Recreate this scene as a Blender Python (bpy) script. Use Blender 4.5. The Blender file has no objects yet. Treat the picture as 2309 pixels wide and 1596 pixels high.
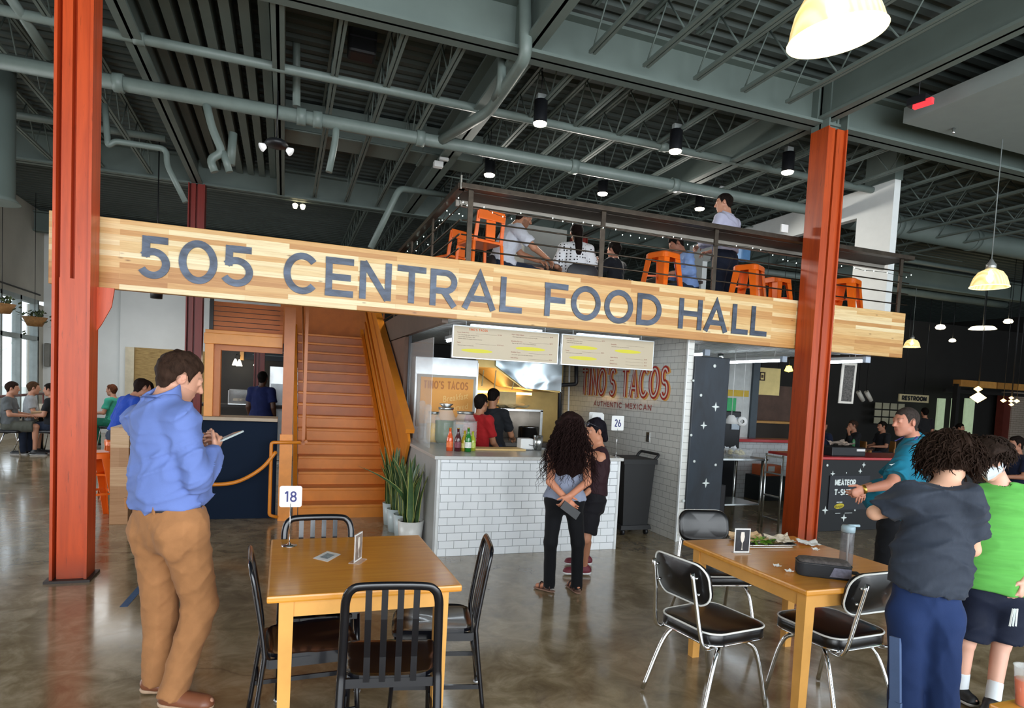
import bpy, bmesh, math, random
import numpy as np
from mathutils import Vector, Matrix

# ------------------------------------------------------------------ camera
SC = bpy.context.scene
COL = SC.collection
CAM_F, CAM_CX, CAM_CY = 1425.76, 1154.0, 956.1      # measured from the photograph (2309 x 1596)
CAM_YAW, CAM_PITCH, CAM_ROLL, CAM_Z = .3479, -.0549, .0499, 1.68
def cam_axes():
    s, c = math.sin(CAM_YAW), math.cos(CAM_YAW); sp, cp = math.sin(CAM_PITCH), math.cos(CAM_PITCH)
    F = Vector((s*cp, c*cp, sp)); R0 = Vector((c, -s, 0)); U0 = R0.cross(F)
    cr, sr = math.cos(CAM_ROLL), math.sin(CAM_ROLL)
    return R0*cr + U0*sr, U0*cr - R0*sr, F
RA, UA, FA = cam_axes()
OA = Vector((0, 0, CAM_Z))
cam = bpy.data.cameras.new('camera'); cam_ob = bpy.data.objects.new('camera', cam); COL.objects.link(cam_ob)
cam.sensor_fit = 'HORIZONTAL'; cam.sensor_width = 36.0
cam.lens = 36.0*CAM_F/2309.0
cam.shift_y = (CAM_CY-798.0)/2309.0
cam.clip_start = .05; cam.clip_end = 200
cam_ob.matrix_world = Matrix(((RA.x, UA.x, -FA.x, 0), (RA.y, UA.y, -FA.y, 0), (RA.z, UA.z, -FA.z, CAM_Z), (0, 0, 0, 1)))
SC.camera = cam_ob

# ------------------------------------------------------------------ world, daylight, exposure
SC.view_settings.view_transform = 'Standard'; SC.view_settings.look = 'None'
SC.view_settings.gamma = 1.0; SC.view_settings.exposure = 0.62
SC.view_settings.use_curve_mapping = False
SC.cycles.max_bounces = 6; SC.cycles.diffuse_bounces = 4; SC.cycles.glossy_bounces = 3
SC.cycles.transmission_bounces = 6; SC.cycles.transparent_max_bounces = 8
SC.cycles.caustics_reflective = False; SC.cycles.caustics_refractive = False
SC.cycles.sample_clamp_indirect = 6.0
W = bpy.data.worlds.new('daylight'); SC.world = W; W.use_nodes = True
bg = W.node_tree.nodes['Background']; bg.inputs[0].default_value = (.80, .91, 1.0, 1); bg.inputs[1].default_value = 1.5

def area(name, loc, target, sx, sy, power, color=(1, 1, 1), spread=180):
    l = bpy.data.lights.new(name, 'AREA'); l.shape = 'RECTANGLE'; l.size = sx; l.size_y = sy
    l.energy = power; l.color = color; l.spread = math.radians(spread)
    o = bpy.data.objects.new(name, l); COL.objects.link(o); o.location = loc
    d = Vector(target)-Vector(loc); o.rotation_euler = d.to_track_quat('-Z', 'Y').to_euler()
    return o
# daylight through the shop windows behind the camera and along the left wall
area('storefront_daylight', (2.0, -4.2, 2.3), (2.0, 6, 1.9), 14, 4.0, 640, (.93, .97, 1.0))
area('left_window_daylight', (-7.6, 9.0, 2.2), (0, 8.5, 1.6), 9, 3.4, 420, (.93, .97, 1.0))

area('dining_panel_lamp', (-2.9, 15.2, 3.35), (-2.9, 15.2, 0), 2.2, 4.0, 48, (1, .97, .92))  # added fill light, hidden behind the sign, brightens the far dining area
area('dining_wall_washer', (-3.2, 16.6, 3.4), (-2.5, 19.0, 2.2), 2.4, .5, 10, (.97, .98, 1))  # added fill with no fixture behind it, lifts the white back wall
for x_ in (2.9, 4.7, 6.5): area('loft_ceiling_light', (x_, 9.6, 4.6), (x_, 8.6, 2.6), .5, .5, 45, (1, .95, .86))

# ------------------------------------------------------------------ points from measured pixels
def ray(x, y): return FA*CAM_F + RA*(x-CAM_CX) - UA*(y-CAM_CY)
def atY(x, y, v): d = ray(x, y); return OA + d*(v/d.y)
def atX(x, y, v): d = ray(x, y); return OA + d*(v/d.x)
def atZ(x, y, v): d = ray(x, y); return OA + d*((v-CAM_Z)/d.z)

# ------------------------------------------------------------------ scene tree helpers
def tag(o, label=None, cat=None, group=None, kind=None):
    if label: o['label'] = label
    if cat: o['category'] = cat
    if group: o['group'] = group
    if kind: o['kind'] = kind
    return o
def thing(name, label, cat, loc=(0, 0, 0), group=None):
    o = bpy.data.objects.new(name, None); COL.objects.link(o); o.location = loc
    o.empty_display_size = .2
    return tag(o, label, cat, group)
def kids(o): return [c for c in bpy.data.objects if c.parent is o]
KIDS = {}
def copy_tree(o, parent=None):
    c = o.copy(); COL.objects.link(c); c.parent = parent
    for ch in KIDS.get(o.name, []):
        KIDS.setdefault(c.name, []).append(copy_tree(ch, c))
    return c
def dup(o, loc=None, rz=None, label=None, group=None):
    c = copy_tree(o)
    if loc is not None: c.location = loc
    if rz is not None: c.rotation_euler = (0, 0, rz)
    if label: c['label'] = label
    if group: c['group'] = group
    return c
def origin_of(o):
    p = Vector((0, 0, 0))
    while o is not None:
        p += Vector(o.location); o = o.parent
    return p

def link_mesh(name, verts, faces, m, parent=None, smooth=None, auto=None, shades=None):
    """one mesh object from world-space vertices"""
    v = np.array(verts, dtype=np.float64).reshape(-1, 3)
    if parent is None:
        lo, hi = v.min(0), v.max(0); org = Vector(((lo[0]+hi[0])/2, (lo[1]+hi[1])/2, lo[2]))
    else: org = origin_of(parent)
    v = v - np.array(org)
    me = bpy.data.meshes.new(name); me.from_pydata(v.tolist(), [], faces)
    if smooth is True: me.polygons.foreach_set('use_smooth', [True]*len(me.polygons))
    elif smooth is not None: me.polygons.foreach_set('use_smooth', smooth)
    if m is not None:
        for q in (m if isinstance(m, (list, tuple)) else [m]): me.materials.append(q)
    me.update()
    ob = bpy.data.objects.new(name, me); COL.objects.link(ob)
    if parent is None: ob.location = org
    else:
        ob.parent = parent; KIDS.setdefault(parent.name, []).append(ob)
    return ob

class MB:
    def __init__(s): s.v = []; s.f = []; s.s = []
    def _add(s, vs, fs, sm=False):
        n = len(s.v); s.v += [tuple(p) for p in vs]; s.f += [tuple(i+n for i in f) for f in fs]; s.s += [sm]*len(fs); return s
    def box(s, x0, x1, y0, y1, z0, z1, b=0):
        if b > 0:
            b = min(b, abs(x1-x0)*.45, abs(y1-y0)*.45, abs(z1-z0)*.45)
            bm = bmesh.new(); bmesh.ops.create_cube(bm, size=1)
            for v in bm.verts:
                v.co = Vector((x0+(x1-x0)*(v.co.x+.5), y0+(y1-y0)*(v.co.y+.5), z0+(z1-z0)*(v.co.z+.5)))
            bmesh.ops.bevel(bm, geom=bm.edges[:], offset=b, segments=2, affect='EDGES', profile=.6)
            bm.verts.index_update()
            s._add([v.co[:] for v in bm.verts], [[v.index for v in f.verts] for f in bm.faces]); bm.free(); return s
        vs = [(x0, y0, z0), (x1, y0, z0), (x1, y1, z0), (x0, y1, z0), (x0, y0, z1), (x1, y0, z1), (x1, y1, z1), (x0, y1, z1)]
        return s._add(vs, [(0, 3, 2, 1), (4, 5, 6, 7), (0, 1, 5, 4), (1, 2, 6, 5), (2, 3, 7, 6), (3, 0, 4, 7)])
    def bar(s, p, q, w, h=None, up=(0, 0, 1)):
        """rectangular bar from p to q, w across, h along up"""
        h = h or w; p = Vector(p); q = Vector(q); d = (q-p).normalized(); u = Vector(up)
        if abs(d.dot(u)) > .98: u = Vector((0, 1, 0))
        r = d.cross(u).normalized(); u = r.cross(d).normalized()
        vs = []
        for e in (p, q):
            for a, b in ((-1, -1), (1, -1), (1, 1), (-1, 1)): vs.append(e + r*(a*w/2) + u*(b*h/2))
        return s._add(vs, [(0, 3, 2, 1), (4, 5, 6, 7), (0, 1, 5, 4), (1, 2, 6, 5), (2, 3, 7, 6), (3, 0, 4, 7)])
    def tube(s, pts, r, n=8, closed=False, flat=1.0, up=(0, 0, 1), cap=True):
        """round tube through pts; r one radius or one per point; flat squashes along up"""
        pts = [Vector(p) for p in pts]; m = len(pts)
        rs = r if isinstance(r, (list, tuple)) else [r]*m
        rings = []; prev = None
        for i, p in enumerate(pts):
            a = pts[(i-1) % m] if (i or closed) else p; b = pts[(i+1) % m] if (i < m-1 or closed) else p
            d = (b-a).normalized()
            if prev is None:
                u = Vector(up)
                if abs(d.dot(u)) > .95: u = Vector((1, 0, 0)) if abs(d.x) < .9 else Vector((0, 1, 0))
            else: u = prev
            u = (u - d*u.dot(d)).normalized(); prev = u; w = d.cross(u)
            rings.append([p + (w*math.cos(2*math.pi*k/n) + u*(math.sin(2*math.pi*k/n)*flat))*rs[i] for k in range(n)])
        vs = [q for rg in rings for q in rg]; fs = []
        for i in range(m if closed else m-1):
            j = (i+1) % m
            for k in range(n): fs.append((i*n+k, i*n+(k+1) % n, j*n+(k+1) % n, j*n+k))
        nf = len(fs)
        if not closed and cap: fs += [tuple(range(n-1, -1, -1)), tuple((m-1)*n+k for k in range(n))]
        base = len(s.v); s._add(vs, fs, True)
        if not closed and cap: s.s[-1] = s.s[-2] = False
        return s
    def lathe(s, prof, c=(0, 0, 0), n=24, axis=None, sm=True):
        """profile [(r,z)...] turned about z (or about axis) at c"""
        c = Vector(c); ax = Vector(axis).normalized() if axis else Vector((0, 0, 1))
        u = ax.orthogonal().normalized() if axis else Vector((1, 0, 0)); w = ax.cross(u)
        vs = []; fs = []
        for r, z in prof:
            for k in range(n):
                a = 2*math.pi*k/n; vs.append(c + ax*z + (u*math.cos(a) + w*math.sin(a))*max(r, 1e-5))
        for i in range(len(prof)-1):
            for k in range(n): fs.append((i*n+k, i*n+(k+1) % n, (i+1)*n+(k+1) % n, (i+1)*n+k))
        return s._add(vs, fs, sm)
    def prism(s, poly, d, place):
        """poly [(u,v)...] (counter-clockwise) given depth d; place(u,v,w) -> point"""
        n = len(poly); vs = [place(u, v, 0) for u, v in poly] + [place(u, v, d) for u, v in poly]
        fs = [tuple(range(n)), tuple(range(2*n-1, n-1, -1))] + [(i, i+n, (i+1) % n+n, (i+1) % n) for i in range(n)]
        return s._add(vs, fs)
    def quad(s, a, b, c, d): return s._add([a, b, c, d], [(0, 1, 2, 3)])
    def xf(s, M, start=0):
        s.v[start:] = [tuple(M @ Vector(p)) for p in s.v[start:]]; return s
    def build(s, name, m, parent=None, smooth=None):
        return link_mesh(name, s.v, s.f, m, parent, smooth if smooth is not None else s.s)

def arc(cx, cy, rx, ry, a0, a1, n=14):
    return [(cx+rx*math.cos(math.radians(a0+(a1-a0)*i/n)), cy+ry*math.sin(math.radians(a0+(a1-a0)*i/n))) for i in range(n+1)]
def curve3(p, n=12):
    """smooth polyline through points (Catmull-Rom)"""
    p = [Vector(q) for q in p]; P = [p[0]*2-p[1]] + p + [p[-1]*2-p[-2]]; out = []
    for i in range(1, len(P)-2):
        for k in range(n):
            t = k/n; a, b, c, d = P[i-1], P[i], P[i+1], P[i+2]
            out.append(.5*((2*b)+(c-a)*t+(2*a-5*b+4*c-d)*t*t+(3*b-a-3*c+d)*t**3))
    out.append(p[-1]); return out
def rounded(p, r, n=5):
    """polyline with its corners rounded"""
    p = [Vector(q) for q in p]; out = [p[0]]
    for i in range(1, len(p)-1):
        a, b, c = p[i-1], p[i], p[i+1]; u = (a-b); w = (c-b); k = min(r, u.length*.48, w.length*.48)
        A = b+u.normalized()*k; C = b+w.normalized()*k
        for j in range(n+1):
            t = j/n; out.append(A*(1-t)**2 + b*2*t*(1-t) + C*t*t)
    out.append(p[-1]); return out

# ------------------------------------------------------------------ materials
def srgb(h):
    h = h.lstrip('#'); c = [int(h[i:i+2], 16)/255 for i in (0, 2, 4)]
    return tuple(((x/12.92) if x <= .04045 else ((x+.055)/1.055)**2.4) for x in c)
class Mat:
    def __init__(s, name):
        s.m = bpy.data.materials.new(name); s.m.use_nodes = True; s.t = s.m.node_tree; s.b = s.t.nodes['Principled BSDF']
    def n(s, typ, **kw):
        o = s.t.nodes.new('ShaderNode'+typ)
        for k, v in kw.items():
            if k.startswith('i_'): o.inputs[k[2:].replace('_', ' ')].default_value = v
            else: setattr(o, k, v)
        return o
    def l(s, a, b): s.t.links.new(a, b)
    def mix(s, fac, a, b, typ='MIX'):
        x = s.n('MixRGB', blend_type=typ)
        for i, q in ((0, fac), (1, a), (2, b)):
            if hasattr(q, 'links'): s.l(q, x.inputs[i])
            elif i == 0: x.inputs[0].default_value = q
            else: x.inputs[i].default_value = (*q, 1) if len(q) == 3 else q
        return x.outputs[0]
    def ramp(s, fac, stops):
        r = s.n('ValToRGB'); e = r.color_ramp.elements
        while len(e) < len(stops): e.new(.5)
        for i, (p, c) in enumerate(stops):
            e[i].position = p; e[i].color = (*c, 1) if len(c) == 3 else c
        s.l(fac, r.inputs[0]); return r.outputs[0]
    def coords(s, kind='Object', scale=(1, 1, 1), rot=(0, 0, 0)):
        tc = s.n('TexCoord'); mp = s.n('Mapping'); mp.inputs['Scale'].default_value = scale; mp.inputs['Rotation'].default_value = rot
        s.l(tc.outputs[kind], mp.inputs[0]); return mp.outputs[0]
    def noise(s, vec, scale, detail=3, rough=.5, dist=0):
        q = s.n('TexNoise'); q.inputs['Scale'].default_value = scale; q.inputs['Detail'].default_value = detail
        q.inputs['Roughness'].default_value = rough; q.inputs['Distortion'].default_value = dist
        s.l(vec, q.inputs['Vector']); return q.outputs['Fac']
    def bump(s, h, strength=.2, dist=.01):
        b = s.n('Bump'); b.inputs['Strength'].default_value = strength; b.inputs['Distance'].default_value = dist
        s.l(h, b.inputs['Height']); s.l(b.outputs[0], s.b.inputs['Normal']); return b
    def col(s, c):
        if hasattr(c, 'links'): s.l(c, s.b.inputs['Base Color'])
        else: s.b.inputs['Base Color'].default_value = (*c, 1)
        return s
    def set(s, **kw):
        for k, v in kw.items(): s.b.inputs[k.replace('_', ' ')].default_value = v
        return s
MATS = {}
def mat(name, c, rough=.5, metal=0., bump=0., bscale=60, var=.12, vscale=6, spec=.5, coat=0, emit=None, es=0, alpha=1, trans=0):
    """plain procedural material: colour c varied by noise, optional fine bump"""
    if name in MATS: return MATS[name]
    if isinstance(c, str): c = srgb(c)
    M = Mat(name); v = M.coords()
    if var:
        f = M.noise(v, vscale, 4, .6)
        lo = tuple(x*(1-var) for x in c); hi = tuple(min(1, x*(1+var)) for x in c)
        M.col(M.ramp(f, [(.3, lo), (.7, hi)]))
    else: M.col(c)
    M.set(Roughness=rough, Metallic=metal); M.b.inputs['Specular IOR Level'].default_value = spec
    if coat: M.set(Coat_Weight=coat, Coat_Roughness=.08)
    if bump: M.bump(M.noise(v, bscale, 3, .6), bump, .004)
    if emit: M.b.inputs['Emission Color'].default_value = (*(srgb(emit) if isinstance(emit, str) else emit), 1); M.set(Emission_Strength=es)
    if trans: M.set(Transmission_Weight=trans)
    if alpha < 1: M.set(Alpha=alpha)
    MATS[name] = M.m; return M.m
# ------------------------------------------------------------------ special materials
def floor_material():
    M = Mat('polished_concrete'); v = M.coords('Object')
    a = M.noise(v, .55, 6, .62, 1.2); b = M.noise(v, 4.5, 5, .65, .6); c = M.noise(v, 40, 3, .6)
    base = M.ramp(a, [(.3, srgb('#6f5f45')), (.5, srgb('#8c7b5f')), (.7, srgb('#b0a083'))])
    mot = M.ramp(b, [(.32, srgb('#64553e')), (.5, srgb('#8f7f63')), (.72, srgb('#bfb196'))])
    m1 = M.mix(.62, base, mot)
    vo = M.n('TexVoronoi', feature='DISTANCE_TO_EDGE'); vo.inputs['Scale'].default_value = .62
    w = M.n('VectorMath', operation='ADD'); nz = M.n('TexNoise'); nz.inputs['Scale'].default_value = 3.0; nz.inputs['Detail'].default_value = 5
    M.l(v, nz.inputs['Vector']); sc = M.n('VectorMath', operation='SCALE'); sc.inputs['Scale'].default_value = .35
    M.l(nz.outputs['Color'], sc.inputs[0]); M.l(v, w.inputs[0]); M.l(sc.outputs[0], w.inputs[1]); M.l(w.outputs[0], vo.inputs['Vector'])
    crack = M.ramp(vo.outputs['Distance'], [(0, (1, 1, 1)), (.006, (.25, .25, .25)), (.012, (0, 0, 0))])
    gate = M.ramp(M.noise(v, .8, 2), [(.5, (0, 0, 0)), (.6, (1, 1, 1))])
    cg = M.mix(1.0, crack, gate, 'MULTIPLY')
    M.col(M.mix(cg, m1, srgb('#544839')))
    r = M.ramp(b, [(.3, (.13,)*3), (.7, (.26,)*3)]); M.l(r, M.b.inputs['Roughness'])
    M.bump(M.noise(v, 7, 4, .6), .05, .01); M.set(Coat_Weight=.35, Coat_Roughness=.1)
    return M.m
def plank_wood(name, cols, rows=14, length=1.1, height=.57, axis='Z', rough=.42, knots=True):
    """butcher-block boards: rows of staggered staves with their own tone, grain and knots"""
    M = Mat(name); v = M.coords('Object', rot=(math.pi/2, 0, 0) if axis == 'Z' else (0, 0, 0))
    tc = M.n('TexCoord'); sx = M.n('SeparateXYZ'); M.l(tc.outputs['Object'], sx.inputs[0])
    cb = M.n('CombineXYZ'); M.l(sx.outputs['X'], cb.inputs[0]); M.l(sx.outputs[axis], cb.inputs[1])
    br = M.n('TexBrick'); br.offset = .37; br.offset_frequency = 2; br.squash = 1
    br.inputs['Scale'].default_value = 1.0; br.inputs['Brick Width'].default_value = length; br.inputs['Row Height'].default_value = height/rows
    br.inputs['Mortar Size'].default_value = .0006; br.inputs['Bias'].default_value = 0; br.inputs['Mortar Smooth'].default_value = .1
    br.inputs['Color1'].default_value = (0, 0, 0, 1); br.inputs['Color2'].default_value = (1, 1, 1, 1); br.inputs['Mortar'].default_value = (.4, .4, .4, 1)
    M.l(cb.outputs[0], br.inputs['Vector'])
    tone = M.ramp(br.outputs['Color'], [(0, srgb(cols[0])), (.35, srgb(cols[1])), (.7, srgb(cols[2])), (1, srgb(cols[3]))])
    mp = M.n('Mapping'); mp.inputs['Scale'].default_value = (1.2, 26, 26); M.l(cb.outputs[0], mp.inputs[0])
    g = M.noise(mp.outputs[0], 2.2, 5, .65, .8)
    grain = M.ramp(g, [(.35, (.74, .62, .48)), (.6, (1, 1, 1))])
    c = M.mix(.6, tone, grain, 'MULTIPLY')
    if knots:
        mk = M.n('Mapping'); mk.inputs['Scale'].default_value = (2.2, 6.5, 1); M.l(cb.outputs[0], mk.inputs[0])
        vo = M.n('TexVoronoi', feature='F1'); vo.inputs['Scale'].default_value = 1.6; M.l(mk.outputs[0], vo.inputs['Vector'])
        k = M.ramp(vo.outputs['Distance'], [(0, (1, 1, 1)), (.05, (.5, .5, .5)), (.1, (0, 0, 0))])
        c = M.mix(k, c, srgb('#7a4a22'))
    M.col(c); M.set(Roughness=rough); M.bump(g, .05, .002)
    return M.m
def tile_mat(name, tile, grout, w, h, plane='XZ', mortar=.0035, rough=.16, var=.05):
    M = Mat(name); tc = M.n('TexCoord'); sx = M.n('SeparateXYZ'); M.l(tc.outputs['Object'], sx.inputs[0]); cb = M.n('CombineXYZ')
    M.l(sx.outputs[plane[0]], cb.inputs[0]); M.l(sx.outputs[plane[1]], cb.inputs[1])
    br = M.n('TexBrick'); br.inputs['Scale'].default_value = 1; br.inputs['Brick Width'].default_value = w; br.inputs['Row Height'].default_value = h
    br.inputs['Mortar Size'].default_value = mortar; br.inputs['Mortar Smooth'].default_value = .2; br.inputs['Bias'].default_value = 0
    t = srgb(tile); br.inputs['Color1'].default_value = (*t, 1); br.inputs['Color2'].default_value = (*[x*(1-var) for x in t], 1)
    br.inputs['Mortar'].default_value = (*srgb(grout), 1); M.l(cb.outputs[0], br.inputs['Vector']); M.col(br.outputs['Color'])
    inv = M.n('Invert'); M.l(br.outputs['Fac'], inv.inputs['Color']); M.bump(inv.outputs[0], .5, .003)
    M.set(Roughness=rough); return M.m
def rusty_paint(name, c1, c2, c3):
    """painted steel, streaked and scuffed along its height"""
    M = Mat(name); v = M.coords('Object', (14, 14, 1.1)); f = M.noise(v, 1.2, 5, .6, .4)
    base = M.ramp(f, [(.3, srgb(c2)), (.6, srgb(c1))])
    sp = M.noise(M.coords('Object', (30, 30, 3)), 1.5, 6, .7)
    s = M.ramp(sp, [(.6, (0, 0, 0)), (.72, (.8, .8, .8))])
    tc = M.n('TexCoord'); sx = M.n('SeparateXYZ'); M.l(tc.outputs['Object'], sx.inputs[0])
    low = M.ramp(sx.outputs['Z'], [(0, (1, 1, 1)), (.22, (0, 0, 0))])
    a = M.mix(s, base, srgb(c3)); M.col(M.mix(M.mix(1, low, M.ramp(f, [(.3, (.3,)*3), (.7, (.9,)*3)]), 'MULTIPLY'), a, srgb('#2c1a14')))
    M.set(Roughness=.38); M.bump(sp, .12, .002); return M.m

FLOOR = floor_material()
SIGNWOOD = plank_wood('sign_butcher_block', ['#bf8446', '#dcab6a', '#e8c68b', '#fbedc4'], 13, .95, .575)
BOXWOOD = plank_wood('wood_box_staves', ['#a97b52', '#bd9068', '#c9a079', '#d6b48e'], 5, .5, 1.05, 'Z')
ORANGE = rusty_paint('orange_column_paint', '#d5521f', '#b84216', '#80300f')
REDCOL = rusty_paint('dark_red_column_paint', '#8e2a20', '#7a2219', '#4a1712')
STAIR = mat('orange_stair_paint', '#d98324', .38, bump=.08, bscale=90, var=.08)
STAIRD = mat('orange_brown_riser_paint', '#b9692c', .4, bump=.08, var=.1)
CEILP = mat('grey_green_ceiling_paint', '#67746f', .62, var=.08, vscale=2)
CEILD = mat('dark_deck_paint', '#4c5653', .7, var=.12, vscale=2)
PIPEM = mat('pipe_paint', '#727f7a', .45, var=.08)
STEELD = mat('dark_railing_steel', '#4a4138', .42, metal=.75, bump=.1, var=.25, vscale=12)
STAINL = mat('stainless_steel', '#c3c6c6', .26, metal=1, var=.06)
BLACKM = mat('black_plastic', '#15161a', .45, var=.05)
WHITEW = mat('white_wall_paint', '#dde0df', .7, var=.03, vscale=2)
GREYW = mat('grey_wall_paint', '#c2beb2', .75, var=.06, vscale=2)
DARKW = mat('dark_wall_paint', '#23211f', .7, var=.15, vscale=2)
CORR = mat('galvanised_deck', '#a9acab', .45, metal=.4, var=.08)

def structure(name, m, mb, parent=None):
    o = mb.build(name, m, parent); o['kind'] = 'structure'; return o

# ------------------------------------------------------------------ floor, walls, deck
structure('floor', FLOOR, MB().box(-9, 30, -6, 26, -.12, 0))
m = MB().box(-9, -5.8, 8, 9.6, 0, 5.5); 
m = MB(); m.box(-6.05, -5.8, -6, 3, 0, 5.5); m.box(-6.05, -5.8, 3, 19.3, 3.3, 5.5); m.box(-6.05, -5.8, 3, 19.3, 0, .42); m.box(-6.05, -5.8, 18.95, 19.3, .4, 3.2)
m.box(-6.05, -5.8, 3, 5, .4, 3.2); m.box(-6.05, -5.8, 11.6, 12.4, .4, 3.2)
structure('wall_left', GREYW, m)
m = MB(); m.box(-5.8, -4.05, 19.3, 19.5, 0, 5.5); m.box(-4.05, 1.5, 19.05, 19.5, 0, 5.5)
structure('wall_back', WHITEW, m)
structure('wall_far', DARKW, MB().box(1.5, 30, 21, 21.2, 0, 5.5))
structure('wall_right', DARKW, MB().box(27, 27.2, -6, 21, 0, 5.5))
structure('trim_left', mat('dark_line_trim', '#2a2723', .6), MB().box(-5.8, -5.77, 3, 19.0, 3.42, 3.45))
# deck: ribs run along the girders (X), fluted every 0.15 m
def fluted(x0, x1, y0, y1, z, pitch, depth, alongx=True, t=.01):
    vs = []; fs = []; a, b = (y0, y1) if alongx else (x0, x1); n = int((b-a)/pitch)
    prof = []
    for i in range(n):
        s = a+i*pitch
        prof += [(s, z), (s+pitch*.42, z), (s+pitch*.5, z+depth), (s+pitch*.92, z+depth)]
    prof.append((a+n*pitch, z))
    for s, zz in prof:
        if alongx: vs += [(x0, s, zz), (x1, s, zz)]
        else: vs += [(s, y0, zz), (s, y1, zz)]
    for i in range(len(prof)-1): fs.append((2*i, 2*i+1, 2*i+3, 2*i+2))
    k = len(vs); vs += [(x0, y0, z+depth+t), (x1, y0, z+depth+t), (x1, y1, z+depth+t), (x0, y1, z+depth+t)]; fs.append((k, k+1, k+2, k+3))
    mb = MB(); mb._add(vs, fs); return mb
structure('ceiling', CEILD, fluted(-9, 30, -6, 21, 5.5, .2, .045))
# wide ribs of the left bay
m = MB()
for i in range(7): m.box(-1.42+i*.18, -1.42+i*.18+.1, 6.1, 12.3, 5.22, 5.46)
tag(m.build('ribbed_ceiling_panel', CEILP), 'ceiling panel of deep parallel ribs above the wooden sign, left of the first thin beam', 'ceiling panel')
# light grey lowered ceiling field at right
structure('ceiling_soffit', mat('soffit_paint', '#8f9a98', .75, var=.03), MB().box(6.55, 14, -1.0, 5.5, 4.93, 5.1))

# ------------------------------------------------------------------ windows of the left wall
GLASS = Mat('window_glass'); GLASS.col((1, 1, 1)).set(Roughness=.02, Transmission_Weight=1, IOR=1.02, Alpha=.25); GLASS = GLASS.m
FRW = mat('window_frame_grey', '#9aa5a5', .5)
def left_window(y0, y1, name):
    w = thing(name, 'grey-framed storefront window in the left wall, %s' % ('nearer one, outside the picture' if name[-1] == '1' else 'seen at the left edge'), 'window', (-5.9, (y0+y1)/2, .42)); w['kind'] = 'structure'
    m = MB(); n = max(1, round((y1-y0)/1.15)); st = (y1-y0)/n
    for i in range(n+1): m.box(-5.97, -5.8, y0+i*st-.05, y0+i*st+.05, .42, 3.3)
    for z in (.42, 2.3, 3.2): m.box(-5.97, -5.8, y0, y1, z, z+.1)
    m.build('window_frame', FRW, w)
    g = MB(); g.box(-5.9, -5.89, y0, y1, .5, 3.25); g.build('window_glass', GLASS, w)
left_window(5.0, 11.6, 'window_1'); left_window(12.4, 18.95, 'window_2')

# ------------------------------------------------------------------ girders and beams
def ibeam(mb, p, q, w, z0, z1, tf=.03, tw=.03):
    """wide-flange beam along x or y"""
    p, q = Vector((p[0], p[1], 0)), Vector((q[0], q[1], 0)); s = (q-p).normalized(); n = Vector((-s.y, s.x, 0))
    for za, zb, ww in ((z0, z0+tf, w), (z1-tf, z1, w), (z0, z1, tw)):
        c = [p-n*ww/2, q-n*ww/2, q+n*ww/2, p+n*ww/2]
        vs = [(v.x, v.y, za) for v in c]+[(v.x, v.y, zb) for v in c]
        mb._add(vs, [(0, 3, 2, 1), (4, 5, 6, 7), (0, 1, 5, 4), (1, 2, 6, 5), (2, 3, 7, 6), (3, 0, 4, 7)])
def beam(name, p, q, w, z0, z1, label, stiff=(), m=None):
    mb = MB(); ibeam(mb, p, q, w, z0, z1)
    for s in stiff: mb.box(s-.012, s+.012, p[1]-w*.46, p[1]+w*.46, z0+.03, z1-.03)
    o = mb.build(name, m or CEILP); tag(o, label, 'steel beam'); return o
beam('steel_girder', (-5.79, 5.95), (16, 5.95), .24, 4.9, 5.36, 'big grey-green steel girder crossing the whole ceiling above the wooden sign', (2.0, 2.2, 5.65, 5.95, -1.6))
beam('steel_girder', (-5.79, 12.4), (20, 12.4), .24, 4.92, 5.40, 'grey-green steel girder behind the loft, resting on the rear orange column')
beam('steel_girder', (-5.79, 18.6), (20, 18.6), .24, 4.92, 5.40, 'dim grey steel girder farthest back under the roof')
for x, w, lab in ((-1.5, .17, 'sloping-looking grey beam running from the front left orange column back to the rear one'),
                  (-.15, .12, 'narrow grey beam beside the deep ceiling ribs, a twin-head light under it'),
                  (2.12, .24, 'wide grey beam running back from the girder beside the bent pipe'),
                  (5.75, .22, 'grey beam running back from the top of the right orange column'),
                  (-5.4, .2, 'grey beam running back close to the left wall')):
    beam('ceiling_beam', (x, 6.07), (x, 12.28), w, 4.93, 5.36, lab)
for x, lab in ((-1.5, 'grey beam above the front left orange column, coming toward the viewer'), (2.12, 'short-looking grey beam meeting the girder from the near side at its middle'),
               (5.75, 'grey beam coming forward from the right orange column toward the big pendant lamp'), (9.4, 'grey beam at the far right edge below the pale soffit')):
    beam('ceiling_beam', (x, -5), (x, 5.83), .2, 4.93, 5.36, lab)

# open-web joists
def joist_mb(L):
    mb = MB(); zt, zb = 5.44, 4.98
    for z in (zt, zb):
        for s in (-.022, .022): mb.bar((s, 0, z), (s, L, z), .03, .03)
    n = int(L/.34); st = L/n
    for i in range(n):
        a, b = (zt, zb) if i % 2 else (zb, zt); mb.tube([(0, i*st, a), (0, (i+1)*st, b)], .009, 5)
    return mb
JM = {}
def joist(x, y0, L, label, group):
    if L not in JM: JM[L] = joist_mb(L).build('roof_joist', CEILP); o = JM[L]; o.location = Vector(o.location)+Vector((x, y0, 0)); JM[L, 'o'] = Vector(o.location)-Vector((x, y0, 0))
    else: o = JM[L].copy(); COL.objects.link(o); o.location = JM[L, 'o']+Vector((x, y0, 0))
    tag(o, label, 'roof joist', group)
ORD = ['first', 'second', 'third', 'fourth', 'fifth', 'sixth', 'seventh', 'eighth', 'ninth']
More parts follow.
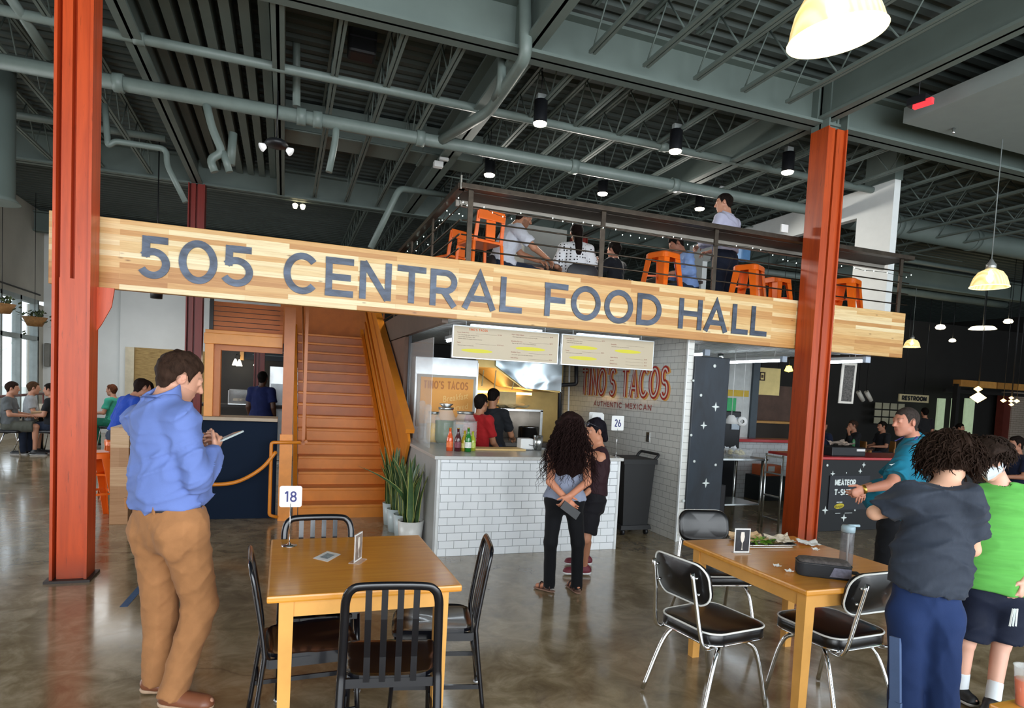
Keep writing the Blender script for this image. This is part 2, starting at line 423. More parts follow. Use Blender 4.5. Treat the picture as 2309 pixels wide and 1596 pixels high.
for n, x0, dx, y0, L, lab, grp in ((3, .42, .56, 6.1, 6.15, '%s open-web joist right of the narrow beam, behind the big girder', 'joists left of the wide beam'),
        (5, 2.72, .6, 6.1, 6.15, '%s open-web joist right of the wide beam, above the loft', 'joists above the loft'),
        (9, 6.4, .75, 6.1, 6.15, '%s open-web joist right of the right orange column, behind the girder', 'joists right of the column'),
        (5, 2.72, .6, -.4, 6.15, '%s open-web joist right of the wide beam, in front of the big girder', 'joists in front of the girder'),
        (5, -2.2, -.7, 6.1, 6.15, '%s dim open-web joist going left from the left orange column', 'joists at the left'),
        (9, 1.4, .9, 12.5, 6.0, '%s dim open-web joist from the left behind the rear girder', 'joists behind the rear girder')):
    for k in range(n): joist(x0+dx*k, y0, L, lab % ORD[k], grp)
m = MB(); m.tube([(2.3, 7.6, 4.99), (8.2, 7.6, 4.99)], .012, 5); m.tube([(2.1, 10, 4.99), (14, 10, 4.99)], .012, 5); m.tube([(-.1, 9.2, 5.0), (2.1, 9.2, 5.0)], .012, 5)
tag(m.build('joist_bridging', CEILP), 'thin grey bridging rods tying the roof joists together', 'bridging rods')

# ------------------------------------------------------------------ columns
def column(x, y, zt, m, label, w=.25, d=.24, zcap=None, plate=None):
    t = thing('steel_column', label, 'steel column', (x, y, 0))
    mb = MB(); h = w/2; e = d/2
    mb.box(x-h, x-h+.02, y-e, y+e, 0, zt); mb.box(x+h-.02, x+h, y-e, y+e, 0, zt); mb.box(x-h+.02, x+h-.02, y-.012, y+.012, 0, zt)
    mb.build('column_shaft', m, t)
    c = MB(); c.box(x-h+.045, x-.015, y-e+.03, y+e-.03, plate or 0, zt); c.box(x+.015, x+h-.021, y-e+.03, y+e-.03, plate or 0, zt)
    c.build('column_facing', m, t)
    if plate: MB().box(x-h+.04, x+h-.021, y-e+.028, y+e-.028, 0, plate).build('lower_facing_plate', m, t)
    MB().box(x-h-.03, x+h+.03, y-e-.03, y+e+.03, 0, .02).build('base_plate', mat('dark_base_steel', '#2e2420', .5), t)
    if zcap:
        q = MB(); q.box(x-h, x-h+.02, y-e, y+e, zt, zcap); q.box(x+h-.02, x+h, y-e, y+e, zt, zcap); q.box(x-h, x+h, y-.012, y+.012, zt, zcap)
        o = q.build('column_top', CEILP, t); o['label'] = 'grey painted top of the column'
    return t
lc = column(-1.55, 5.86, 4.9, ORANGE, 'orange painted steel column in front of the left end of the wooden sign', plate=2.36)
g = MB(); g.prism([(0, 0), (.0, .35), (.12, .35), (.1, .2), (.03, .05)], .02, lambda u, v, w: (-1.425+u, 5.93+w, 1.98+v)); g.build('sign_bracket', ORANGE, lc)
column(5.86, 5.87, 4.84, rusty_paint('burnt_orange_column_paint', '#c4501f', '#a83f18', '#6b2810'), 'orange painted steel column in front of the right end of the wooden sign', zcap=5.36, w=.29, d=.26)
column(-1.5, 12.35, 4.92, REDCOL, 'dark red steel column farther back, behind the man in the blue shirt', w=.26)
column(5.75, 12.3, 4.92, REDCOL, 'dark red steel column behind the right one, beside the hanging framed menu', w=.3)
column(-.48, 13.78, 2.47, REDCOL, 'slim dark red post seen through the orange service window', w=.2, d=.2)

# ------------------------------------------------------------------ sign
GL = {}
def st(pts): return [Vector((p[0], p[1], 0)) for p in pts]
GL['L'] = (.58, [[(.08, 1), (.08, 0)], [(0, .08), (.58, .08)]])
GL['H'] = (.76, [[(.08, 1), (.08, 0)], [(.68, 1), (.68, 0)], [(.08, .52), (.68, .52)]])
GL['T'] = (.72, [[(.36, 1), (.36, 0)], [(0, .92), (.72, .92)]])
GL['F'] = (.58, [[(.08, 1), (.08, 0)], [(0, .92), (.58, .92)], [(.08, .5), (.52, .5)]])
GL['E'] = (.62, [[(.08, 1), (.08, 0)], [(0, .92), (.62, .92)], [(.08, .5), (.56, .5)], [(0, .08), (.62, .08)]])
GL['N'] = (.8, [[(.08, 0), (.08, 1)], [(.72, 0), (.72, 1)], [(.09, .98), (.71, .02)]])
GL['A'] = (.84, [[(.06, -.0), (.42, .97), (.78, 0)], [(.18, .3), (.66, .3)]])
GL['O'] = (.94, [arc(.47, .5, .39, .43, 0, 360, 40)])
GL['C'] = (.84, [arc(.47, .5, .39, .43, 42, 318, 30)])
GL['D'] = (.82, [[(.08, 0), (.08, 1)], [(0, .92), (.34, .92)] + arc(.34, .5, .4, .42, 85, -85, 20) + [(.34, .08), (0, .08)]])
GL['R'] = (.74, [[(.08, 0), (.08, 1)], [(0, .92), (.38, .92)] + arc(.4, .67, .25, .25, 85, -85, 14) + [(.38, .42), (.08, .42)], [(.36, .42), (.67, 0)]])
GL['5'] = (.72, [[(.66, .92), (.2, .92)], [(.16, 1), (.15, .5)], [(.1, .53)] + arc(.32, .36, .3, .28, 125, -150, 26)])
GL['S'] = (.66, [arc(.34, .71, .25, .22, 25, 262, 18) + arc(.33, .285, .27, .225, 82, -155, 18)])
GL['I'] = (.2, [[(.1, 0), (.1, 1)]])
GL['U'] = (.76, [[(.08, 1)] + arc(.38, .38, .3, .31, 180, 360, 16) + [(.68, 1)]])
GL['M'] = (.9, [[(.08, 0), (.08, 1)], [(.82, 0), (.82, 1)], [(.09, .97), (.45, .25), (.81, .97)]])
GL['X'] = (.7, [[(.05, 0), (.65, 1)], [(.65, 0), (.05, 1)]])
GL['P'] = (.68, [[(.08, 0), (.08, 1)], [(0, .92), (.38, .92)] + arc(.4, .67, .24, .25, 85, -85, 14) + [(.38, .42), (.08, .42)]])
GL["'"] = (.2, [[(.1, 1.02), (.08, .78)]])
GL['-'] = (.5, [[(.06, .45), (.44, .45)]])
GL['1'] = (.4, [[(.26, 0), (.26, 1)], [(.02, .78), (.24, .97)]])
GL['8'] = (.66, [arc(.33, .73, .23, .2, 0, 360, 24), arc(.33, .28, .27, .23, 0, 360, 24)])
GL['2'] = (.66, [arc(.33, .71, .24, .24, 160, -35, 16) + [(.1, .07)], [(.04, .07), (.62, .07)]])
GL['6'] = (.66, [arc(.33, .3, .25, .24, 0, 360, 24), [(.09, .34), (.3, .98)]])
GL['9'] = (.66, [arc(.33, .7, .25, .24, 0, 360, 24), [(.57, .66), (.36, .02)]])
def ribbon(pts, w):
    """closed-ended flat stroke of width w around a 2D polyline -> quads [(4 points)]"""
    P = [Vector((p[0], p[1])) for p in pts]; closed = (P[0]-P[-1]).length < 1e-4
    if closed: P = P[:-1]
    n = len(P); L = []; R = []
    for i in range(n):
        a = P[i-1] if (i or closed) else None; b = P[(i+1) % n] if (i < n-1 or closed) else None
        d1 = (P[i]-a).normalized() if a is not None else None; d2 = (b-P[i]).normalized() if b is not None else None
        if d1 is None: d1 = d2
        if d2 is None: d2 = d1
        n1 = Vector((-d1.y, d1.x)); n2 = Vector((-d2.y, d2.x)); m_ = (n1+n2)
        m_ = m_.normalized() if m_.length > 1e-6 else n1
        k = w/2/max(.45, m_.dot(n1)); L.append(P[i]+m_*k); R.append(P[i]-m_*k)
    return [(R[i], R[(i+1) % n], L[(i+1) % n], L[i]) for i in range(n if closed else n-1)]
def glyph_mb(ch, u0, v0, sx, sy, wgt, place, depth, mb=None):
    mb = mb or MB(); w_, strokes = GL[ch]
    for si, s in enumerate(strokes):
        depth += abs(depth)*.03*si
        s2 = [(u0+p[0]*sx, v0+p[1]*sy) for p in s]
        for q in ribbon(s2, wgt):
            vs = [place(p.x, p.y, 0) for p in q]+[place(p.x, p.y, depth) for p in q]
            mb._add(vs, [(4, 5, 6, 7), (0, 4, 5, 1), (1, 5, 6, 2), (2, 6, 7, 3), (3, 7, 4, 0)])
    return mb
def word_mb(text, u0, v0, height, wgt, place, depth, cond=1.0, gap=.14, width=None):
    """a word or line in stroke letters; width squeezes it to fit"""
    tot = sum((GL[c][0] if c in GL else .45)+gap for c in text)-gap
    sx = height*cond if width is None else width/tot; u = u0; mb = MB()
    for c in text:
        if c in GL: glyph_mb(c, u, v0, sx, height, wgt, place, depth, mb); u += (GL[c][0]+gap)*sx
        else: u += (.45+gap)*sx
    return mb
sign = thing('wooden_hall_sign', 'long butcher-block wood sign beam lettered 505 CENTRAL FOOD HALL between two orange columns', 'sign', (2.86, 6.05, 2.335))
MB().box(-1.78, 7.49, 6.02, 6.10, 2.335, 2.905, .006).build('wood_panel', SIGNWOOD, sign)
M = Mat('blued_steel_letters'); f = M.noise(M.coords('Object', (3, 3, 9)), 1.6, 5, .65, .5)
M.col(M.ramp(f, [(.3, srgb('#33363f')), (.7, srgb('#555f70'))])).set(Metallic=.45, Roughness=.4); LETM = M.m
spans = [('5', -1.151, -.922), ('O', -.856, -.569), ('5', -.528, -.276), ('C', -.03, .245), ('E', .321, .569), ('N', .625, .914), ('T', .968, 1.239), ('R', 1.282, 1.55), ('A', 1.603, 1.945), ('L', 1.986, 2.224),
         ('F', 2.463, 2.723), ('O', 2.763, 3.104), ('O', 3.15, 3.494), ('D', 3.543, 3.85), ('H', 4.069, 4.381), ('A', 4.41, 4.727), ('L', 4.787, 5.015), ('L', 5.052, 5.286)]
for i, (c, a, b) in enumerate(spans):
    z0 = 2.447 + (.0 if i < 3 else -.003); h = .345 if i < 10 else .335
    if c in 'OC': z0 -= .006; h += .012
    o = glyph_mb(c, a, z0, (b-a)/GL[c][0], h, .058, lambda u, v, w: (u, 6.021-w, v), .012).build('letter', LETM, sign)
    o['label'] = 'steel letter %s' % c if c != '5' else 'steel numeral 5'

# ------------------------------------------------------------------ pipes
def pipe(pts, r, label, rr=None, n=10, joints=(), group=None):
    t = thing('ceiling_pipe', label, 'pipe', pts[0], group)
    MB().tube(rounded(pts, rr or r*2.2), r, n).build('pipe_run', PIPEM, t)
    for j, ax in joints:
        a = Vector(ax)*.05; MB().tube([Vector(j)-a, Vector(j)+a], r*1.25, n).build('pipe_coupling', PIPEM, t)
    return t
pipe([(-9, 8, 4.73), (8.25, 8, 4.73), (8.6, 8.3, 4.73)], .078, 'thick grey pipe running level across the hall above the sign', joints=[((x, 8, 4.73), (1, 0, 0)) for x in (-1.75, .1, .28, 1.5, 3.6, 5.2)])
pipe([(-9, 7.4, 4.965), (8.4, 7.4, 4.965)], .05, 'thinner grey pipe running level above the thick one', joints=[((x, 7.4, 4.965), (1, 0, 0)) for x in (-1.45, 2.1, 4.6)])
pipe([atY(668, 240, 8), atY(668, 62, 8), atY(700, 16, 8), atY(712, 0, 8)], .045, 'upright grey pipe with an elbow rising from the thick pipe')
pipe([atY(1182, -60, 5.7), atY(1186, 128, 5.7), (2.05, 6.9, 4.74), (1.75, 8, 4.74)], .06, 'grey pipe dropping in front of the girder and bending down to the thick pipe')
pipe([atY(1132, 110, 6.3), atY(1130, 195, 6.3), atY(1116, 222, 6.6)], .045, 'short grey pipe joining the bent pipe from above')
pipe([atY(20, -10, 7.2), atY(110, 128, 7.9)], .045, 'slanting grey pipe meeting the thick pipe at the far left')
pipe([atY(465, 235, 8), atY(478, 290, 8), atY(502, 345, 8), atY(472, 358, 8), atY(484, 388, 8)], .045, 'crooked grey pipe hanging from the thick pipe')
pipe([atY(502, 342, 8), atY(517, 388, 8)], .04, 'short grey pipe stub beside the crooked pipe')
pipe([atY(525, 300, 8.6), atY(520, 372, 8.6)], .05, 'upright grey pipe stub behind the crooked pipe')
pipe([atY(758, 285, 8), atY(755, 320, 8), atY(741, 388, 8)], .04, 'slim grey pipe hanging down with a white collar')
pipe([atY(236, 235, 9), atY(243, 330, 9), atY(258, 318, 9), atY(375, 336, 9), atY(376, 372, 9), atY(418, 456, 9)], .035, 'grey conduit stepping down beside the rear orange column')
pipe([atY(835, 560, 10), atY(900, 425, 10), atY(1010, 440, 11)], .05, 'grey pipe bending over above the left end of the loft railing')
pipe([(-9, 10.5, 5.02), (-1.7, 10.5, 5.02)], .05, 'grey pipe running level behind the thick one at the far left')
pipe([atY(325, 55, 9.5), atY(625, 120, 9.5)], .05, 'grey pipe crossing the deep ceiling ribs')
pipe([atY(700, 45, 7.6), atY(870, 85, 7.6)], .035, 'short pale pipe above the left black speaker')
pipe([(6.2, 10.4, 4.95), (16, 10.4, 4.95)], .05, 'grey pipe right of the white frame')
pipe([(8.6, 12.9, 4.9), (20, 12.9, 4.9)], .11, 'thick grey pipe low behind the white frame')
# ducts
t = thing('air_duct', 'large round grey duct at the far right below the roof joists', 'air duct', (14, 11.3, 5.6))
t.location = atY(2160, 535, 9.0); a = atY(2010, 490, 9.0); b = atY(2340, 585, 9.0); a.z = b.z = (a.z+b.z)/2
MB().tube([a-(b-a)*.25, b+(b-a)*1.5], .2, 20).build('duct_tube', CEILP, t)
MB().tube([a, a+(b-a)*.03], .215, 20).build('duct_seam', CEILP, t); MB().tube([a+(b-a)*.5, a+(b-a)*.53], .215, 20).build('duct_seam', CEILP, t)
t = thing('air_duct', 'rectangular grey duct ending above the wooden sign, right of the left black speaker', 'air duct', (1, 8.7, 5.0))
a = atY(640, 85, 9.3); b = atY(1096, 175, 9.3); z = (a.z+b.z)/2
MB().box(a.x, b.x, 9.3, 9.8, 5.02, 5.42, .01).build('duct_body', CEILP, t)
MB().box(b.x-.9, b.x-.86, 9.28, 9.82, 5.0, 5.44).build('duct_flange', CEILP, t)
t = thing('air_duct', 'upright round grey duct at the left edge with a flared mouth', 'air duct', atY(5, 380, 9))
c = atY(-12, 455, 9); MB().lathe([(.0, 1.6), (.19, 1.6), (.19, .06), (.25, .0), (.24, 0), (0, .02)], (c.x, 9, c.z), 22).build('duct_tube', CEILP, t)

# ------------------------------------------------------------------ loft
t = thing('loft_platform', 'raised loft platform behind the wooden sign, with fluted metal underside', 'platform', (4.8, 8.8, 2.4))
MB().box(1.5, 7.42, 6.13, 12.2, 2.48, 2.6).build('platform_slab', mat('loft_floor', '#3b3a38', .6), t)
MB().box(7.42, 8.42, 7.02, 12.2, 2.48, 2.6).build('platform_slab', mat('loft_floor', '#3b3a38'), t)
fluted(1.55, 7.42, 6.13, 10.8, 2.40, .16, .05).build('fluted_underside', CORR, t)
for a, b_, c_ in ((1.44, 6.13, 2.3), (8.42, 7.02, 2.46)): MB().box(a, a+.06, b_, 12.2, c_, 2.62).build('edge_beam', mat('loft_edge_brown', '#5b4a3e', .55), t)
rl = thing('loft_railing', 'dark steel railing with thin level bars around the loft', 'railing', (4.6, 6.15, 2.6))
for x in (1.68, 3.15, 4.6, 6.06, 7.5): MB().box(x-.025, x+.025, 6.14, 6.16, 2.55, 3.62).build('railing_post', STEELD, rl)
for y in (7.4, 8.7, 10.0, 11.3): MB().box(1.57, 1.59, y-.025, y+.025, 2.55, 3.62).build('railing_post', STEELD, rl)
for k in range(7):
    z = 2.62+.14*k
    MB().tube([(1.6, 6.15, z), (7.66, 6.15, z)], .0085, 6).build('railing_bar', STEELD, rl)
    MB().tube([(1.58, 6.15, z), (1.58, 12.2, z)], .0085, 6).build('railing_bar', STEELD, rl)
MB().box(1.56, 7.66, 6.09, 6.20, 3.615, 3.665, .004).build('top_rail', STEELD, rl)
MB().box(1.54, 1.62, 6.12, 12.2, 3.615, 3.665, .004).build('top_rail', STEELD, rl)
MB().box(1.555, 1.57, 6.09, 6.105, 3.6, 3.73).build('corner_tab', mat('bright_steel_edge', '#b9b4aa', .3, metal=.8), rl)
r2 = thing('loft_railing', 'second dark railing at the back of the loft, seen through the front bars', 'railing', (4.6, 9.5, 2.6))
MB().box(2.0, 7.8, 9.9, 9.98, 3.55, 3.62).build('top_rail', mat('pale_rail', '#8d8a84', .5, metal=.4), r2)
for k in range(4): MB().tube([(2.0, 9.94, 2.75+.2*k), (7.8, 9.94, 2.75+.2*k)], .009, 6).build('railing_bar', STEELD, r2)
for x in (2.0, 3.9, 5.8, 7.8): MB().box(x-.025, x+.025, 9.92, 9.96, 2.6, 3.55).build('railing_post', STEELD, r2)
# drink ledge along the railing
MB().box(1.62, 7.62, 6.2, 6.5, 3.61, 3.63).build('drink_ledge', mat('ledge_underside', '#3a322b', .6), rl)
MB().box(1.62, 7.62, 6.5, 6.53, 3.55, 3.63).build('ledge_trim', mat('pale_ledge_trim', '#98938a', .5, metal=.3), rl)

# white portal frames
WF = mat('white_frame_paint', '#eef2f1', .6, var=.03)
t = thing('white_portal_frame', 'big white angular frame standing on the loft behind the right orange column', 'frame', (8.4, 7.1, 2.6))
X0, X1 = 8.3, 8.42; yn = 7.02; yf = 12.0
MB().box(X0, X1, yn, yn+.62, 2.6, 5.02).build('frame_leg', WF, t)
MB().box(X0, X1, yn+.62, yf, 4.6, 5.02).build('frame_beam', WF, t)
MB().box(X0, X1, yf-.5, yf, 2.6, 4.6).build('frame_leg', WF, t)
o = MB().box(X0-.02, X1+.02, yn-.01, yn+.5, 5.02, 5.5).build('frame_top_post', CEILP, t)

# ------------------------------------------------------------------ stairs
t = thing('staircase', 'orange painted open staircase rising to the loft behind the navy counter', 'staircase', (.75, 9.9, 0))
N = 15; R_ = 2.48/N; G_ = 4.15/N; y0 = 7.93
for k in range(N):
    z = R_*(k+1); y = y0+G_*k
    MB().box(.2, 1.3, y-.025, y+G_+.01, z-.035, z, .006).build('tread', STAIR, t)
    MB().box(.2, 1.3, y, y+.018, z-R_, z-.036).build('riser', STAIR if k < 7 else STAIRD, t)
sl = 2.48/4.15
def side(x, w, top, bot):
    return MB().prism([(y0-.15, max(0, bot)), (y0-.15, top-.05), (y0+4.15, 2.48+top), (y0+4.15, 2.48+bot), (y0+.3, .0)], w, lambda u, v, ww: (x+ww, u, max(0, v)))
MB().prism([(y0-.02, 0), (y0-.02, .2), (y0+4.15, 2.65), (y0+4.15, 2.3), (y0+.35, 0)], .05, lambda u, v, w: (.14+w, u, v)).build('stringer', STAIR, t)
MB().prism([(y0-.02, 0), (y0-.02, .2), (y0+4.15, 2.65), (y0+4.15, 2.3), (y0+.35, 0)], .05, lambda u, v, w: (1.3+w, u, v)).build('stringer', STAIR, t)
g = MB(); g.prism([(y0-.12, 0), (y0-.45, .72), (y0-.7, 1.02), (y0-.6, 1.16), (y0+3.0, 3.0), (y0+3.9, 3.0), (y0+3.9, 2.2), (y0+.3, 0)], .03, lambda u, v, w: (1.36+w, u, v)); g.build('side_guard', STAIR, t)
MB().bar((1.375, y0-.72, 1.14), (1.375, y0+2.9, 3.05), .1, .05).build('guard_cap', STAIR, t)
MB().tube(rounded([(1.27, y0-.55, .35), (1.27, y0-.6, .62), (1.27, y0-.1, .95), (1.27, y0+3.4, .95+3.5*sl)], .05), .02, 10).build('handrail', STAIR, t)
MB().tube(rounded([(1.30, y0-.3, .5), (1.30, y0+3.4, .5+3.7*sl)], .05), .018, 8).build('handrail', STAIR, t)
MB().tube(rounded([(.26, y0-.2, .95), (.26, y0+.1, .95), (.26, y0+3.8, .95+3.7*sl)], .05), .018, 8).build('handrail', STAIRD, t)
MB().box(.215, .25, 7.87, 7.9, .9, 2.6).build('handrail_pole', STAIRD, t)
p = thing('stair_post', 'tall square orange post at the foot of the staircase', 'post', (.045, 7.9, 0))
MB().box(-.03, .11, 7.83, 7.97, 0, 1.02).build('post_sleeve', mat('bright_orange_paint', '#e5903a', .4), p); MB().box(-.015, .105, 7.84, 7.96, 1.02, 2.5).build('post_shaft', STAIRD, p)
structure('wall_stair', mat('orange_brown_wall', '#b4631f', .6), MB().box(-.1, 1.75, 12.2, 12.3, 2.3, 4.1))
t = thing('rope_barrier', 'orange rope and rail gate closing the foot of the staircase beside the navy counter', 'rope barrier', (0, 7.75, 0))
MB().tube(rounded([(.2, 7.78, .935), (-.12, 7.78, .93), (-.12, 7.78, .08), (-.03, 7.8, .05)], .03), .02, 8).build('rail', STAIR, t)
MB().tube(curve3([atY(622, 1018, 7.78), atY(590, 1055, 7.75), atY(540, 1084, 7.72), atY(490, 1092, 7.7), atY(440, 1086, 7.68), atY(380, 1060, 7.66)], 6), .022, 8).build('rope', STAIR, t)
MB().lathe([(0, -.02), (.018, -.02), (.018, .02), (0, .02)], atY(620, 1020, 7.78), 10).build('rope_hook', STAINL, t)
# ------------------------------------------------------------------ text set in the built-in font, turned into mesh
def text_mb(txt, place, size=.05, depth=.0, width=None, align='LEFT', mb=None):
    cu = bpy.data.curves.new('t', 'FONT'); cu.body = txt; cu.size = 1; cu.resolution_u = 2; ob = bpy.data.objects.new('t', cu)
    me = bpy.data.meshes.new_from_object(ob); vs = [v.co.copy() for v in me.vertices]; fs = [tuple(p.vertices) for p in me.polygons]
    bpy.data.objects.remove(ob); bpy.data.curves.remove(cu); bpy.data.meshes.remove(me)
    if not vs: return mb or MB()
    x0 = min(v.x for v in vs); x1 = max(v.x for v in vs); k = size
    kx = k if width is None else width/(x1-x0)
    off = -x0 if align == 'LEFT' else -(x0+x1)/2
    mb = mb or MB(); return mb._add([place((v.x+off)*kx, v.y*k, depth) for v in vs], fs)

WOODT = None
def table_wood():
    M = Mat('honey_table_wood'); v = M.coords('Object', (1.2, 14, 14)); g = M.noise(v, 2.2, 5, .6, .6); h = M.noise(M.coords('Object'), 2, 2)
    c = M.ramp(g, [(.3, srgb('#cf8428')), (.55, srgb('#df9836')), (.8, srgb('#eaaa4a'))])
    M.col(M.mix(.25, c, M.ramp(h, [(.3, srgb('#b9741f')), (.7, srgb('#e6a848'))]))); M.set(Roughness=.3, Coat_Weight=.3, Coat_Roughness=.15); M.bump(g, .04, .002); return M.m
WOODT = table_wood()
WOODL = mat('honey_leg_wood', '#dfa455', .38, var=.1, vscale=5, bump=.03)
CHB = mat('navy_black_gloss_metal', '#0c0d14', .24, metal=.1, var=.05, coat=.35)
GLIDE = mat('pale_glide', '#b9bcc0', .3, metal=.6)
CHROME = mat('chrome', '#e4e7ea', .08, metal=1, var=0)
VINYL = mat('black_vinyl', '#101013', .28, var=.05, bump=.12, bscale=300, coat=.15)
PIPING = mat('white_piping', '#e9ebe8', .35, var=0)

# ------------------------------------------------------------------ tables
def table(x0, x1, y0, y1, h, label, rz=0):
    cx, cy = (x0+x1)/2, (y0+y1)/2; t = thing('dining_table', label, 'table', (cx, cy, 0))
    MB().box(x0, x1, y0, y1, h-.032, h, .009).build('tabletop', WOODT, t)
    a = .05
    for sx in (x0+a, x1-a-.062):
        for sy in (y0+a, y1-a-.062):
            m = MB(); w = .062
            vs = [(sx+.006, sy+.006, 0), (sx+w-.006, sy+.006, 0), (sx+w-.006, sy+w-.006, 0), (sx+.006, sy+w-.006, 0), (sx, sy, h-.033), (sx+w, sy, h-.033), (sx+w, sy+w, h-.033), (sx, sy+w, h-.033)]
            m._add(vs, [(0, 3, 2, 1), (4, 5, 6, 7), (0, 1, 5, 4), (1, 2, 6, 5), (2, 3, 7, 6), (3, 0, 4, 7)]); m.build('leg', WOODL, t)
    for q in ((x0+a+.06, x1-a-.06, y0+a+.01, y0+a+.032), (x0+a+.06, x1-a-.06, y1-a-.032, y1-a-.01), (x0+a+.01, x0+a+.032, y0+a+.06, y1-a-.06), (x1-a-.032, x1-a-.01, y0+a+.06, y1-a-.06)):
        MB().box(*q, h-.115, h-.033).build('apron', WOODL, t)
    return t
table(-.045, .815, 2.82, 3.84, .75, 'square honey wood table carrying the number 18 stand, four black chairs around it')
table(2.485, 3.405, 2.41, 3.46, .75, 'square honey wood table carrying a food tray, a lunch bag and a bottle')

# ------------------------------------------------------------------ black metal chairs
def metal_chair():
    t = thing('metal_chair', 'x', 'chair')
    def up(s): return [(s*.205, -.275, .012), (s*.2, -.225, .40), (s*.196, -.222, .50), (s*.19, -.255, .72)]
    pts = up(-1) + [(-.186, -.27, .80), (-.165, -.28, .845), (-.11, -.284, .862)] + [(.11, -.284, .862), (.165, -.28, .845), (.186, -.27, .80)] + up(1)[::-1]
    m = MB(); m.tube(curve3(pts, 5), .0185, 10, flat=.62, up=(0, 1, 0)); m.build('back_frame', CHB, t)
    for x in (-.096, -.032, .032, .096):
        s = MB(); P = [(x, -.226, .44), (x, -.236, .55), (x, -.268, .72), (x, -.283, .852)]
        for a, b in zip(P[:-1], P[1:]): s.bar(a, b, .026, .008, up=(0, 1, 0))
        s.build('slat', CHB, t)
    # moulded seat
    n = 12; vs = []; fs = []
    for j in range(n+1):
        for i in range(n+1):
            u, v = i/n*2-1, j/n*2-1; wx = .205-(.012 if v < 0 else 0)
            r = (abs(u)**5+abs(v)**5)**.2; k = 1/max(1, r)
            x, y = u*wx*k*max(abs(u), abs(v))**0, v*.205*k
            dip = -.016*(1-u*u)*(1-(v+.2)**2*.8)+(.004 if abs(u) < .1 and v > 0 else 0) - (.03*max(0, v-.8)/.2)
            vs.append((x, y+.0, .462+dip))
    for j in range(n):
        for i in range(n): a = j*(n+1)+i; fs.append((a, a+1, a+n+2, a+n+1))
    m = MB(); m._add(vs, fs, True); k = len(vs)
    m._add([(x, y, z-.018) for x, y, z in vs], [f[::-1] for f in fs], True)
    ring = [i for i in range(n+1)]+[(j+1)*(n+1)-1 for j in range(1, n+1)]+[n*(n+1)+i for i in range(n-1, -1, -1)]+[j*(n+1) for j in range(n-1, 0, -1)]
    m.f += [(ring[i], ring[(i+1) % len(ring)]+0, ring[(i+1) % len(ring)]+k, ring[i]+k) for i in range(len(ring))]; m.s += [False]*len(ring)
    m.build('seat', CHB, t)
    m = MB()
    for a, b in (((-.19, -.2, .425), (.19, -.2, .425)), ((-.19, .18, .425), (.19, .18, .425)), ((-.19, -.2, .425), (-.19, .18, .425)), ((.19, -.2, .425), (.19, .18, .425))): m.bar(a, b, .018, .04)
    m.build('seat_frame', CHB, t)
    for s in (-1, 1):
        l = MB(); l.tube([(s*.19, .175, .43), (s*.2, .2, .012)], .0165, 10, flat=.7, up=(0, 1, 0)); l.build('leg', CHB, t)
        MB().bar((s*.2, -.245, .17), (s*.198, .19, .17), .012, .022).build('stretcher', CHB, t)
        for y in (.2, -.275): MB().lathe([(0, 0), (.015, 0), (.019, .012), (0, .013)], (s*.203, y, 0), 12).build('glide', GLIDE, t)
    MB().bar((-.2, -.235, .24), (.2, -.235, .24), .012, .022).build('stretcher', CHB, t)
    MB().bar((-.2, .19, .24), (.2, .19, .24), .012, .022).build('stretcher', CHB, t)
    return t
def face(fx, fy): return math.atan2(-fx, fy)
mc = metal_chair()
mc['label'] = 'black metal slat-back chair seen from behind, nearest the viewer at the number 18 table'; mc['group'] = 'black metal chairs at the number 18 table'
mc.location = (.485, 2.80, 0); mc.rotation_euler = (0, 0, face(.16, .98))
dup(mc, (.215, 3.60, 0), face(0, -1), 'metal chair beyond the number 18 table, only its shiny arched back above the top')
dup(mc, (.16, 3.09, 0), face(1, .05), 'black metal chair at the left side of the number 18 table, seat tucked under it')
dup(mc, (.77, 3.22, 0), face(-.97, .2), 'black metal chair at the right side of the number 18 table, seen edge-on')

# ------------------------------------------------------------------ chrome diner chairs
def rr_outline(w, d, r, n=6, taper=0):
    out = []
    for cx, cy, a0 in ((w/2-r, d/2-r, 0), (-w/2+r, d/2-r, 90), (-w/2+r, -d/2+r, 180), (w/2-r, -d/2+r, 270)):
        for i in range(n+1):
            a = math.radians(a0+90*i/n); x, y = cx+r*math.cos(a), cy+r*math.sin(a); out.append((x*(1-taper*(y/d)), y))
    return out
def cushion(mb, outline, place, t, puff=.02, rings=4):
    """upholstered pad: outline in (u,v), thickness t, domed top"""
    n = len(outline); vs = []; fs = []
    levels = [(.96, 0), (1, .006)] + [(1, t-.006)] + [(1-.5*(k/rings)**1.6-.0, t+puff*math.sin(math.pi/2*k/rings)) for k in range(1, rings)] 
    for s, h in levels:
        for u, v in outline: vs.append(place(u*s, v*s, h))
    for i in range(len(levels)-1):
        for k in range(n): fs.append((i*n+k, i*n+(k+1) % n, (i+1)*n+(k+1) % n, (i+1)*n+k))
    c = len(vs); vs += [place(0, 0, t+puff), place(0, 0, 0)]
    L = (len(levels)-1)*n
    fs += [(L+k, L+(k+1) % n, c) for k in range(n)] + [((k+1) % n, k, c+1) for k in range(n)]
    mb._add(vs, fs, True); return mb
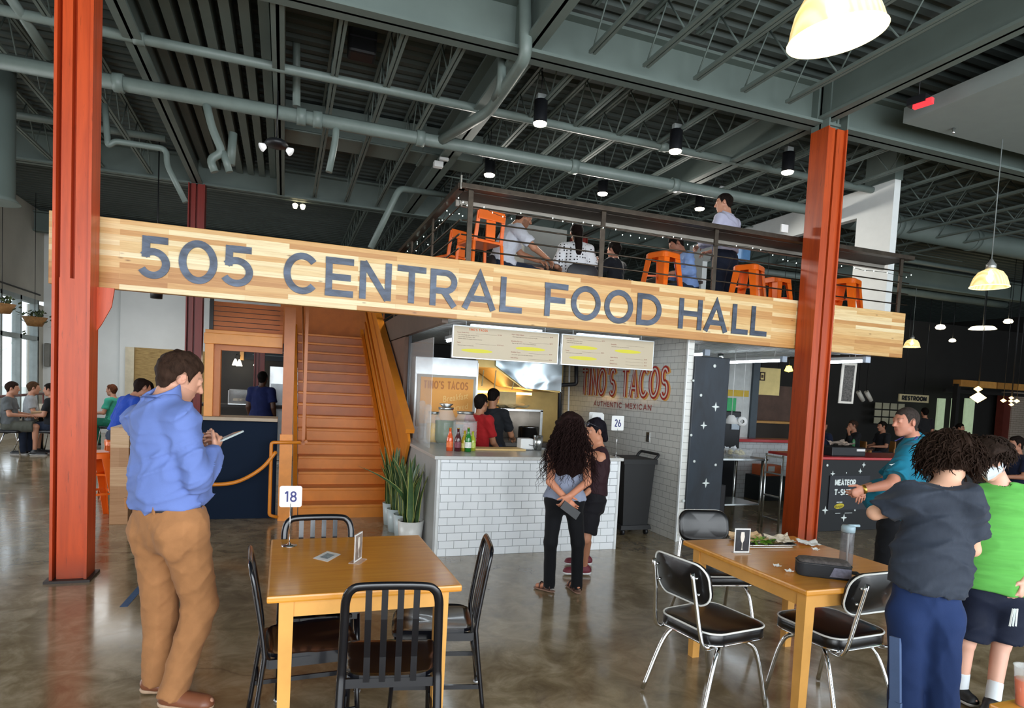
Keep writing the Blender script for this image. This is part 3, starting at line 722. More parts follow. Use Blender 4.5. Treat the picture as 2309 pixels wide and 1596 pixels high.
def diner_chair():
    t = thing('diner_chair', 'x', 'chair')
    seat = rr_outline(.43, .43, .09, taper=-.06)
    cushion(MB(), seat, lambda u, v, h: (u, v, .405+h), .06, .016).build('seat', VINYL, t)
    o = MB(); o.tube([(u, v, .466) for u, v in seat], .0055, 6, closed=True); o.build('seat_piping', PIPING, t)
    o = MB(); o.tube([(u*.985, v*.985, .404) for u, v in seat], .0065, 6, closed=True); o.build('seat_rim', CHROME, t)
    # backrest pad, leaning back
    bo = rr_outline(.40, .235, .085)
    tilt = math.radians(14)
    def pl(u, v, h):  # u across, v up the pad, h toward the sitter
        cv = .03*(u/.2)**2
        y = -.275-v*math.sin(tilt)+(h+cv)*math.cos(tilt); z = .715+v*math.cos(tilt)+(h+cv)*math.sin(tilt); return (u, y, z)
    cushion(MB(), bo, pl, .024, .012).build('backrest', VINYL, t)
    o = MB(); o.tube([pl(u, v, .0) for u, v in bo], .0055, 6, closed=True); o.build('backrest_piping', PIPING, t)
    for s in (-1, 1):
        P = [(s*.12, .02, .385), (s*.165, -.16, .385), (s*.178, -.235, .40), (s*.172, -.262, .47), (s*.155, -.285, .62), (s*.145, -.318, .79)]
        MB().tube(curve3(P, 5), .0115, 10).build('back_tube', CHROME, t)
        for v in (.045, -.045): MB().lathe([(0, -.014), (.008, -.014), (.008, 0), (0, 0)], pl(s*.148, v, -.012), 8, axis=(0, 1, 0)).build('screw', CHROME, t)
        F = [(s*.06, .0, .39), (s*.15, .1, .375), (s*.185, .16, .30), (s*.21, .225, .01)]
        MB().tube(curve3(F, 6), .0125, 10).build('leg', CHROME, t)
        B = [(s*.06, -.02, .39), (s*.15, -.1, .375), (s*.19, -.17, .30), (s*.225, -.275, .01)]
        MB().tube(curve3(B, 6), .0125, 10).build('leg', CHROME, t)
    return t
dc = diner_chair(); dc['group'] = 'chrome diner chairs at the tray table'
dc['label'] = 'chrome and black vinyl diner chair at the left of the tray table, fully in view'
dc.location = (2.28, 2.86, 0); dc.rotation_euler = (0, 0, face(.985, .15))
dup(dc, (2.97, 3.72, 0), face(-.2, -.98), 'chrome diner chair behind the tray table, black backrest front toward the viewer')
dup(dc, (2.915, 2.65, 0), face(-.05, 1), 'chrome diner chair in front of the tray table, beside the boy in navy track pants')

# ------------------------------------------------------------------ things on the tables
WHITE = mat('white_paper', '#e6e7e6', .6, var=.02); NAVYT = mat('navy_print', '#23276a', .5, var=0)
def number_stand(p, num, label, h=.335, s=.115, rz=0, group=None):
    t = thing('table_number_stand', label, 'number stand', p, group); x, y, z = p
    MB().lathe([(0, 0), (.042, 0), (.042, .003), (.012, .008), (.004, .02), (0, .02)], p, 24).build('base', CHROME, t)
    MB().tube([(x, y, z+.01), (x, y, z+h-s+.02)], .0022, 8).build('rod', CHROME, t)
    c, sn = math.cos(rz), math.sin(rz)
    o = rr_outline(s, s, .012, 4)
    pl = lambda u, v, w: (x+u*c+w*sn, y+u*sn-w*c, z+h-s/2+v)
    MB().prism(o, .004, lambda u, v, w: pl(u, v, -w)).build('card', WHITE, t)
    hh = s*.5; wd = s*.52
    m = MB(); u = -wd/2; tot = sum(GL[ch][0] for ch in num)+.16*(len(num)-1); k = wd/tot
    for ch in num: glyph_mb(ch, u, -hh/2, k, hh, .0085*s/.115, pl, .0012, m); u += (GL[ch][0]+.16)*k
    m.build('number', NAVYT, t); return t
number_stand((.052, 3.68, .75), '18', 'white number 18 card on a thin chrome stand at the table corner', .335, .118, -.05)
def card_stand(p, rz, h, w, label, pic):
    t = thing('table_card', label, 'menu card', p); x, y, z = p; c, s = math.cos(rz), math.sin(rz)
    pl = lambda u, v, d: (x+u*c-d*s, y+u*s+d*c, z+v)
    AC = Mat('clear_acrylic') if 'acr' not in MATS else None
    if AC: AC.col((.9, .93, .93)).set(Roughness=.05, Alpha=.25); MATS['acr'] = AC.m
    MB().prism([(-w/2, .002), (w/2, .002), (w/2, h), (-w/2, h)], .003, pl).build('holder', MATS['acr'], t)
    m = MB(); m.prism([(-w/2, .0), (w/2, .0), (w/2, .003), (-w/2, .003)], .06, lambda u, v, d: pl(u, v, d-.03)); m.build('foot', MATS['acr'], t)
    MB().prism([(-w/2+.002, .006), (w/2-.002, .006), (w/2-.002, h-.002), (-w/2+.002, h-.002)], .0012, lambda u, v, d: pl(u, v, -.0016+d*.9)).build('card', WHITE, t)
    f = pic == 'light'
    m = MB(); m.prism([(-w/2+.007, .014), (w/2-.007, .014), (w/2-.007, h-.008), (-w/2+.007, h-.008)], .0006, lambda u, v, d: pl(u, v, -.0023+d)); o = m.build('picture', mat('card_dark' if not f else 'card_grey', '#2b2d33' if not f else '#8a7f78', .4, var=.35, vscale=30), t)
    # tall wine glass print
    g = MB(); P = [(-.004, .02), (.004, .02), (.0015, .03), (.0015, .055), (.009, .07), (.012, .09), (.009, .115), (-.009, .115), (-.012, .09), (-.009, .07), (-.0015, .055), (-.0015, .03)]
    k = h/.135; g.prism([(a*k, b*k) for a, b in P], .0005, lambda u, v, d: pl(u, v, -.003+d)); g.build('glass_print', mat('print_gold', '#e7b35c' if not f else '#e4ded4', .4, var=.1), t)
    return t
card_stand((.385, 3.30, .75), math.radians(62), .15, .1, 'small clear menu card holder on the number 18 table, seen nearly edge-on', 'light')
card_stand((2.655, 3.10, .75), math.radians(-10), .155, .105, 'menu card showing a tall glass with a yellow drink, on the tray table', 'dark')
def flat_card(c4, z, label, name='paper_card'):
    t = thing(name, label, 'paper', (sum(p[0] for p in c4)/4, sum(p[1] for p in c4)/4, z))
    m = MB(); vs = [(x, y, z+.0005) for x, y in c4]+[(x, y, z+.0015) for x, y in c4]; m._add(vs, [(0, 3, 2, 1), (4, 5, 6, 7), (0, 1, 5, 4), (1, 2, 6, 5), (2, 3, 7, 6), (3, 0, 4, 7)]); m.build('card', WHITE, t)
    cx, cy = sum(p[0] for p in c4)/4, sum(p[1] for p in c4)/4
    q = [(cx+(x-cx)*.55, cy+(y-cy)*.55) for x, y in c4]; m = MB(); m._add([(x, y, z+.0021) for x, y in q], [(0, 1, 2, 3)]); m.build('print', mat('print_grey', '#8d9aa0', .6, var=.4, vscale=50), t)
flat_card([(.166, 3.395), (.235, 3.317), (.312, 3.451), (.247, 3.527)], .75, 'small printed white card lying flat on the number 18 table')
# tray with food
x, y, z = 3.0, 3.31, .75
t = thing('food_tray', 'small metal tray with brown paper and leftover green salad on the right table', 'tray', (x, y, z))
o = rr_outline(.36, .24, .03, 4); m = MB(); R2 = Matrix.Rotation(-.12, 4, 'Z')
pl = lambda u, v, h: tuple(Vector((x, y, z))+R2 @ Vector((u, v, h)))
m.prism([(u*.94, v*.93) for u, v in o], .004, pl); m.tube([pl(u, v, .014) for u, v in o], .005, 6, closed=True); 
n = len(o); vs = [pl(u*.94, v*.93, .003) for u, v in o]+[pl(u, v, .015) for u, v in o]; m._add(vs, [(i, (i+1) % n, (i+1) % n+n, i+n) for i in range(n)]); m.build('tray', STAINL, t)
KR = mat('brown_paper', '#c9a983', .8, var=.1, vscale=20, bump=.1, bscale=60)
def crumpled(cx, cy, cz, w, d, h, seed, m, name, parent, rz=0):
    rnd = random.Random(seed); n = 9; vs = []; fs = []
    for j in range(n):
        for i in range(n):
            u, v = i/(n-1)-.5, j/(n-1)-.5; zz = h*(abs(u*v)*1.6+.5*max(0, v)+.35*rnd.random())
            a = u*w+rnd.uniform(-1, 1)*w*.03; b = v*d+rnd.uniform(-1, 1)*d*.03
            vs.append((cx+a*math.cos(rz)-b*math.sin(rz), cy+a*math.sin(rz)+b*math.cos(rz), cz+zz))
    for j in range(n-1):
        for i in range(n-1): a = j*n+i; fs.append((a, a+1, a+n+1, a+n))
    q = MB(); q._add(vs, fs, False); k = len(vs); q._add([(a, b, c+.0012) for a, b, c in vs], [f[::-1] for f in fs], False)
    return q.build(name, m, parent)
crumpled(2.92, 3.36, .757, .22, .16, .06, 3, KR, 'paper_liner', t, -.2)
crumpled(3.13, 3.30, .757, .17, .15, .05, 5, mat('pale_paper', '#d8ccb9', .7, var=.05), 'paper_liner', t, -.3)
rnd = random.Random(8); m = MB()
for i in range(70):
    cx, cy = rnd.gauss(2.965, .05), rnd.gauss(3.27, .028); cz = .765+abs(rnd.gauss(0, .012)); a = rnd.uniform(0, 6.28); l = rnd.uniform(.012, .026); w = l*.5; tl = rnd.uniform(-.8, .8)
    d = Vector((math.cos(a), math.sin(a), tl*.6))*l; e = Vector((-math.sin(a), math.cos(a), rnd.uniform(-.5, .5)))*w; c = Vector((cx, cy, cz)); m._add([c-d, c+e, c+d, c-e], [(0, 1, 2, 3)])
m.build('salad', mat('salad_green', '#6da32c', .5, var=.4, vscale=40), t)['kind'] = 'stuff'
crumpled(3.30, 3.22, .7515, .13, .1, .03, 11, WHITE, 'napkin', tag(bpy.data.objects.new('paper_napkin', None), 'crumpled white napkin right of the food tray', 'napkin') if False else None, -.4)
bpy.data.objects['napkin'].name = 'paper_napkin'; tag(bpy.data.objects['paper_napkin'], 'crumpled white napkin right of the food tray', 'napkin')
for p, lab in (((2.655, 2.80), 'small torn bit of white paper in front of the lunch bag, the farther one'), ((2.645, 2.70), 'small torn bit of white paper touching the corner of the lunch bag'), ((3.22, 3.08), 'rolled white paper scrap near the napkin')):
    o = crumpled(p[0], p[1], .7515, .04, .03, .018, int(p[1]*100), WHITE, 'paper_scrap', None); tag(o, lab, 'paper scrap', 'paper scraps on the tray table')
# lunch bag (insulated case)
t = thing('lunch_bag', 'dark grey zipped lunch bag lying on the near edge of the right table', 'bag', (2.80, 2.60, .75))
R2 = Matrix.Rotation(math.radians(-34), 4, 'Z'); o = rr_outline(.27, .135, .035, 5)
pl = lambda u, v, h: tuple(Vector((2.80, 2.62, .75))+R2 @ Vector((u, v, h)))
cushion(MB(), o, lambda u, v, h: pl(u, v, h), .072, .012).build('bag_body', mat('bag_black', '#22252a', .75, var=.15, bump=.2, bscale=200), t)
cushion(MB(), [(u*.97, v*.95) for u, v in o], lambda u, v, h: pl(u, v, .07+h), .012, .01).build('bag_lid', mat('bag_speckle', '#5a5555', .8, var=.45, vscale=45), t)
m = MB(); m.tube([pl(u*1.005, v*1.005, .07) for u, v in o], .003, 6, closed=True); m.build('zip', mat('zip_dark', '#3b3d42', .4), t)
MB().prism([(.02, .012), (.125, .012), (.125, .062), (.04, .062)], .002, lambda u, v, w: pl(u, -.0685-w, v)).build('side_patch', mat('bag_patch', '#77788a', .8, var=.3, vscale=60), t)
m = MB(); m.tube([pl(.13, .0, .03), pl(.17, .01, .028), pl(.2, .0, .02)], [.016, .02, .008], 8, flat=.5); m.build('handle_strap', mat('bag_black', '#22252a'), t)
# water bottle
p = (3.12, 2.76, .75); t = thing('water_bottle', 'clear grey water bottle with a pale blue flip cap on the right table', 'bottle', p)
SG = Mat('smoke_plastic'); SG.col(srgb('#77777c')).set(Roughness=.1, Alpha=.5); SG = SG.m
MB().lathe([(0, 0), (.034, 0), (.037, .01), (.036, .08), (.036, .19), (.034, .2), (.0, .2)], p, 24).build('bottle_body', SG, t)
MB().lathe([(0, .198), (.037, .198), (.038, .225), (.034, .236), (0, .238)], p, 24).build('cap', mat('pale_blue_plastic', '#a9c4d2', .4), t)
MB().tube([(p[0], p[1], .985), (p[0]+.07, p[1]-.012, .984)], .008, 8).build('spout_lid', mat('pale_blue_plastic', '#a9c4d2'), t)
MB().tube([(p[0]+.005, p[1], .77), (p[0]+.005, p[1], .95)], .006, 8).build('straw', WHITE, t)
# cup at the lower right corner on its own table
t = thing('side_table', 'corner of a wooden table at the bottom right, under the orange drink', 'table', (2.55, 1.1, 0))
MB().box(2.16, 2.95, .75, 1.33, .715, .75, .006).build('tabletop', WOODT, t)
for q in ((2.2, 1.24), (2.86, 1.24), (2.2, .8), (2.86, .8)): MB().box(q[0], q[0]+.05, q[1], q[1]+.05, 0, .716).build('leg', WOODL, t)
p = (2.262, 1.285, .75); t = thing('drink_cup', 'clear plastic cup of orange drink at the bottom right corner', 'cup', p)
CL = Mat('clear_cup_plastic'); CL.col((.9, .93, .93)).set(Roughness=.06, Alpha=.25); CLEAR = CL.m
MB().lathe([(0, 0), (.026, 0), (.038, .125), (.041, .127), (.036, .125), (.025, .004)], p, 24).build('cup', CLEAR, t)
MB().lathe([(0, .004), (.0255, .005), (.0335, .085), (0, .086)], p, 24).build('drink', mat('orange_drink', '#f06a32', .2, var=.1), t)

# ------------------------------------------------------------------ taco stand counter
TILE = tile_mat('white_counter_tile', '#eef2f6', '#8f9699', .155, .0775, 'XZ', .0026)
TILEW = tile_mat('white_wall_tile', '#e4e4df', '#9a9a97', .155, .0775, 'YZ', .0026)
STONE = mat('pale_countertop', '#c2c2bf', .3, var=.06, vscale=30)
t = thing('taco_counter', 'taco stand counter faced with white brick tiles and a pale top', 'counter', (2.4, 6.4, 0))
MB().box(1.46, 3.43, 6.0, 6.1, 0, .965).build('tiled_front', TILE, t)
MB().box(3.38, 3.43, 6.1, 6.7, 0, .965).build('end_panel', STONE, t)
MB().box(1.41, 1.46, 6.0, 7.95, 0, .965).build('side_panel', mat('grey_side_panel', '#a9a9a8', .5, var=.05), t)
for x in (1.44, 3.43): MB().box(x-.012, x+.012, 5.99, 6.01, 0, .965).build('corner_trim', mat('white_trim', '#e2e5e6', .4), t)
MB().box(1.39, 3.47, 5.97, 6.72, .965, 1.0, .006).build('countertop', STONE, t)
MB().box(1.39, 2.05, 6.72, 7.95, .965, 1.0, .006).build('countertop', STONE, t)
structure('wall_tile', TILEW, MB().box(4.36, 4.44, 6.2, 12.0, 0, 2.38))
MB().box(4.345, 4.36, 6.19, 6.22, 0, 2.38).build('trim_1', mat('bright_trim', '#eef2f4', .3), None)['kind'] = 'structure'
PB = Mat('night_blue_panel_paint'); f = PB.noise(PB.coords('Object', (3, 3, 1.2)), 1.5, 4, .6, .5)
PB.col(PB.ramp(f, [(.3, srgb('#141a22')), (.7, srgb('#28333f'))])).set(Roughness=.5); PB = PB.m
t = thing('star_panel', 'tall dark blue panel with painted white stars at the end of the tiled wall', 'panel', (4.66, 6.2, 0))
MB().box(4.44, 4.93, 6.17, 6.22, 0, 2.17, .01).build('panel_board', PB, t)
STAR = mat('white_star_paint', '#e3ecea', .5, var=0)
def star_mb(cx, cz, r, Y, mb):
    o = []
    for k in range(16):
        a = math.pi/2*(k/4); rr = r*(1 if k % 4 == 0 else (.2 if k % 4 == 2 else .34)); rr *= (.72 if k % 8 == 4-0 and k % 4 == 0 and (k//4) % 2 == 1 else 1)
        if k % 4 == 0 and (k//4) % 2 == 0: rr = r*.72
        o.append((cx+rr*math.cos(a), cz+rr*math.sin(a)))
    mb.prism(o, .003, lambda u, v, w: (u, Y-w, v)); return mb
def dots(lst, Y, par, plane=6.17):
    for x, y, r in lst:
        p = atY(x, y, Y)
        if r > 0: MB().lathe([(0, 0), (r, 0), (r, .003), (0, .003)], (p.x, Y, p.z), 12, axis=(0, -1, 0)).build('painted_dot', STAR, par)
        else: star_mb(p.x, p.z, -r, Y, MB()).build('painted_star', STAR, par)
dots([(1611, 825, .02), (1563, 858, .014), (1580, 891, .018), (1558, 981, .016), (1565, 1040, .017), (1613, 1048, .017), (1541, 1129, .019), (1565, 1150, .015),
      (1613, 917, -.078), (1586, 959, -.066), (1591, 1089, -.08)], 6.168, t)
# lettering on the tiled wall
w = thing('wall_lettering', "TINO'S TACOS AUTHENTIC MEXICAN painted in red and orange on the tiled wall", 'lettering', (4.35, 7.7, 1.5))
plw = lambda k: (lambda u, v, d: (4.358-k-d, 8.90-u, v))
W_ = 8.90-6.56
def letters(txt, u0, width, gap):
    tot = sum((GL[c][0] if c in GL else .45)+gap for c in txt)-gap; k = width/tot; u = u0
    for c in txt:
        if c in GL: yield c, u, k
        u += ((GL[c][0] if c in GL else .45)+gap)*k
for c, u, k in letters("TINO'S TACOS", 0, W_, .2):
    o = glyph_mb(c, u, 1.655, k, .40, .072, plw(.003), .002).build('letter', mat('wall_red_outline', '#b8342c', .6, var=0), w)
    glyph_mb(c, u+.03, 1.643, k, .40, .078, plw(.0), .002).build('letter_shadow', mat('wall_orange_shadow', '#eeb566', .6, var=0), o)
    glyph_mb(c, u, 1.655, k, .40, .022, plw(.006), .002).build('letter_inline', mat('wall_white_inline', '#e8e0d6', .6, var=0), o)
for c, u, k in letters('AUTHENTIC MEXICAN', .42, 1.58, .22): glyph_mb(c, u, 1.50, k, .072, .013, plw(0), .002).build('small_letter', mat('wall_red_small', '#a8564f', .6, var=0), w)
t = thing('light_switch', 'small steel switch plate on the tiled wall', 'switch', (4.35, 6.93, 1.12)); MB().box(4.348, 4.36, 6.89, 6.97, 1.1, 1.225, .002).build('plate', STAINL, t); MB().box(4.344, 4.349, 6.92, 6.94, 1.14, 1.19).build('rocker', BLACKM, t)
# pipes on the tiled wall
t = thing('wall_pipe', 'black jointed pipe running down beside the tiled wall behind the women', 'pipe', (4.2, 8.7, 1)); 
MB().tube(rounded([atY(1299, 815, 8.6), atY(1299, 866, 8.6), atY(1262, 868, 8.6), atY(1260, 1000, 8.6)], .04), .03, 10).build('pipe_run', mat('black_iron', '#1b1b1e', .5), t)
MB().lathe([(0, -.02), (.042, -.02), (.042, .02), (0, .02)], atY(1262, 882, 8.6), 12).build('pipe_collar', STAINL, t)
t = thing('wall_conduit', 'thin white conduit on the tiled wall left of the red lettering', 'conduit', (4.2, 8.4, 1)); MB().tube([atY(1284, 815, 8.8), atY(1279, 1000, 8.8)], .014, 8).build('conduit', WHITE, t)
# menu boards
BEIGE = mat('menu_beige', '#c2b49a', .45, var=.02); MRED = mat('menu_red', '#8a2f22', .6, var=0); MBRN = mat('menu_brown', '#4c3529', .6, var=0); MYEL = mat('menu_yellow', '#d4cc28', .5, var=0); ALU = mat('white_aluminium', '#dfe6ea', .3, metal=.2)
def menu(x0, x1, label, cols, title=None):
    t = thing('menu_board', label, 'menu board', ((x0+x1)/2, 6.35, 1.975)); z0, z1 = 1.975, 2.315
    MB().box(x0, x1, 6.355, 6.40, z0, z1, .004).build('board_frame', ALU, t)
    MB().box(x0+.012, x1-.012, 6.35, 6.356, z0+.012, z1-.012).build('menu_sheet', BEIGE, t)
    MB().box(x0+.2, x1-.2, 6.36, 6.42, z1+.002, z1+.02).build('top_light_strip', mat('strip_light', '#dfefff', .4, emit='#dcefff', es=1.3), t)
    for xx in (x0+.15, x1-.15): MB().tube([(xx, 6.4, z1), (xx, 6.4, 2.41)], .005, 6).build('hanger', ALU, t)
    pl = lambda ox, oz: (lambda u, v, w: (ox+u, 6.349-w, oz+v))
    if title: word_mb("TINO'S TACOS", 0, 0, .022, .005, pl(x0+.17, z1-.05), .0008, width=.2, gap=.25).build('heading', mat('menu_orange', '#d5703f', .6, var=0), t)
    head = MB(); body = MB()
    for cx, rows in cols:
        for zz, kind, a, b in rows:
            if kind == 'h':
                text_mb(a, pl(x0+cx, zz), .017, .0006, mb=head); text_mb(b, pl(x0+cx+.44, zz), .016, .0006, mb=head)
                body.box(x0+cx+.2, x0+cx+.43, 6.3485, 6.349, zz, zz+.0015)
            elif kind == 'b': text_mb(a, pl(x0+cx+.01, zz), .0125, .0006, mb=body)
            else:
                o = [(.17*math.cos(q), .02*math.sin(q)) for q in [math.pi*2*i/28 for i in range(28)]]
                MB().prism(o, .001, lambda u, v, w: (x0+cx+.22+u, 6.349-w, zz+v)).build('yellow_mark', MYEL, t)
    head.build('item_names', MRED, t); body.build('item_lines', MBRN, t)
menu(1.61, 2.80, 'left hanging menu board of the taco stand with an orange heading', [
    (.045, [(2.235, 'h', 'Carne Asada Fries', '$11.00'), (2.212, 'b', 'Fries, Carne Asada, queso, avocado and sour', 0), (2.192, 'b', 'cream of Chile, Red, Green or Both', 0), (2.172, 'b', 'Substitute chicken for al pastor: al pastor (chipotle)', 0), (2.13, 'h', 'Tacos', '$1.99 each'), (2.105, 'b', 'Onion and cilantro, avocado, lime', 0), (2.06, 'y', 0, 0)]),
    (.64, [(2.255, 'h', 'Super Chips Cabana', '$9.99'), (2.232, 'b', 'Nacho topped with Carne Asada, avocado, pico de gallo', 0), (2.185, 'h', 'Breakfast Burritos', '$6.99'), (2.165, 'b', 'Eggs with eggs, potato, cheese, choice of Chile, Bacon', 0), (2.12, 'y', 0, 0), (2.07, 'h', 'Breakfast Tacos', '$3.99'), (2.045, 'b', 'Corn tortilla, eggs, potato and cheese, avocado', 0), (2.01, 'h', 'Side of Fries', '$2.99')])], True)
menu(2.835, 4.0, 'right hanging menu board of the taco stand, three yellow marked lines', [
    (.045, [(2.262, 'h', 'Lunch Burritos', '$7.99'), (2.24, 'b', 'Carne asada, avocado, lettuce, cheese', 0), (2.218, 'b', 'Choice of Chile: Red, Green or Both', 0), (2.178, 'y', 0, 0), (2.13, 'h', 'Tortas', '$8.50'), (2.108, 'b', 'Carne asada, lettuce, tomato, avocado', 0), (2.062, 'y', 0, 0)]),
    (.6, [(2.235, 'h', 'Quesadilla', ''), (2.212, 'b', 'Carne with cheese, sour cream on the side', 0), (2.172, 'y', 0, 0), (2.09, 'h', 'Aguas Frescas', '$2.50'), (2.055, 'h', 'Jarritos', '$2.50'), (2.02, 'h', 'Bottled Sodas', '$2.50')])])
# kitchen behind the counter
t = thing('refrigerator', 'tall white refrigerator side with an orange letter board behind the taco counter', 'refrigerator', (1.98, 8.4, 0))
MB().box(1.56, 2.39, 8.0, 8.75, 0, 2.04, .01).build('body', mat('fridge_white_steel', '#d3d8db', .3, metal=.45, var=.1), t)
MB().box(2.385, 2.40, 8.02, 8.73, .1, 2.0).build('door', STAINL, t); MB().tube([(2.43, 8.1, .9), (2.43, 8.1, 1.5)], .012, 8).build('door_handle', STAINL, t)
b = thing('letter_board', "orange letter board reading TINO'S TACOS Breakfast Served behind the drink jars", 'sign', (1.98, 7.99, 1.25))
MB().box(1.59, 2.365, 7.97, 7.998, 1.15, 1.82, .004).build('board_frame', mat('grey_frame', '#a8a69e', .5), b); MB().box(1.63, 2.325, 7.962, 7.971, 1.19, 1.785).build('board_face', mat('board_orange', '#e5a04a', .6, var=.03), b)
word_mb("TINO'S TACOS", 0, 0, .1, .017, lambda u, v, w: (1.67+u, 7.961-w, 1.64+v), .002, width=.58, gap=.25).build('lettering', mat('board_brown', '#b87336', .6, var=0), b)
text_mb('Breakfast', lambda u, v, w: (1.93+u, 7.960-w, 1.47+v+u*.18), .12, .001, width=.33).build('script_line', mat('board_pale', '#f0c67a', .6, var=0), b)
text_mb('Served', lambda u, v, w: (2.02+u, 7.960-w, 1.36+v+u*.15), .11, .001, width=.24).build('script_line', mat('board_pale', '#f0c67a'), b)
YST = mat('warm_steel', '#b49a62', .32, metal=.8, var=.15, vscale=3)
structure('wall_kitchen', YST, MB().box(2.5, 4.34, 9.6, 9.7, 0, 2.35))
structure('wall_kitchen_side', mat('brown_drywall', '#6c4f3f', .6), MB().box(1.45, 1.5, 8.2, 12.0, 0, 2.29))
t = thing('extractor_hood', 'big stainless extractor hood hanging over the taco kitchen', 'hood', (3.2, 8.8, 1.68))
M = Mat('hammered_steel'); f = M.noise(M.coords('Object', (1.6, 1, 2.2)), 1.3, 1, .4, .8); M.col(srgb('#a9b6bd')).set(Metallic=1, Roughness=.22); M.bump(f, .6, .06)
MB().prism([(2.78, 2.0), (3.18, 1.74), (3.25, 1.70), (3.80, 1.69), (3.80, 2.34), (2.78, 2.34)], .03, lambda u, v, w: (u, 8.45+w, v)).build('hood_front', M.m, t)
MB().prism([(2.5, 2.34), (2.5, 1.97), (2.78, 1.97), (3.18, 1.72), (3.8, 1.66), (3.8, 2.34)], 1.05, lambda u, v, w: (u, 8.49+w, v)).build('hood_body', YST, t)
for q in ((1090, 835, 870), (1118, 835, 875), (1158, 862, 878)): MB().tube([atY(q[0], q[1], 8.44), atY(q[0]-4, q[2], 8.44)], .008, 6).build('hanging_rod', mat('pale_rod', '#e9d9a6', .4), t)
t = thing('warm_lamp_strip', 'warm lamp tucked under the extractor hood', 'lamp', (3.2, 9.2, 1.6)); MB().box(2.7, 3.7, 9.35, 9.45, 1.6, 1.64).build('lamp_body', mat('warm_emit', '#ffd9a0', .5, emit='#ffc978', es=5), t)
t = thing('griddle_range', 'stainless griddle range with raised shelf under the hood', 'cooker', (3.3, 8.8, 0))
MB().box(2.75, 3.7, 8.5, 9.3, 0, .86, .01).build('range_body', STAINL, t); MB().box(2.75, 3.7, 8.45, 9.3, .86, .93, .01).build('griddle_top', mat('griddle_dark', '#3b3733', .4, metal=.6), t)
MB().box(2.95, 3.72, 8.9, 9.4, 1.36, 1.39).build('shelf', STAINL, t); MB().box(3.68, 3.72, 8.9, 9.4, .9, 1.38).build('shelf_side', STAINL, t); MB().box(2.95, 3.72, 9.38, 9.42, .9, 1.36).build('splash_back', mat('brushed_shelf', '#8f857a', .3, metal=.8), t)
t = thing('paper_stack', 'creased yellowish paper heaped on the shelf above the griddle', 'paper', (3.25, 9.1, 1.4)); crumpled(3.25, 9.1, 1.395, .55, .3, .09, 4, mat('cream_cloth', '#e3cf9d', .8), 'paper_sheet', t); MB().box(3.12, 3.4, 9.25, 9.32, 1.392, 1.64).build('paper_box', mat('cream_cloth', '#e3cf9d'), t)
# things on the counter
def on(x, y, z=1.0): return atZ(x, y, z)
def jar(px, py, r, h, col_, label, fill=.85, lid=True, ribs=False):
    p = on(px, py, 1.001); t = thing('drink_jar', label, 'jar', p)
    prof = [(0, 0), (r*.82, 0), (r, .05)]
    if ribs: 
        for k in range(7): zz = .06+(h-.12)*k/7; prof += [(r, zz), (r*1.04, zz+(h-.12)/14)]
    prof += [(r, h*.75), (r*.7, h*.93), (r*.66, h)]
    MB().lathe(prof, p, 26).build('jar_glass', CLEAR, t)
    if col_: MB().lathe([(0, .01), (r*.8, .01), (r*.965, .055), (r*.965, h*fill*.72), (0, h*fill*.73)], p, 24).build('drink', mat('drink_'+col_[1:], col_, .25, var=.15, vscale=14), t)
    if lid: MB().lathe([(r*.5, h), (r*.7, h), (r*.74, h+.03), (0, h+.03)], p, 24).build('jar_lid', STAINL, t)
    return t
jar(1002, 1000, .125, .40, '#42631a', 'big glass jar of dark green fresh drink on the taco counter', .95)
jar(975, 998, .09, .34, '#e5b521', 'glass jar of yellow drink half hidden behind the green one', .95)
jar(1046, 1006, .135, .37, None, 'ribbed empty glass drink jar behind the soda bottles', ribs=True)
for px, py, h, lab in ((948, 992, .46, 'tall clear tube of stacked plastic cups at the left end of the taco counter'), (962, 999, .43, 'clear tube of stacked plastic cups next to the taller one')):
    p = on(px, py, 1.001); t = thing('cup_stack', lab, 'cups'); t.location = p; m = MB(); 
    prof = []
    for k in range(9): prof += [(.04, h*k/9), (.046, h*(k+.8)/9)]
    MB().lathe([(0, 0)]+prof+[(.03, h+.02), (0, h+.03)], p, 18).build('cups', CLEAR, t)
def bottle(px, py, h, body, drink, label, cap='#c9a24a'):
    p = on(px, py, 1.001); t = thing('soda_bottle', label, 'bottle', p, 'soda bottles on the taco counter'); r = .036
    MB().lathe([(0, 0), (r, 0), (r, h*.5), (r*.8, h*.62), (r*.38, h*.82), (r*.36, h*.97), (0, h*.97)], p, 16).build('bottle_body', mat('bottle_'+body[1:], body, .12, var=.05, coat=.5), t)
    MB().lathe([(r*1.02, h*.16), (r*1.02, h*.4)], p, 16).build('bottle_label', mat('lab_'+drink[1:], drink, .5, var=.3, vscale=50), t)
    MB().lathe([(0, h*.965), (r*.42, h*.965), (r*.42, h), (0, h)], p, 12).build('cap', mat('cap_'+cap[1:], cap, .3, metal=.5), t)
bottle(1013, 1016, .245, '#e0592a', '#e8743a', 'orange soda bottle, leftmost of the row on the taco counter')
bottle(1031, 1017, .245, '#4a1a22', '#7b3a4a', 'dark red soda bottle second in the row')
bottle(1046, 1017, .22, '#b9a02a', '#d8cf7a', 'yellow soda bottle beside the green one')
bottle(1054, 1018, .255, '#1f7a2c', '#e4ecdf', 'green glass soda bottle with a white label, tallest of the row')
bottle(1064, 1016, .21, '#a9b534', '#c8d86a', 'lime yellow soda bottle, last of the row')
p = on(1018, 930, 1.35)
t = thing('metal_bowl', 'small steel bowl standing on the lid of the green drink jar', 'bowl', on(1002, 1000, 1.001)+Vector((0, 0, .432))); q = Vector(t.location)
MB().lathe([(0, 0), (.05, .002), (.085, .04), (.082, .04), (.048, .006), (0, .005)], q, 22).build('bowl', STAINL, t)
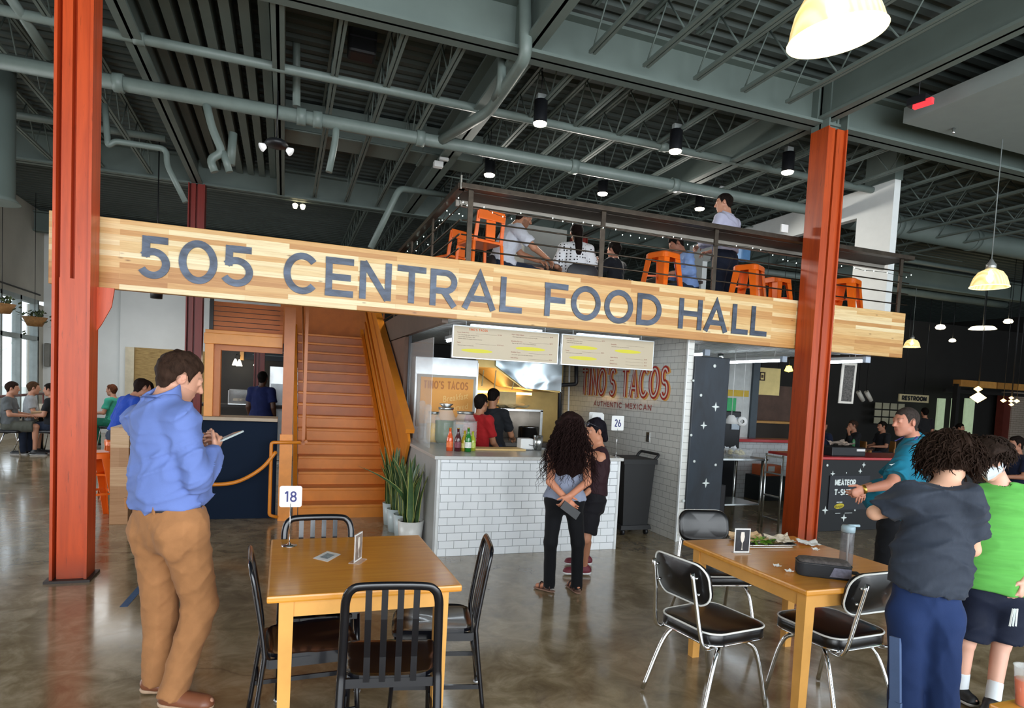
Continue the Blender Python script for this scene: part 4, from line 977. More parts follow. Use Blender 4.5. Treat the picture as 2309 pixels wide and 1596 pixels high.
p = on(1118, 1014); t = thing('cutting_board', 'long pale wooden board lying on the taco counter', 'board', p); MB().box(p.x-.3, p.x+.32, p.y-.1, p.y+.14, 1.001, 1.02, .005).build('board', mat('pale_board', '#e0bd7c', .5, var=.06), t)
p = on(1183, 1013); t = thing('label_printer', 'small white receipt machine with a black cable on the taco counter', 'printer', p); MB().box(p.x-.08, p.x+.08, p.y-.07, p.y+.07, 1.001, 1.13, .02).build('machine_body', WHITE, t); MB().tube(curve3([(p.x+.02, p.y-.075, 1.06), (p.x+.08, p.y-.12, 1.05), (p.x+.13, p.y-.1, 1.01), (p.x-.1, p.y-.14, 1.006)], 6), .004, 6).build('cable', BLACKM, t)
p = on(1212, 1015); t = thing('steel_tumbler', 'tall steel tumbler beside the white receipt machine', 'tumbler', p); MB().lathe([(0, 0), (.042, 0), (.055, .17), (.05, .17), (.038, .01)], p, 22).build('tumbler', STAINL, t)
p = on(1175, 985, 1.0); t = thing('cooking_pot', 'glass-sided cooking pot behind the receipt machine', 'pot', (p.x+.2, p.y, .93)); MB().lathe([(0, 0), (.16, 0), (.16, .2), (.17, .205), (.15, .2), (.15, .01)], (p.x+.2, 8.75, .932), 24).build('pot_body', STAINL, t)
t.location = (p.x+.2, 8.75, .932); bpy.data.objects['pot_body'].location = (0, 0, 0) if False else Vector(bpy.data.objects['pot_body'].location)+Vector((p.x+.2, p.y, .93))-Vector((p.x+.2, 8.75, .932))
p = on(1375, 1022); number_stand((3.43, 6.08, 1.0), '26', 'number 26 card on a rod at the right end of the taco counter', .45, .16, .1, 'number cards on the taco counter')
number_stand((3.38, 6.45, 1.0), '19', 'number card half hidden behind the 26 card', .45, .16, .1, 'number cards on the taco counter')
number_stand((3.44, 6.62, 1.0), '5', 'number 5 card standing behind the 26 card', .46, .16, -.5, 'number cards on the taco counter')
# glass guard and its post
t = thing('glass_guard', 'clear glass guard with a dark edge at the left end of the taco stand', 'screen', (1.5, 6.9, 1.0)); MB().box(1.50, 1.508, 6.75, 8.1, 1.0, 2.2).build('glass_pane', CLEAR, t); MB().box(1.485, 1.52, 8.1, 8.14, 1.0, 2.38).build('edge_post', mat('dark_post', '#3e4146', .4, metal=.5), t)
# rolling bin
t = thing('rolling_cart', 'black rolling cart with a looped handle between the taco counter and the tiled wall', 'cart', (4.0, 6.75, 0))
c0 = Vector((4.03, 6.78, 0)); 
def bx4(mb, c, w0, d0, w1, d1, z0, z1):
    vs = [(c.x+sx*w/2, c.y+sy*d/2, z) for w, d, z in ((w0, d0, z0), (w1, d1, z1)) for sx, sy in ((-1, -1), (1, -1), (1, 1), (-1, 1))]
    mb._add(vs, [(0, 3, 2, 1), (4, 5, 6, 7), (0, 1, 5, 4), (1, 2, 6, 5), (2, 3, 7, 6), (3, 0, 4, 7)]); return mb
BIN = mat('bin_dark_plastic', '#1c1d1f', .6, var=.08); m = MB(); bx4(m, c0, .34, .4, .42, .46, .12, .86); m.build('bin_body', BIN, t)
bx4(MB(), c0, .46, .5, .46, .5, .86, .92).build('lid', BIN, t)
MB().tube(rounded([c0+Vector((.2, -.2, .9)), c0+Vector((.27, -.22, .98)), c0+Vector((.27, .22, .98)), c0+Vector((.2, .2, .9))], .05), .017, 8).build('handle', BIN, t)
bx4(MB(), c0, .42, .46, .4, .44, .07, .12).build('base_frame', BIN, t)
for sx in (-1, 1):
    for sy in (-1, 1): MB().lathe([(0, -.015), (.038, -.015), (.038, .015), (0, .015)], c0+Vector((sx*.16, sy*.18, .038)), 16, axis=(1, 0, 0)).build('caster', BLACKM, t)

# ------------------------------------------------------------------ snake plants
LEAF = mat('snake_leaf_green', '#3f5a35', .4, var=.35, vscale=18); LEAFE = mat('snake_leaf_edge', '#a3a65a', .45, var=.1); POT = mat('pale_blue_pot', '#cfdee2', .35, var=.02); SOIL = mat('potting_soil', '#2c231c', .9, var=.3, vscale=60)
def snake_plant(x, y, r, h, hl, n, seed, label, rim='#cfdee2', lean=()):
    t = thing('snake_plant', label, 'plant', (x, y, 0), 'snake plants by the taco counter'); rnd = random.Random(seed)
    MB().lathe([(0, 0), (r*.8, 0), (r, h), (r*.93, h), (r*.9, h-.03), (0, h-.03)], (x, y, 0), 28).build('pot', POT if rim == '#cfdee2' else mat('white_pot', rim, .35), t)
    MB().lathe([(0, h-.028), (r*.9, h-.028)], (x, y, 0), 20).build('soil', SOIL, t)
    m = MB(); e = MB()
    for k in range(n):
        a = rnd.uniform(0, 6.283); rr = r*.55*math.sqrt(rnd.random()); b = Vector((x+rr*math.cos(a), y+rr*math.sin(a), h-.03)); L = hl*rnd.uniform(.6, 1.0)
        out = Vector((math.cos(a), math.sin(a), 0)); bend = rnd.uniform(.05, .3); tw = rnd.uniform(0, 3.14)
        if k < len(lean): out = Vector(lean[k][:2]+(0,)).normalized(); bend = lean[k][2]; L = hl*lean[k][3]
        sd = Vector((math.cos(tw), math.sin(tw), 0)); N = 9; rows = []
        for i in range(N+1):
            s = i/N; c = b+Vector((0, 0, 1))*L*(s-bend*.3*s*s)+out*L*bend*s*s; w = .036*min(1, 4.5*s+.55)*(1-s**3.2)**.8+.0008; w *= 1+.0*s
            tw2 = tw+.9*s; sd = Vector((math.cos(tw2), math.sin(tw2), 0)); nn = Vector((-sd.y, sd.x, 0)); rows.append([c-sd*w, c-sd*w*.82+nn*w*.12, c+nn*w*.3, c+sd*w*.82+nn*w*.12, c+sd*w])
        for cols, mb in (((1, 2, 3), m), ((0, 1), e), ((3, 4), e)):
            vs = [rw[c] for rw in rows for c in cols]; q = len(cols); fs = [(i*q+j, i*q+j+1, (i+1)*q+j+1, (i+1)*q+j) for i in range(N) for j in range(q-1)]; mb._add(vs, fs, True)
    f = m.build('foliage', LEAF, t); e.build('leaf_edges', LEAFE, f)
p = atZ(893, 1172, .0)
snake_plant(1.25, 7.52, .11, .26, .78, 18, 1, 'snake plant in the farthest pale pot, against the foot of the staircase')
snake_plant(1.25, 7.15, .115, .26, .72, 18, 2, 'snake plant in the second pale pot of the row')
snake_plant(1.27, 6.79, .12, .27, .7, 18, 3, 'snake plant in the third pale pot, dark rim')
snake_plant(1.27, 6.42, .135, .28, .78, 16, 4, 'snake plant nearest the viewer in a white pot, one leaf arching left', '#dcdcd8', lean=((-1, -.2, .75, 1.0), (.7, .3, .5, 1.0), (.3, -.6, .3, .9)))

# ------------------------------------------------------------------ navy counter and orange service window
t = thing('navy_counter', 'dark navy half wall with a wooden counter top left of the staircase', 'counter', (-.8, 8.0, 0))
MB().box(-1.55, -.06, 8.0, 8.12, 0, 1.16, .004).build('half_wall', mat('navy_panel', '#0a1a2e', .65, var=.1, vscale=1.2, spec=.12), t)
MB().box(-1.55, -.06, 7.9, 8.35, 1.16, 1.20, .004).build('counter_top', mat('grey_oak', '#a89680', .5, var=.1), t)
t = thing('wood_box_end', 'upright butcher-block wood panel beside the man in the blue shirt', 'panel', (-1.66, 7.9, 0)); MB().box(-1.74, -1.565, 7.83, 8.35, 0, 1.06, .004).build('panel', BOXWOOD, t)
FO = mat('light_orange_frame', '#dc8f3a', .4, var=.08); FOD = mat('mid_orange_frame', '#b5692a', .45, var=.1)
t = thing('service_window_frame', 'orange wooden frame of the service window above the navy counter', 'frame', (-.45, 8.05, 1.2))
MB().box(-.86, -.77, 8.0, 8.08, 1.2, 2.03, .003).build('jamb', FO, t); MB().box(-.77, -.70, 8.06, 8.2, 1.2, 1.98).build('jamb', FOD, t)
MB().box(-.87, -.03, 7.97, 8.12, 2.03, 2.15, .004).build('header', FO, t); MB().box(-.86, -.03, 8.0, 8.14, 2.15, 2.19, .004).build('header_cap', FO, t)
MB().box(-.77, -.03, 8.08, 8.16, 1.965, 2.03).build('inner_header', FOD, t)
for k in range(6): MB().box(-.8, -.03, 8.25, 8.27, 2.20+.058*k, 2.25+.058*k).build('louvre_slat', mat('louvre_orange', '#c06a2c', .5), t)
MB().box(-.84, -.80, 8.2, 8.26, 2.03, 2.6).build('louvre_post', BLACKM, t)
# room seen through the service window
structure('wall_cafe', mat('charcoal_wall', '#2f2d2b', .6), MB().box(-1.5, 1.4, 14.6, 14.7, 0, 3.2))
t = thing('chalkboard_menu', 'dark chalkboard seen through the service window', 'board', atY(590, 800, 14.4)); a = atY(552, 786, 14.5); b = atY(640, 815, 14.5); MB().box(a.x, 1.3, 14.5, 14.55, b.z, a.z+.1).build('board', mat('chalk_blue', '#1c2733', .6), t)
m = MB()
for k in range(4): m.box(a.x+.15+.1*k, a.x+.85-.05*k, 14.494, 14.5, b.z+.1+.09*k, b.z+.115+.09*k)
m.build('chalk_lines', mat('chalk', '#68757d', .8), t)
a = atY(541, 785, 14.3); b = atY(549, 812, 14.3); t = thing('framed_picture', 'narrow framed picture left of the chalkboard', 'picture', b); MB().box(a.x, b.x, 14.3, 14.34, b.z, a.z+.05).build('frame', mat('gold_frame', '#b98a4a', .4), t)
for i, (px, py) in enumerate(((530, 820), (539, 822), (578, 821))):
    p = atY(px, py, 14.1); t = thing('wall_lamp', ('small white cone lamp, leftmost of three seen through the service window', 'small white cone lamp touching the leftmost one', 'single small white cone lamp right of the pair')[i], 'lamp', p, 'cone lamps behind the service window')
    MB().lathe([(.012, .1), (.03, .06), (.06, -.03), (0, -.03)], p, 14).build('lamp_shade', mat('lamp_glow', '#fff3da', .5, emit='#fff0d0', es=7), t); MB().tube([p+Vector((0, 0, .09)), p+Vector((0, .2, .2)), p+Vector((0, .5, .2))], .008, 6).build('arm', BLACKM, t)
a = atY(608, 825, 13.6); b = atY(640, 912, 13.6); t = thing('steel_refrigerator', 'steel upright refrigerator at the right inside the service window', 'refrigerator', (a.x+.35, 13.9, 0)); MB().box(a.x, a.x+.75, 13.6, 14.3, 0, a.z, .01).build('cabinet', STAINL, t); MB().box(a.x+.03, a.x+.72, 13.58, 13.6, .1, a.z-.35).build('door', mat('pale_steel_door', '#cfd6db', .35, metal=.5), t); MB().tube([(a.x+.06, 13.55, .8), (a.x+.06, 13.55, 1.4)], .012, 6).build('handle', BLACKM, t)
a = atY(514, 877, 13.0); b = atY(566, 911, 13.0); t = thing('display_case', 'glass display case with white edges inside the service window', 'display case', (a.x+.3, 13.3, 0))
MB().box(a.x, b.x, 13.0, 13.6, b.z-.02, b.z).build('case_floor', STAINL, t); MB().box(a.x, b.x, 13.0, 13.01, b.z, a.z).build('case_glass', CLEAR, t)
for q in (a.x, b.x-.02): MB().box(q, q+.02, 12.99, 13.02, b.z, a.z).build('case_edge', WHITE, t)
MB().box(a.x, b.x, 12.99, 13.02, a.z-.02, a.z).build('case_edge', WHITE, t)
MB().box(a.x-.6, b.x+1.0, 13.0, 13.6, b.z-.07, b.z-.02).build('case_table', mat('dark_table', '#26221f', .5), t)
for q in (a.x-.25, b.x-.05): MB().box(q, q+.06, 13.05, 13.11, 0, b.z-.07).build('leg', BLACKM, t)
rnd = random.Random(3); m = MB()
for k in range(9): c = Vector((a.x+.1+rnd.random()*(b.x-a.x-.2), 13.25+rnd.random()*.2, b.z+.03)); m.lathe([(0, 0), (.05, .01), (.04, .05), (0, .06)], c, 8)
m.build('pastries', mat('pastry', '#b7a07a', .7), t)['kind'] = 'stuff'

# ------------------------------------------------------------------ burger stall at the right
RED = mat('red_ledge', '#b01f22', .3, var=.05, coat=.3); SPACE = mat('space_black_panel', '#111316', .55, var=.12)
t = thing('burger_counter', 'black stall counter with painted stars and a red top, behind the right column', 'counter', (7.8, 6.6, 0))
MB().box(6.45, 9.6, 6.4, 6.48, 0, .965, .004).build('front_panel', SPACE, t); MB().box(6.42, 9.62, 6.36, 7.1, .965, 1.0, .006).build('counter_top', RED, t)
dots([(1865, 1049, .018), (1836, 1067, .016), (1846, 1120, .014), (1829, 1187, .014), (1908, 1066, .009), (1927, 1150, .014), (1832, 1098, -.1), (1877, 1068, -.06), (1947, 1048, -.05), (1939, 1062, -.05), (1860, 1150, -.08), (1902, 1167, -.075)], 6.398, t)
a = atY(1874, 1072, 6.39); b = atY(1945, 1148, 6.39); t = thing('shirt_poster', 'black poster reading MEATEOR T-SHIRTS fixed to the star counter', 'poster', (a.x+.25, 6.39, b.z))
MB().box(a.x-.02, b.x+.08, 6.385, 6.397, b.z, a.z).build('poster_sheet', mat('poster_black', '#22242b', .5), t)
plp = lambda ox, oz: (lambda u, v, w: (ox+u, 6.384-w, oz+v))
word_mb('MEATEOR', 0, 0, .075, .018, plp(a.x+.07, a.z-.13), .002, width=.36, gap=.16).build('poster_words', STAR, t)
word_mb('T-SHIRTS', 0, 0, .075, .018, plp(a.x+.07, a.z-.26), .002, width=.42, gap=.16).build('poster_words', STAR, t)
word_mb('MEATEOR', 0, 0, .014, .004, plp(a.x+.12, a.z-.365), .002, width=.1, gap=.16).build('small_words', STAR, t)
q = Vector((a.x+.17, 6.383, a.z-.41)); MB().prism([(.085*math.cos(k*math.pi/12), .035*math.sin(k*math.pi/12)) for k in range(24)], .002, lambda u, v, w: (q.x+u, 6.384-w, q.z+v+.1*u)).build('logo_blob', mat('logo_yellow', '#c9b62f', .5), t)
text_mb('Burger', lambda u, v, w: (q.x-.07+u, 6.381-w, q.z-.025+v+.1*u), .05, .001, width=.14).build('logo_word', mat('logo_dark', '#3a3010', .5), t)
m = MB(); m.box(q.x-.06, q.x+.03, 6.383, 6.385, q.z-.1, q.z-.093); m.box(q.x+.11, q.x+.24, 6.383, 6.385, q.z-.1, q.z-.093); m.build('poster_rules', STAR, t)
p = on(1895, 1026); t = thing('cash_register', 'black cash drawer on the red counter top', 'register', (p.x, 6.6, 1.0)); MB().box(6.95, 7.55, 6.5, 6.9, 1.0, 1.12, .01).build('drawer_box', BLACKM, t); MB().box(7.38, 7.53, 6.49, 6.5, 1.07, 1.1).build('white_label', WHITE, t)
t = thing('wrapped_food', 'crumpled shiny bag of food on top of the black cash drawer', 'food bag', (7.3, 6.7, 1.12)); crumpled(7.3, 6.7, 1.125, .34, .2, .09, 21, mat('foil_bag', '#b9a79a', .25, metal=.4, var=.4, vscale=20), 'bag', t)
# hanging framed menu
a = atY(1905, 815, 6.9); t = thing('hanging_menu', 'narrow white-framed chalk menu hanging below the right end of the sign', 'menu', (a.x, 6.9, 1.4)); c = Vector((a.x+.08, 6.9, 0)); z1 = a.z-.02; z0 = atY(1915, 910, 6.9).z
def tilt(u, v, w): return (c.x+u*.75-.12*(z1-v)*.3, 6.9-u*.55-w, v)
MB().prism([(-.1, z0), (.1, z0), (.1, z1), (-.1, z1)], .015, tilt).build('frame', mat('off_white_frame', '#cdc8bf', .5), t)
MB().prism([(-.07, z0+.03), (.07, z0+.03), (.07, z1-.03), (-.07, z1-.03)], .004, lambda u, v, w: tilt(u, v, w+.015)).build('chalk_sheet', mat('chalk_scribble', '#4a4744', .7, var=.8, vscale=55), t)
MB().tube([(c.x, 6.9, z1), (c.x, 6.9, 2.41)], .003, 5).build('hanging_cord', WHITE, t)
# stall interior
structure('wall_stall', mat('stall_white', '#bfc2c0', .6), MB().box(5.6, 7.83, 9.2, 9.3, 0, 2.38))
structure('wall_stall_low', tile_mat('stall_tile', '#c9cdcf', '#9a9a97', .155, .0775), MB().box(6.6, 8.6, 8.95, 9.05, 0, .98))
MB().box(7.83, 7.97, 9.15, 9.3, 0, 2.38).build('trim_2', mat('slate_trim', '#3c474f', .5), None)['kind'] = 'structure'
t = thing('red_ledge', 'bright red ledge across the back of the burger stall', 'ledge', (7.5, 9, .98)); MB().box(6.3, 8.7, 8.8, 9.2, .98, 1.03, .005).build('ledge', RED, t)
a = atY(1712, 828, 9.6); b = atY(1756, 892, 9.6); t = thing('hanging_banner', 'pale yellow hanging panel with a dark square mark, seen through the burger stall', 'banner', (a.x+.1, 9.6, b.z)); [MB().tube([(q_, 9.61, a.z), (q_, 9.61, 5.51)], .005, 5).build('hanging_cord', BLACKM, t) for q_ in (a.x+.05, b.x-.05)]; MB().box(a.x, b.x, 9.6, 9.62, b.z, a.z).build('banner_sheet', mat('banner_cream', '#e6cf8a', .6, var=.08), t)
m = MB(); cz = (a.z+b.z)/2+.1
for q in ((.02, .14, -.09, -.07), (.02, .14, .05, .07), (.02, .04, -.09, .07), (.12, .14, -.09, .07), (.06, .1, -.04, .02)): m.box(a.x+q[0], a.x+q[1], 9.59, 9.6, cz+q[2], cz+q[3])
m.build('square_mark', mat('banner_brown', '#4b3626', .6), t)
t = thing('prep_table', 'stainless preparation table inside the burger stall', 'table', (5.8, 7.3, 0)); MB().box(5.15, 6.3, 6.95, 7.6, .87, .9, .004).build('tabletop', STAINL, t); MB().box(5.2, 6.25, 7.0, 7.55, .25, .27).build('lower_shelf', STAINL, t)
for q in ((5.2, 7.0), (6.25, 7.0), (5.2, 7.55), (6.25, 7.55)): MB().tube([(q[0], q[1], 0), (q[0], q[1], .87)], .018, 8).build('leg', STAINL, t)
def atT(px, py, z=.9): return atZ(px, py, z)
p = Vector((6.0, 7.25, .9)); t = thing('food_container', 'clear tub with pale food on the preparation table', 'container', p); bx4(MB(), p, .3, .22, .36, .27, .901, 1.0).build('tub', CLEAR, t); m = MB(); rnd = random.Random(5)
for k in range(12): m.lathe([(0, 0), (.04, .02), (0, .05)], (p.x+rnd.uniform(-.11, .11), p.y+rnd.uniform(-.06, .06), .91+rnd.random()*.04), 8)
m.build('food', mat('pale_food', '#d8cfa8', .7), t)['kind'] = 'stuff'
t = thing('cardboard_tray', 'brown cardboard box lid on the preparation table', 'box', (5.6, 7.35, .9)); MB().box(5.45, 5.8, 7.3, 7.55, .901, 1.06, .003).build('box', KR, t)
p = Vector((6.05, 7.5, 1.0)); t = thing('knotted_bag', 'knotted clear plastic bag behind the food tub', 'bag', (6.12, 7.48, .9)); crumpled(6.12, 7.48, .905, .2, .12, .16, 31, mat('bag_clear', '#c8ccd0', .3, var=.3, vscale=30), 'bag', t)
a = atY(1590, 1075, 6.9); t = thing('black_bin', 'black bin standing right of the star panel', 'bin', (5.25, 6.9, 0)); MB().box(5.02, 5.22, 6.45, 6.85, 0, .62, .01).build('bin_body', BLACKM, t)
a = atY(1628, 912, 8.6); b = atY(1668, 985, 8.6); t = thing('drink_machine', 'tall black drink machine against the stall wall with a green box on top', 'machine', (a.x+.15, 8.8, 0)); MB().box(a.x-.25, b.x, 8.6, 8.94, 0, 1.5, .02).build('machine_body', BLACKM, t); MB().box(b.x-.2, b.x-.04, 8.58, 8.6, 1.2, 1.4).build('machine_display', mat('steel_face', '#8b9298', .3, metal=.6), t)
t = thing('green_box', 'green plastic box on top of the drink machine', 'box', (b.x-.25, 8.8, 1.5)); MB().box(b.x-.48, b.x-.08, 8.65, 9.0, 1.501, 1.72, .01).build('box', mat('green_plastic', '#2f9a5c', .5), t)
a = atY(1640, 878, 9.18); b = atY(1688, 895, 9.18); t = thing('yellow_tape', 'wide yellow strip on the stall wall above the green box', 'strip', a); MB().box(a.x-.2, b.x, 9.185, 9.199, b.z, a.z).build('strip', mat('yellow_strip', '#c6a52a', .5), t)
p = atY(1648, 955, 7.2); t = thing('heat_lamp', 'white hanging lamp head on a cord over the preparation table', 'lamp', p); MB().lathe([(.03, .12), (.05, .1), (.1, 0), (.09, 0), (.04, .09), (0, .1)], p, 20).build('lamp_shade', WHITE, t); MB().tube([p+Vector((0, 0, .1)), (p.x, p.y, 2.41)], .004, 5).build('cord', WHITE, t)
p = atY(1672, 950, 7.6); t = thing('cable_reel', 'small white hanging reel next to the lamp head', 'reel', p); MB().lathe([(.03, -.04), (.07, -.04), (.07, .04), (.03, .04), (.03, -.04)], p, 18, axis=(.5, 1, 0)).build('reel', WHITE, t); MB().tube([p+Vector((0, 0, .07)), (p.x, p.y, 2.41)], .003, 5).build('cord', WHITE, t)
a = atY(1714, 1048, 8.7); b = atY(1748, 1100, 8.7); t = thing('orange_carton', 'orange and white carton under the red ledge', 'carton', (a.x+.15, 8.8, 0)); MB().box(a.x, b.x+.05, 8.6, 8.9, .42, a.z, .004).build('carton', mat('carton_orange', '#d0693a', .7, var=.1), t); MB().box(a.x+.08, a.x+.22, 8.595, 8.6, a.z-.1, a.z-.01).build('white_patch', WHITE, t)
MB().box(a.x-.1, b.x+.1, 8.55, 8.94, 0, .42, .01).build('crate', mat('dark_crate', '#22282a', .6), tag(thing('dark_crate', 'x', 'crate', (a.x+.1, 8.75, 0)), 'dark crate on the floor carrying the orange carton', 'crate'))
t = thing('steel_rack', 'thin upright steel rack just left of the right orange column', 'rack', (6.5, 7.8, 0))
p = atZ(1753, 1200, 0)
for q in (0, .3): MB().tube([(p.x, p.y+q, 0), (p.x, p.y+q, 1.0)], .014, 8).build('rack_post', STAINL, t)
for z in (.15, .45, .75, .97): MB().bar((p.x, p.y, z), (p.x, p.y+.3, z), .02, .02).build('rack_shelf', STAINL, t)
m = thing('pizza_boxes', 'flat brown cardboard boxes on the red ledge', 'boxes', (7.1, 9.0, 1.03)); MB().box(6.75, 7.35, 8.85, 9.15, 1.031, 1.07, .003).build('lower_box', KR, m); MB().box(6.85, 7.3, 8.88, 9.14, 1.071, 1.13, .003).build('upper_box', KR, m)

t = thing('bar_shelf', 'lit wooden bar shelf glimpsed between the slate post and the right orange column', 'shelf', (10.5, 11.7, 0)); MB().box(9.6, 11.6, 11.5, 11.9, 1.2, 1.25).build('shelf_top', mat('lit_bar_wood', '#b98a4c', .5), t); MB().box(9.7, 11.5, 11.6, 11.85, 0, 1.2).build('shelf_front', mat('bar_front_dark', '#2b2119', .6), t)
t = thing('brown_panel', 'brown back panel behind the wooden bar shelf', 'panel', (10.6, 12.8, 0)); MB().box(9.6, 12.2, 12.8, 12.9, 0, 2.1).build('panel', mat('bar_back_brown', '#5d463c', .6, var=.3, vscale=3), t)
p = atY(1778, 833, 11.2); t = thing('yellow_lamp', 'small yellow lamp above the bar shelf, left of the right orange column', 'lamp', p); MB().lathe([(0, -.06), (.09, -.03), (.05, .08), (0, .09)], p, 14).build('lamp_shade', mat('yellow_glow', '#ffe35a', .4, emit='#ffdf55', es=4), t); MB().tube([p+Vector((0, 0, .08)), (p.x, p.y, 5.51)], .006, 5).build('cord', BLACKM, t)
# fluorescent tubes under the loft
TUBE = mat('tube_glow', '#f4fbff', .4, emit='#eaf6ff', es=9)
for (x, y0, y1, on_), lab in zip(((5.22, 7.05, 8.2, 1), (6.55, 7.1, 8.25, 1), (7.06, 5.95+.25, 6.95, 1), (2.0, 7.1, 8.2, 1)), ('lit fluorescent tube under the loft just right of the menu boards', 'lit fluorescent tube under the loft above the burger stall', 'white light bar under the right end of the sign', 'short lit tube seen left of the menu boards')):
    t = thing('tube_light', lab, 'light', (x, (y0+y1)/2, 2.26), 'tubes under the loft'); MB().box(x-.03, x+.03, y0, y1, 2.29, 2.33).build('fixture', WHITE, t); [MB().tube([(x, q_, 2.32), (x, q_, 2.42)], .006, 5).build('hanger', WHITE, t) for q_ in (y0+.15, y1-.15)]; MB().tube([(x, y0+.04, 2.27), (x, y1-.04, 2.27)], .017, 10).build('tube', TUBE, t); MB().box(x-.04, x+.04, y0-.05, y0, 2.25, 2.33).build('end_cap', mat('pale_blue_cap', '#c6d4e6', .4), t)
for px, py, lab in ((1624, 805, 'small dark camera dome under the loft above the star panel'),):
    p = atZ(px, py, 2.33); t = thing('camera_dome', lab, 'camera', p); MB().lathe([(0, -.05), (.03, -.04), (.045, 0), (.045, .05), (0, .06)], p, 16).build('dome', STAINL, t)

# ------------------------------------------------------------------ ceiling lamps
SHADE = mat('ribbed_glass_shade', '#efe6b8', .3, emit='#ffe9a8', es=1.1)
M = Mat('prismatic_glass'); f = M.n('TexWave'); f.inputs['Scale'].default_value = 9; M.l(M.coords('Object'), f.inputs['Vector'])
M.col(srgb('#f1ead0')).set(Roughness=.25, Transmission_Weight=.45, IOR=1.2, Emission_Strength=.34); M.l(M.ramp(f.outputs['Fac'], [(.2, srgb('#e3bd62')), (.8, srgb('#fff0bd'))]), M.b.inputs['Emission Color']); M.bump(f.outputs['Fac'], .4, .01); SHADE = M.m
BULB = mat('bulb_glow', '#fff7e0', .4, emit='#fff4d6', es=8)
def pendant(p, r, label, zc=5.5, tilt=None):
    t = thing('pendant_lamp', label, 'lamp', (0, 0, 0), 'ribbed glass pendant lamps'); k = r/.2
    prof = [(.2, 0), (.202, .008), (.197, .012), (.185, .06), (.165, .12), (.125, .18), (.06, .215), (.05, .22)]
    inner = [(a-.006, b) for a, b in prof][::-1]
    MB().lathe([(a*k, b*k) for a, b in prof]+[(max(a, .0)*k, b*k) for a, b in inner], (0, 0, 0), 40).build('lamp_shade', SHADE, t)
    MB().tube([(.2*k*math.cos(a*math.pi/20), .2*k*math.sin(a*math.pi/20), .004) for a in range(40)], .005*k, 6, closed=True).build('shade_rim', mat('rim_glow', '#fff0c0', .3, emit='#ffe9a8', es=1.6), t)
    MB().lathe([(0, .21*k), (.055*k, .21*k), (.055*k, .27*k), (.03*k, .3*k), (.012*k, .34*k), (0, .34*k)], (0, 0, 0), 20).build('socket', mat('silver_socket', '#c2c5c4', .3, metal=.7), t)
    MB().lathe([(0, .06*k), (.03*k, .075*k), (.038*k, .11*k), (.02*k, .17*k), (.014*k, .21*k)], (0, 0, 0), 16).build('bulb', BULB, t)
    if p.z+.34*k < zc: MB().tube([(0, 0, .33*k), (0, 0, zc-p.z)], .006, 6).build('cord', mat('cord_grey', '#7d8585', .5), t)
    t.location = p; return t
def along(px, py, depth): return OA + ray(px, py)/CAM_F*depth
t = pendant(along(1886, 84, 2.95), .212, 'big glowing ribbed glass pendant lamp at the top right, nearest of all'); t.rotation_euler = (math.radians(0), math.radians(-9), 0)
pendant(along(2230, 648, 7.6), .2, 'glowing ribbed glass pendant lamp at the right edge over the dark hall')
pendant(along(2055, 783, 17), .2, 'small glowing pendant lamp touching the right end of the wooden sign')
PTL = bpy.data.lights.new('pendant_bulb', 'POINT'); PTL.energy = 12; PTL.color = (1, .86, .6); PTL.shadow_soft_size = .08
o = bpy.data.objects.new('pendant_bulb', PTL); COL.objects.link(o); o.location = along(1886, 84, 2.95)+Vector((0, 0, -.08))
def downlight(px, py, Y, label, h=.27):
    p = atY(px, py, Y); t = thing('cylinder_downlight', label, 'ceiling light', p, 'black cylinder downlights'); r = .078
    MB().lathe([(r, .02), (r, h), (0, h), ], p, 22).build('housing', BLACKM, t); MB().lathe([(0, .005), (r*.9, .0), (r, .02)], p, 22).build('lens', mat('lens_glow', '#fff6df', .4, emit='#fff2d2', es=11), t)
    MB().box(p.x-.05, p.x+.05, p.y-.03, p.y+.03, p.z+h, p.z+h+.07).build('mount', mat('mount_grey', '#9aa0a0', .5), t); MB().tube([(p.x, p.y, p.z+h), (p.x, p.y, max(p.z+h+.08, 5.51))], .006, 5).build('stem', BLACKM, t)
for i, (x, y, Y) in enumerate(((1217, 282, 6.9), (1522, 344, 6.9), (1775, 391, 6.9), (1103, 397, 9.0), (1358, 439, 9.0), (1577, 473, 9.0))):
    downlight(x, y, Y, ('black cylinder downlight hanging left of the other near ones, above the bearded man', 'black cylinder downlight in the middle of the near row', 'black cylinder downlight just left of the right column', 'black cylinder downlight above the corner of the loft railing', 'lit downlight low over the loft, right of the corner one', 'lit downlight just left of the standing man on the loft')[i], .27 if i < 3 else .24)
for px, py, rr, lab, d in ((2120, 738, .13, 'round white glowing globe lamp in the dark hall', 18), (2215, 742, .3, 'flat pale square ceiling lamp in the dark hall', 16), (2273, 725, .12, 'glowing lamp at the far right edge above the hall', 18), (2147, 768, .1, 'small flat ceiling lamp lower in the dark hall', 20)):
    p = along(px, py, d); t = thing('hall_lamp', lab, 'lamp', p, 'lamps in the dark hall'); MB().lathe([(0, -rr*.5), (rr*.8, -rr*.35), (rr, 0), (rr*.7, rr*.5), (0, rr*.7)] if rr < .2 else [(0, 0), (rr, 0), (rr*.8, .06), (0, .08)], p, 20).build('globe', mat('hall_glow', '#fff3d0', .4, emit='#fff0c8', es=3.2), t)
    if p.z < 5.3: MB().tube([p+Vector((0, 0, .05)), (p.x, p.y, 5.5)], .008, 5).build('cord', BLACKM, t)
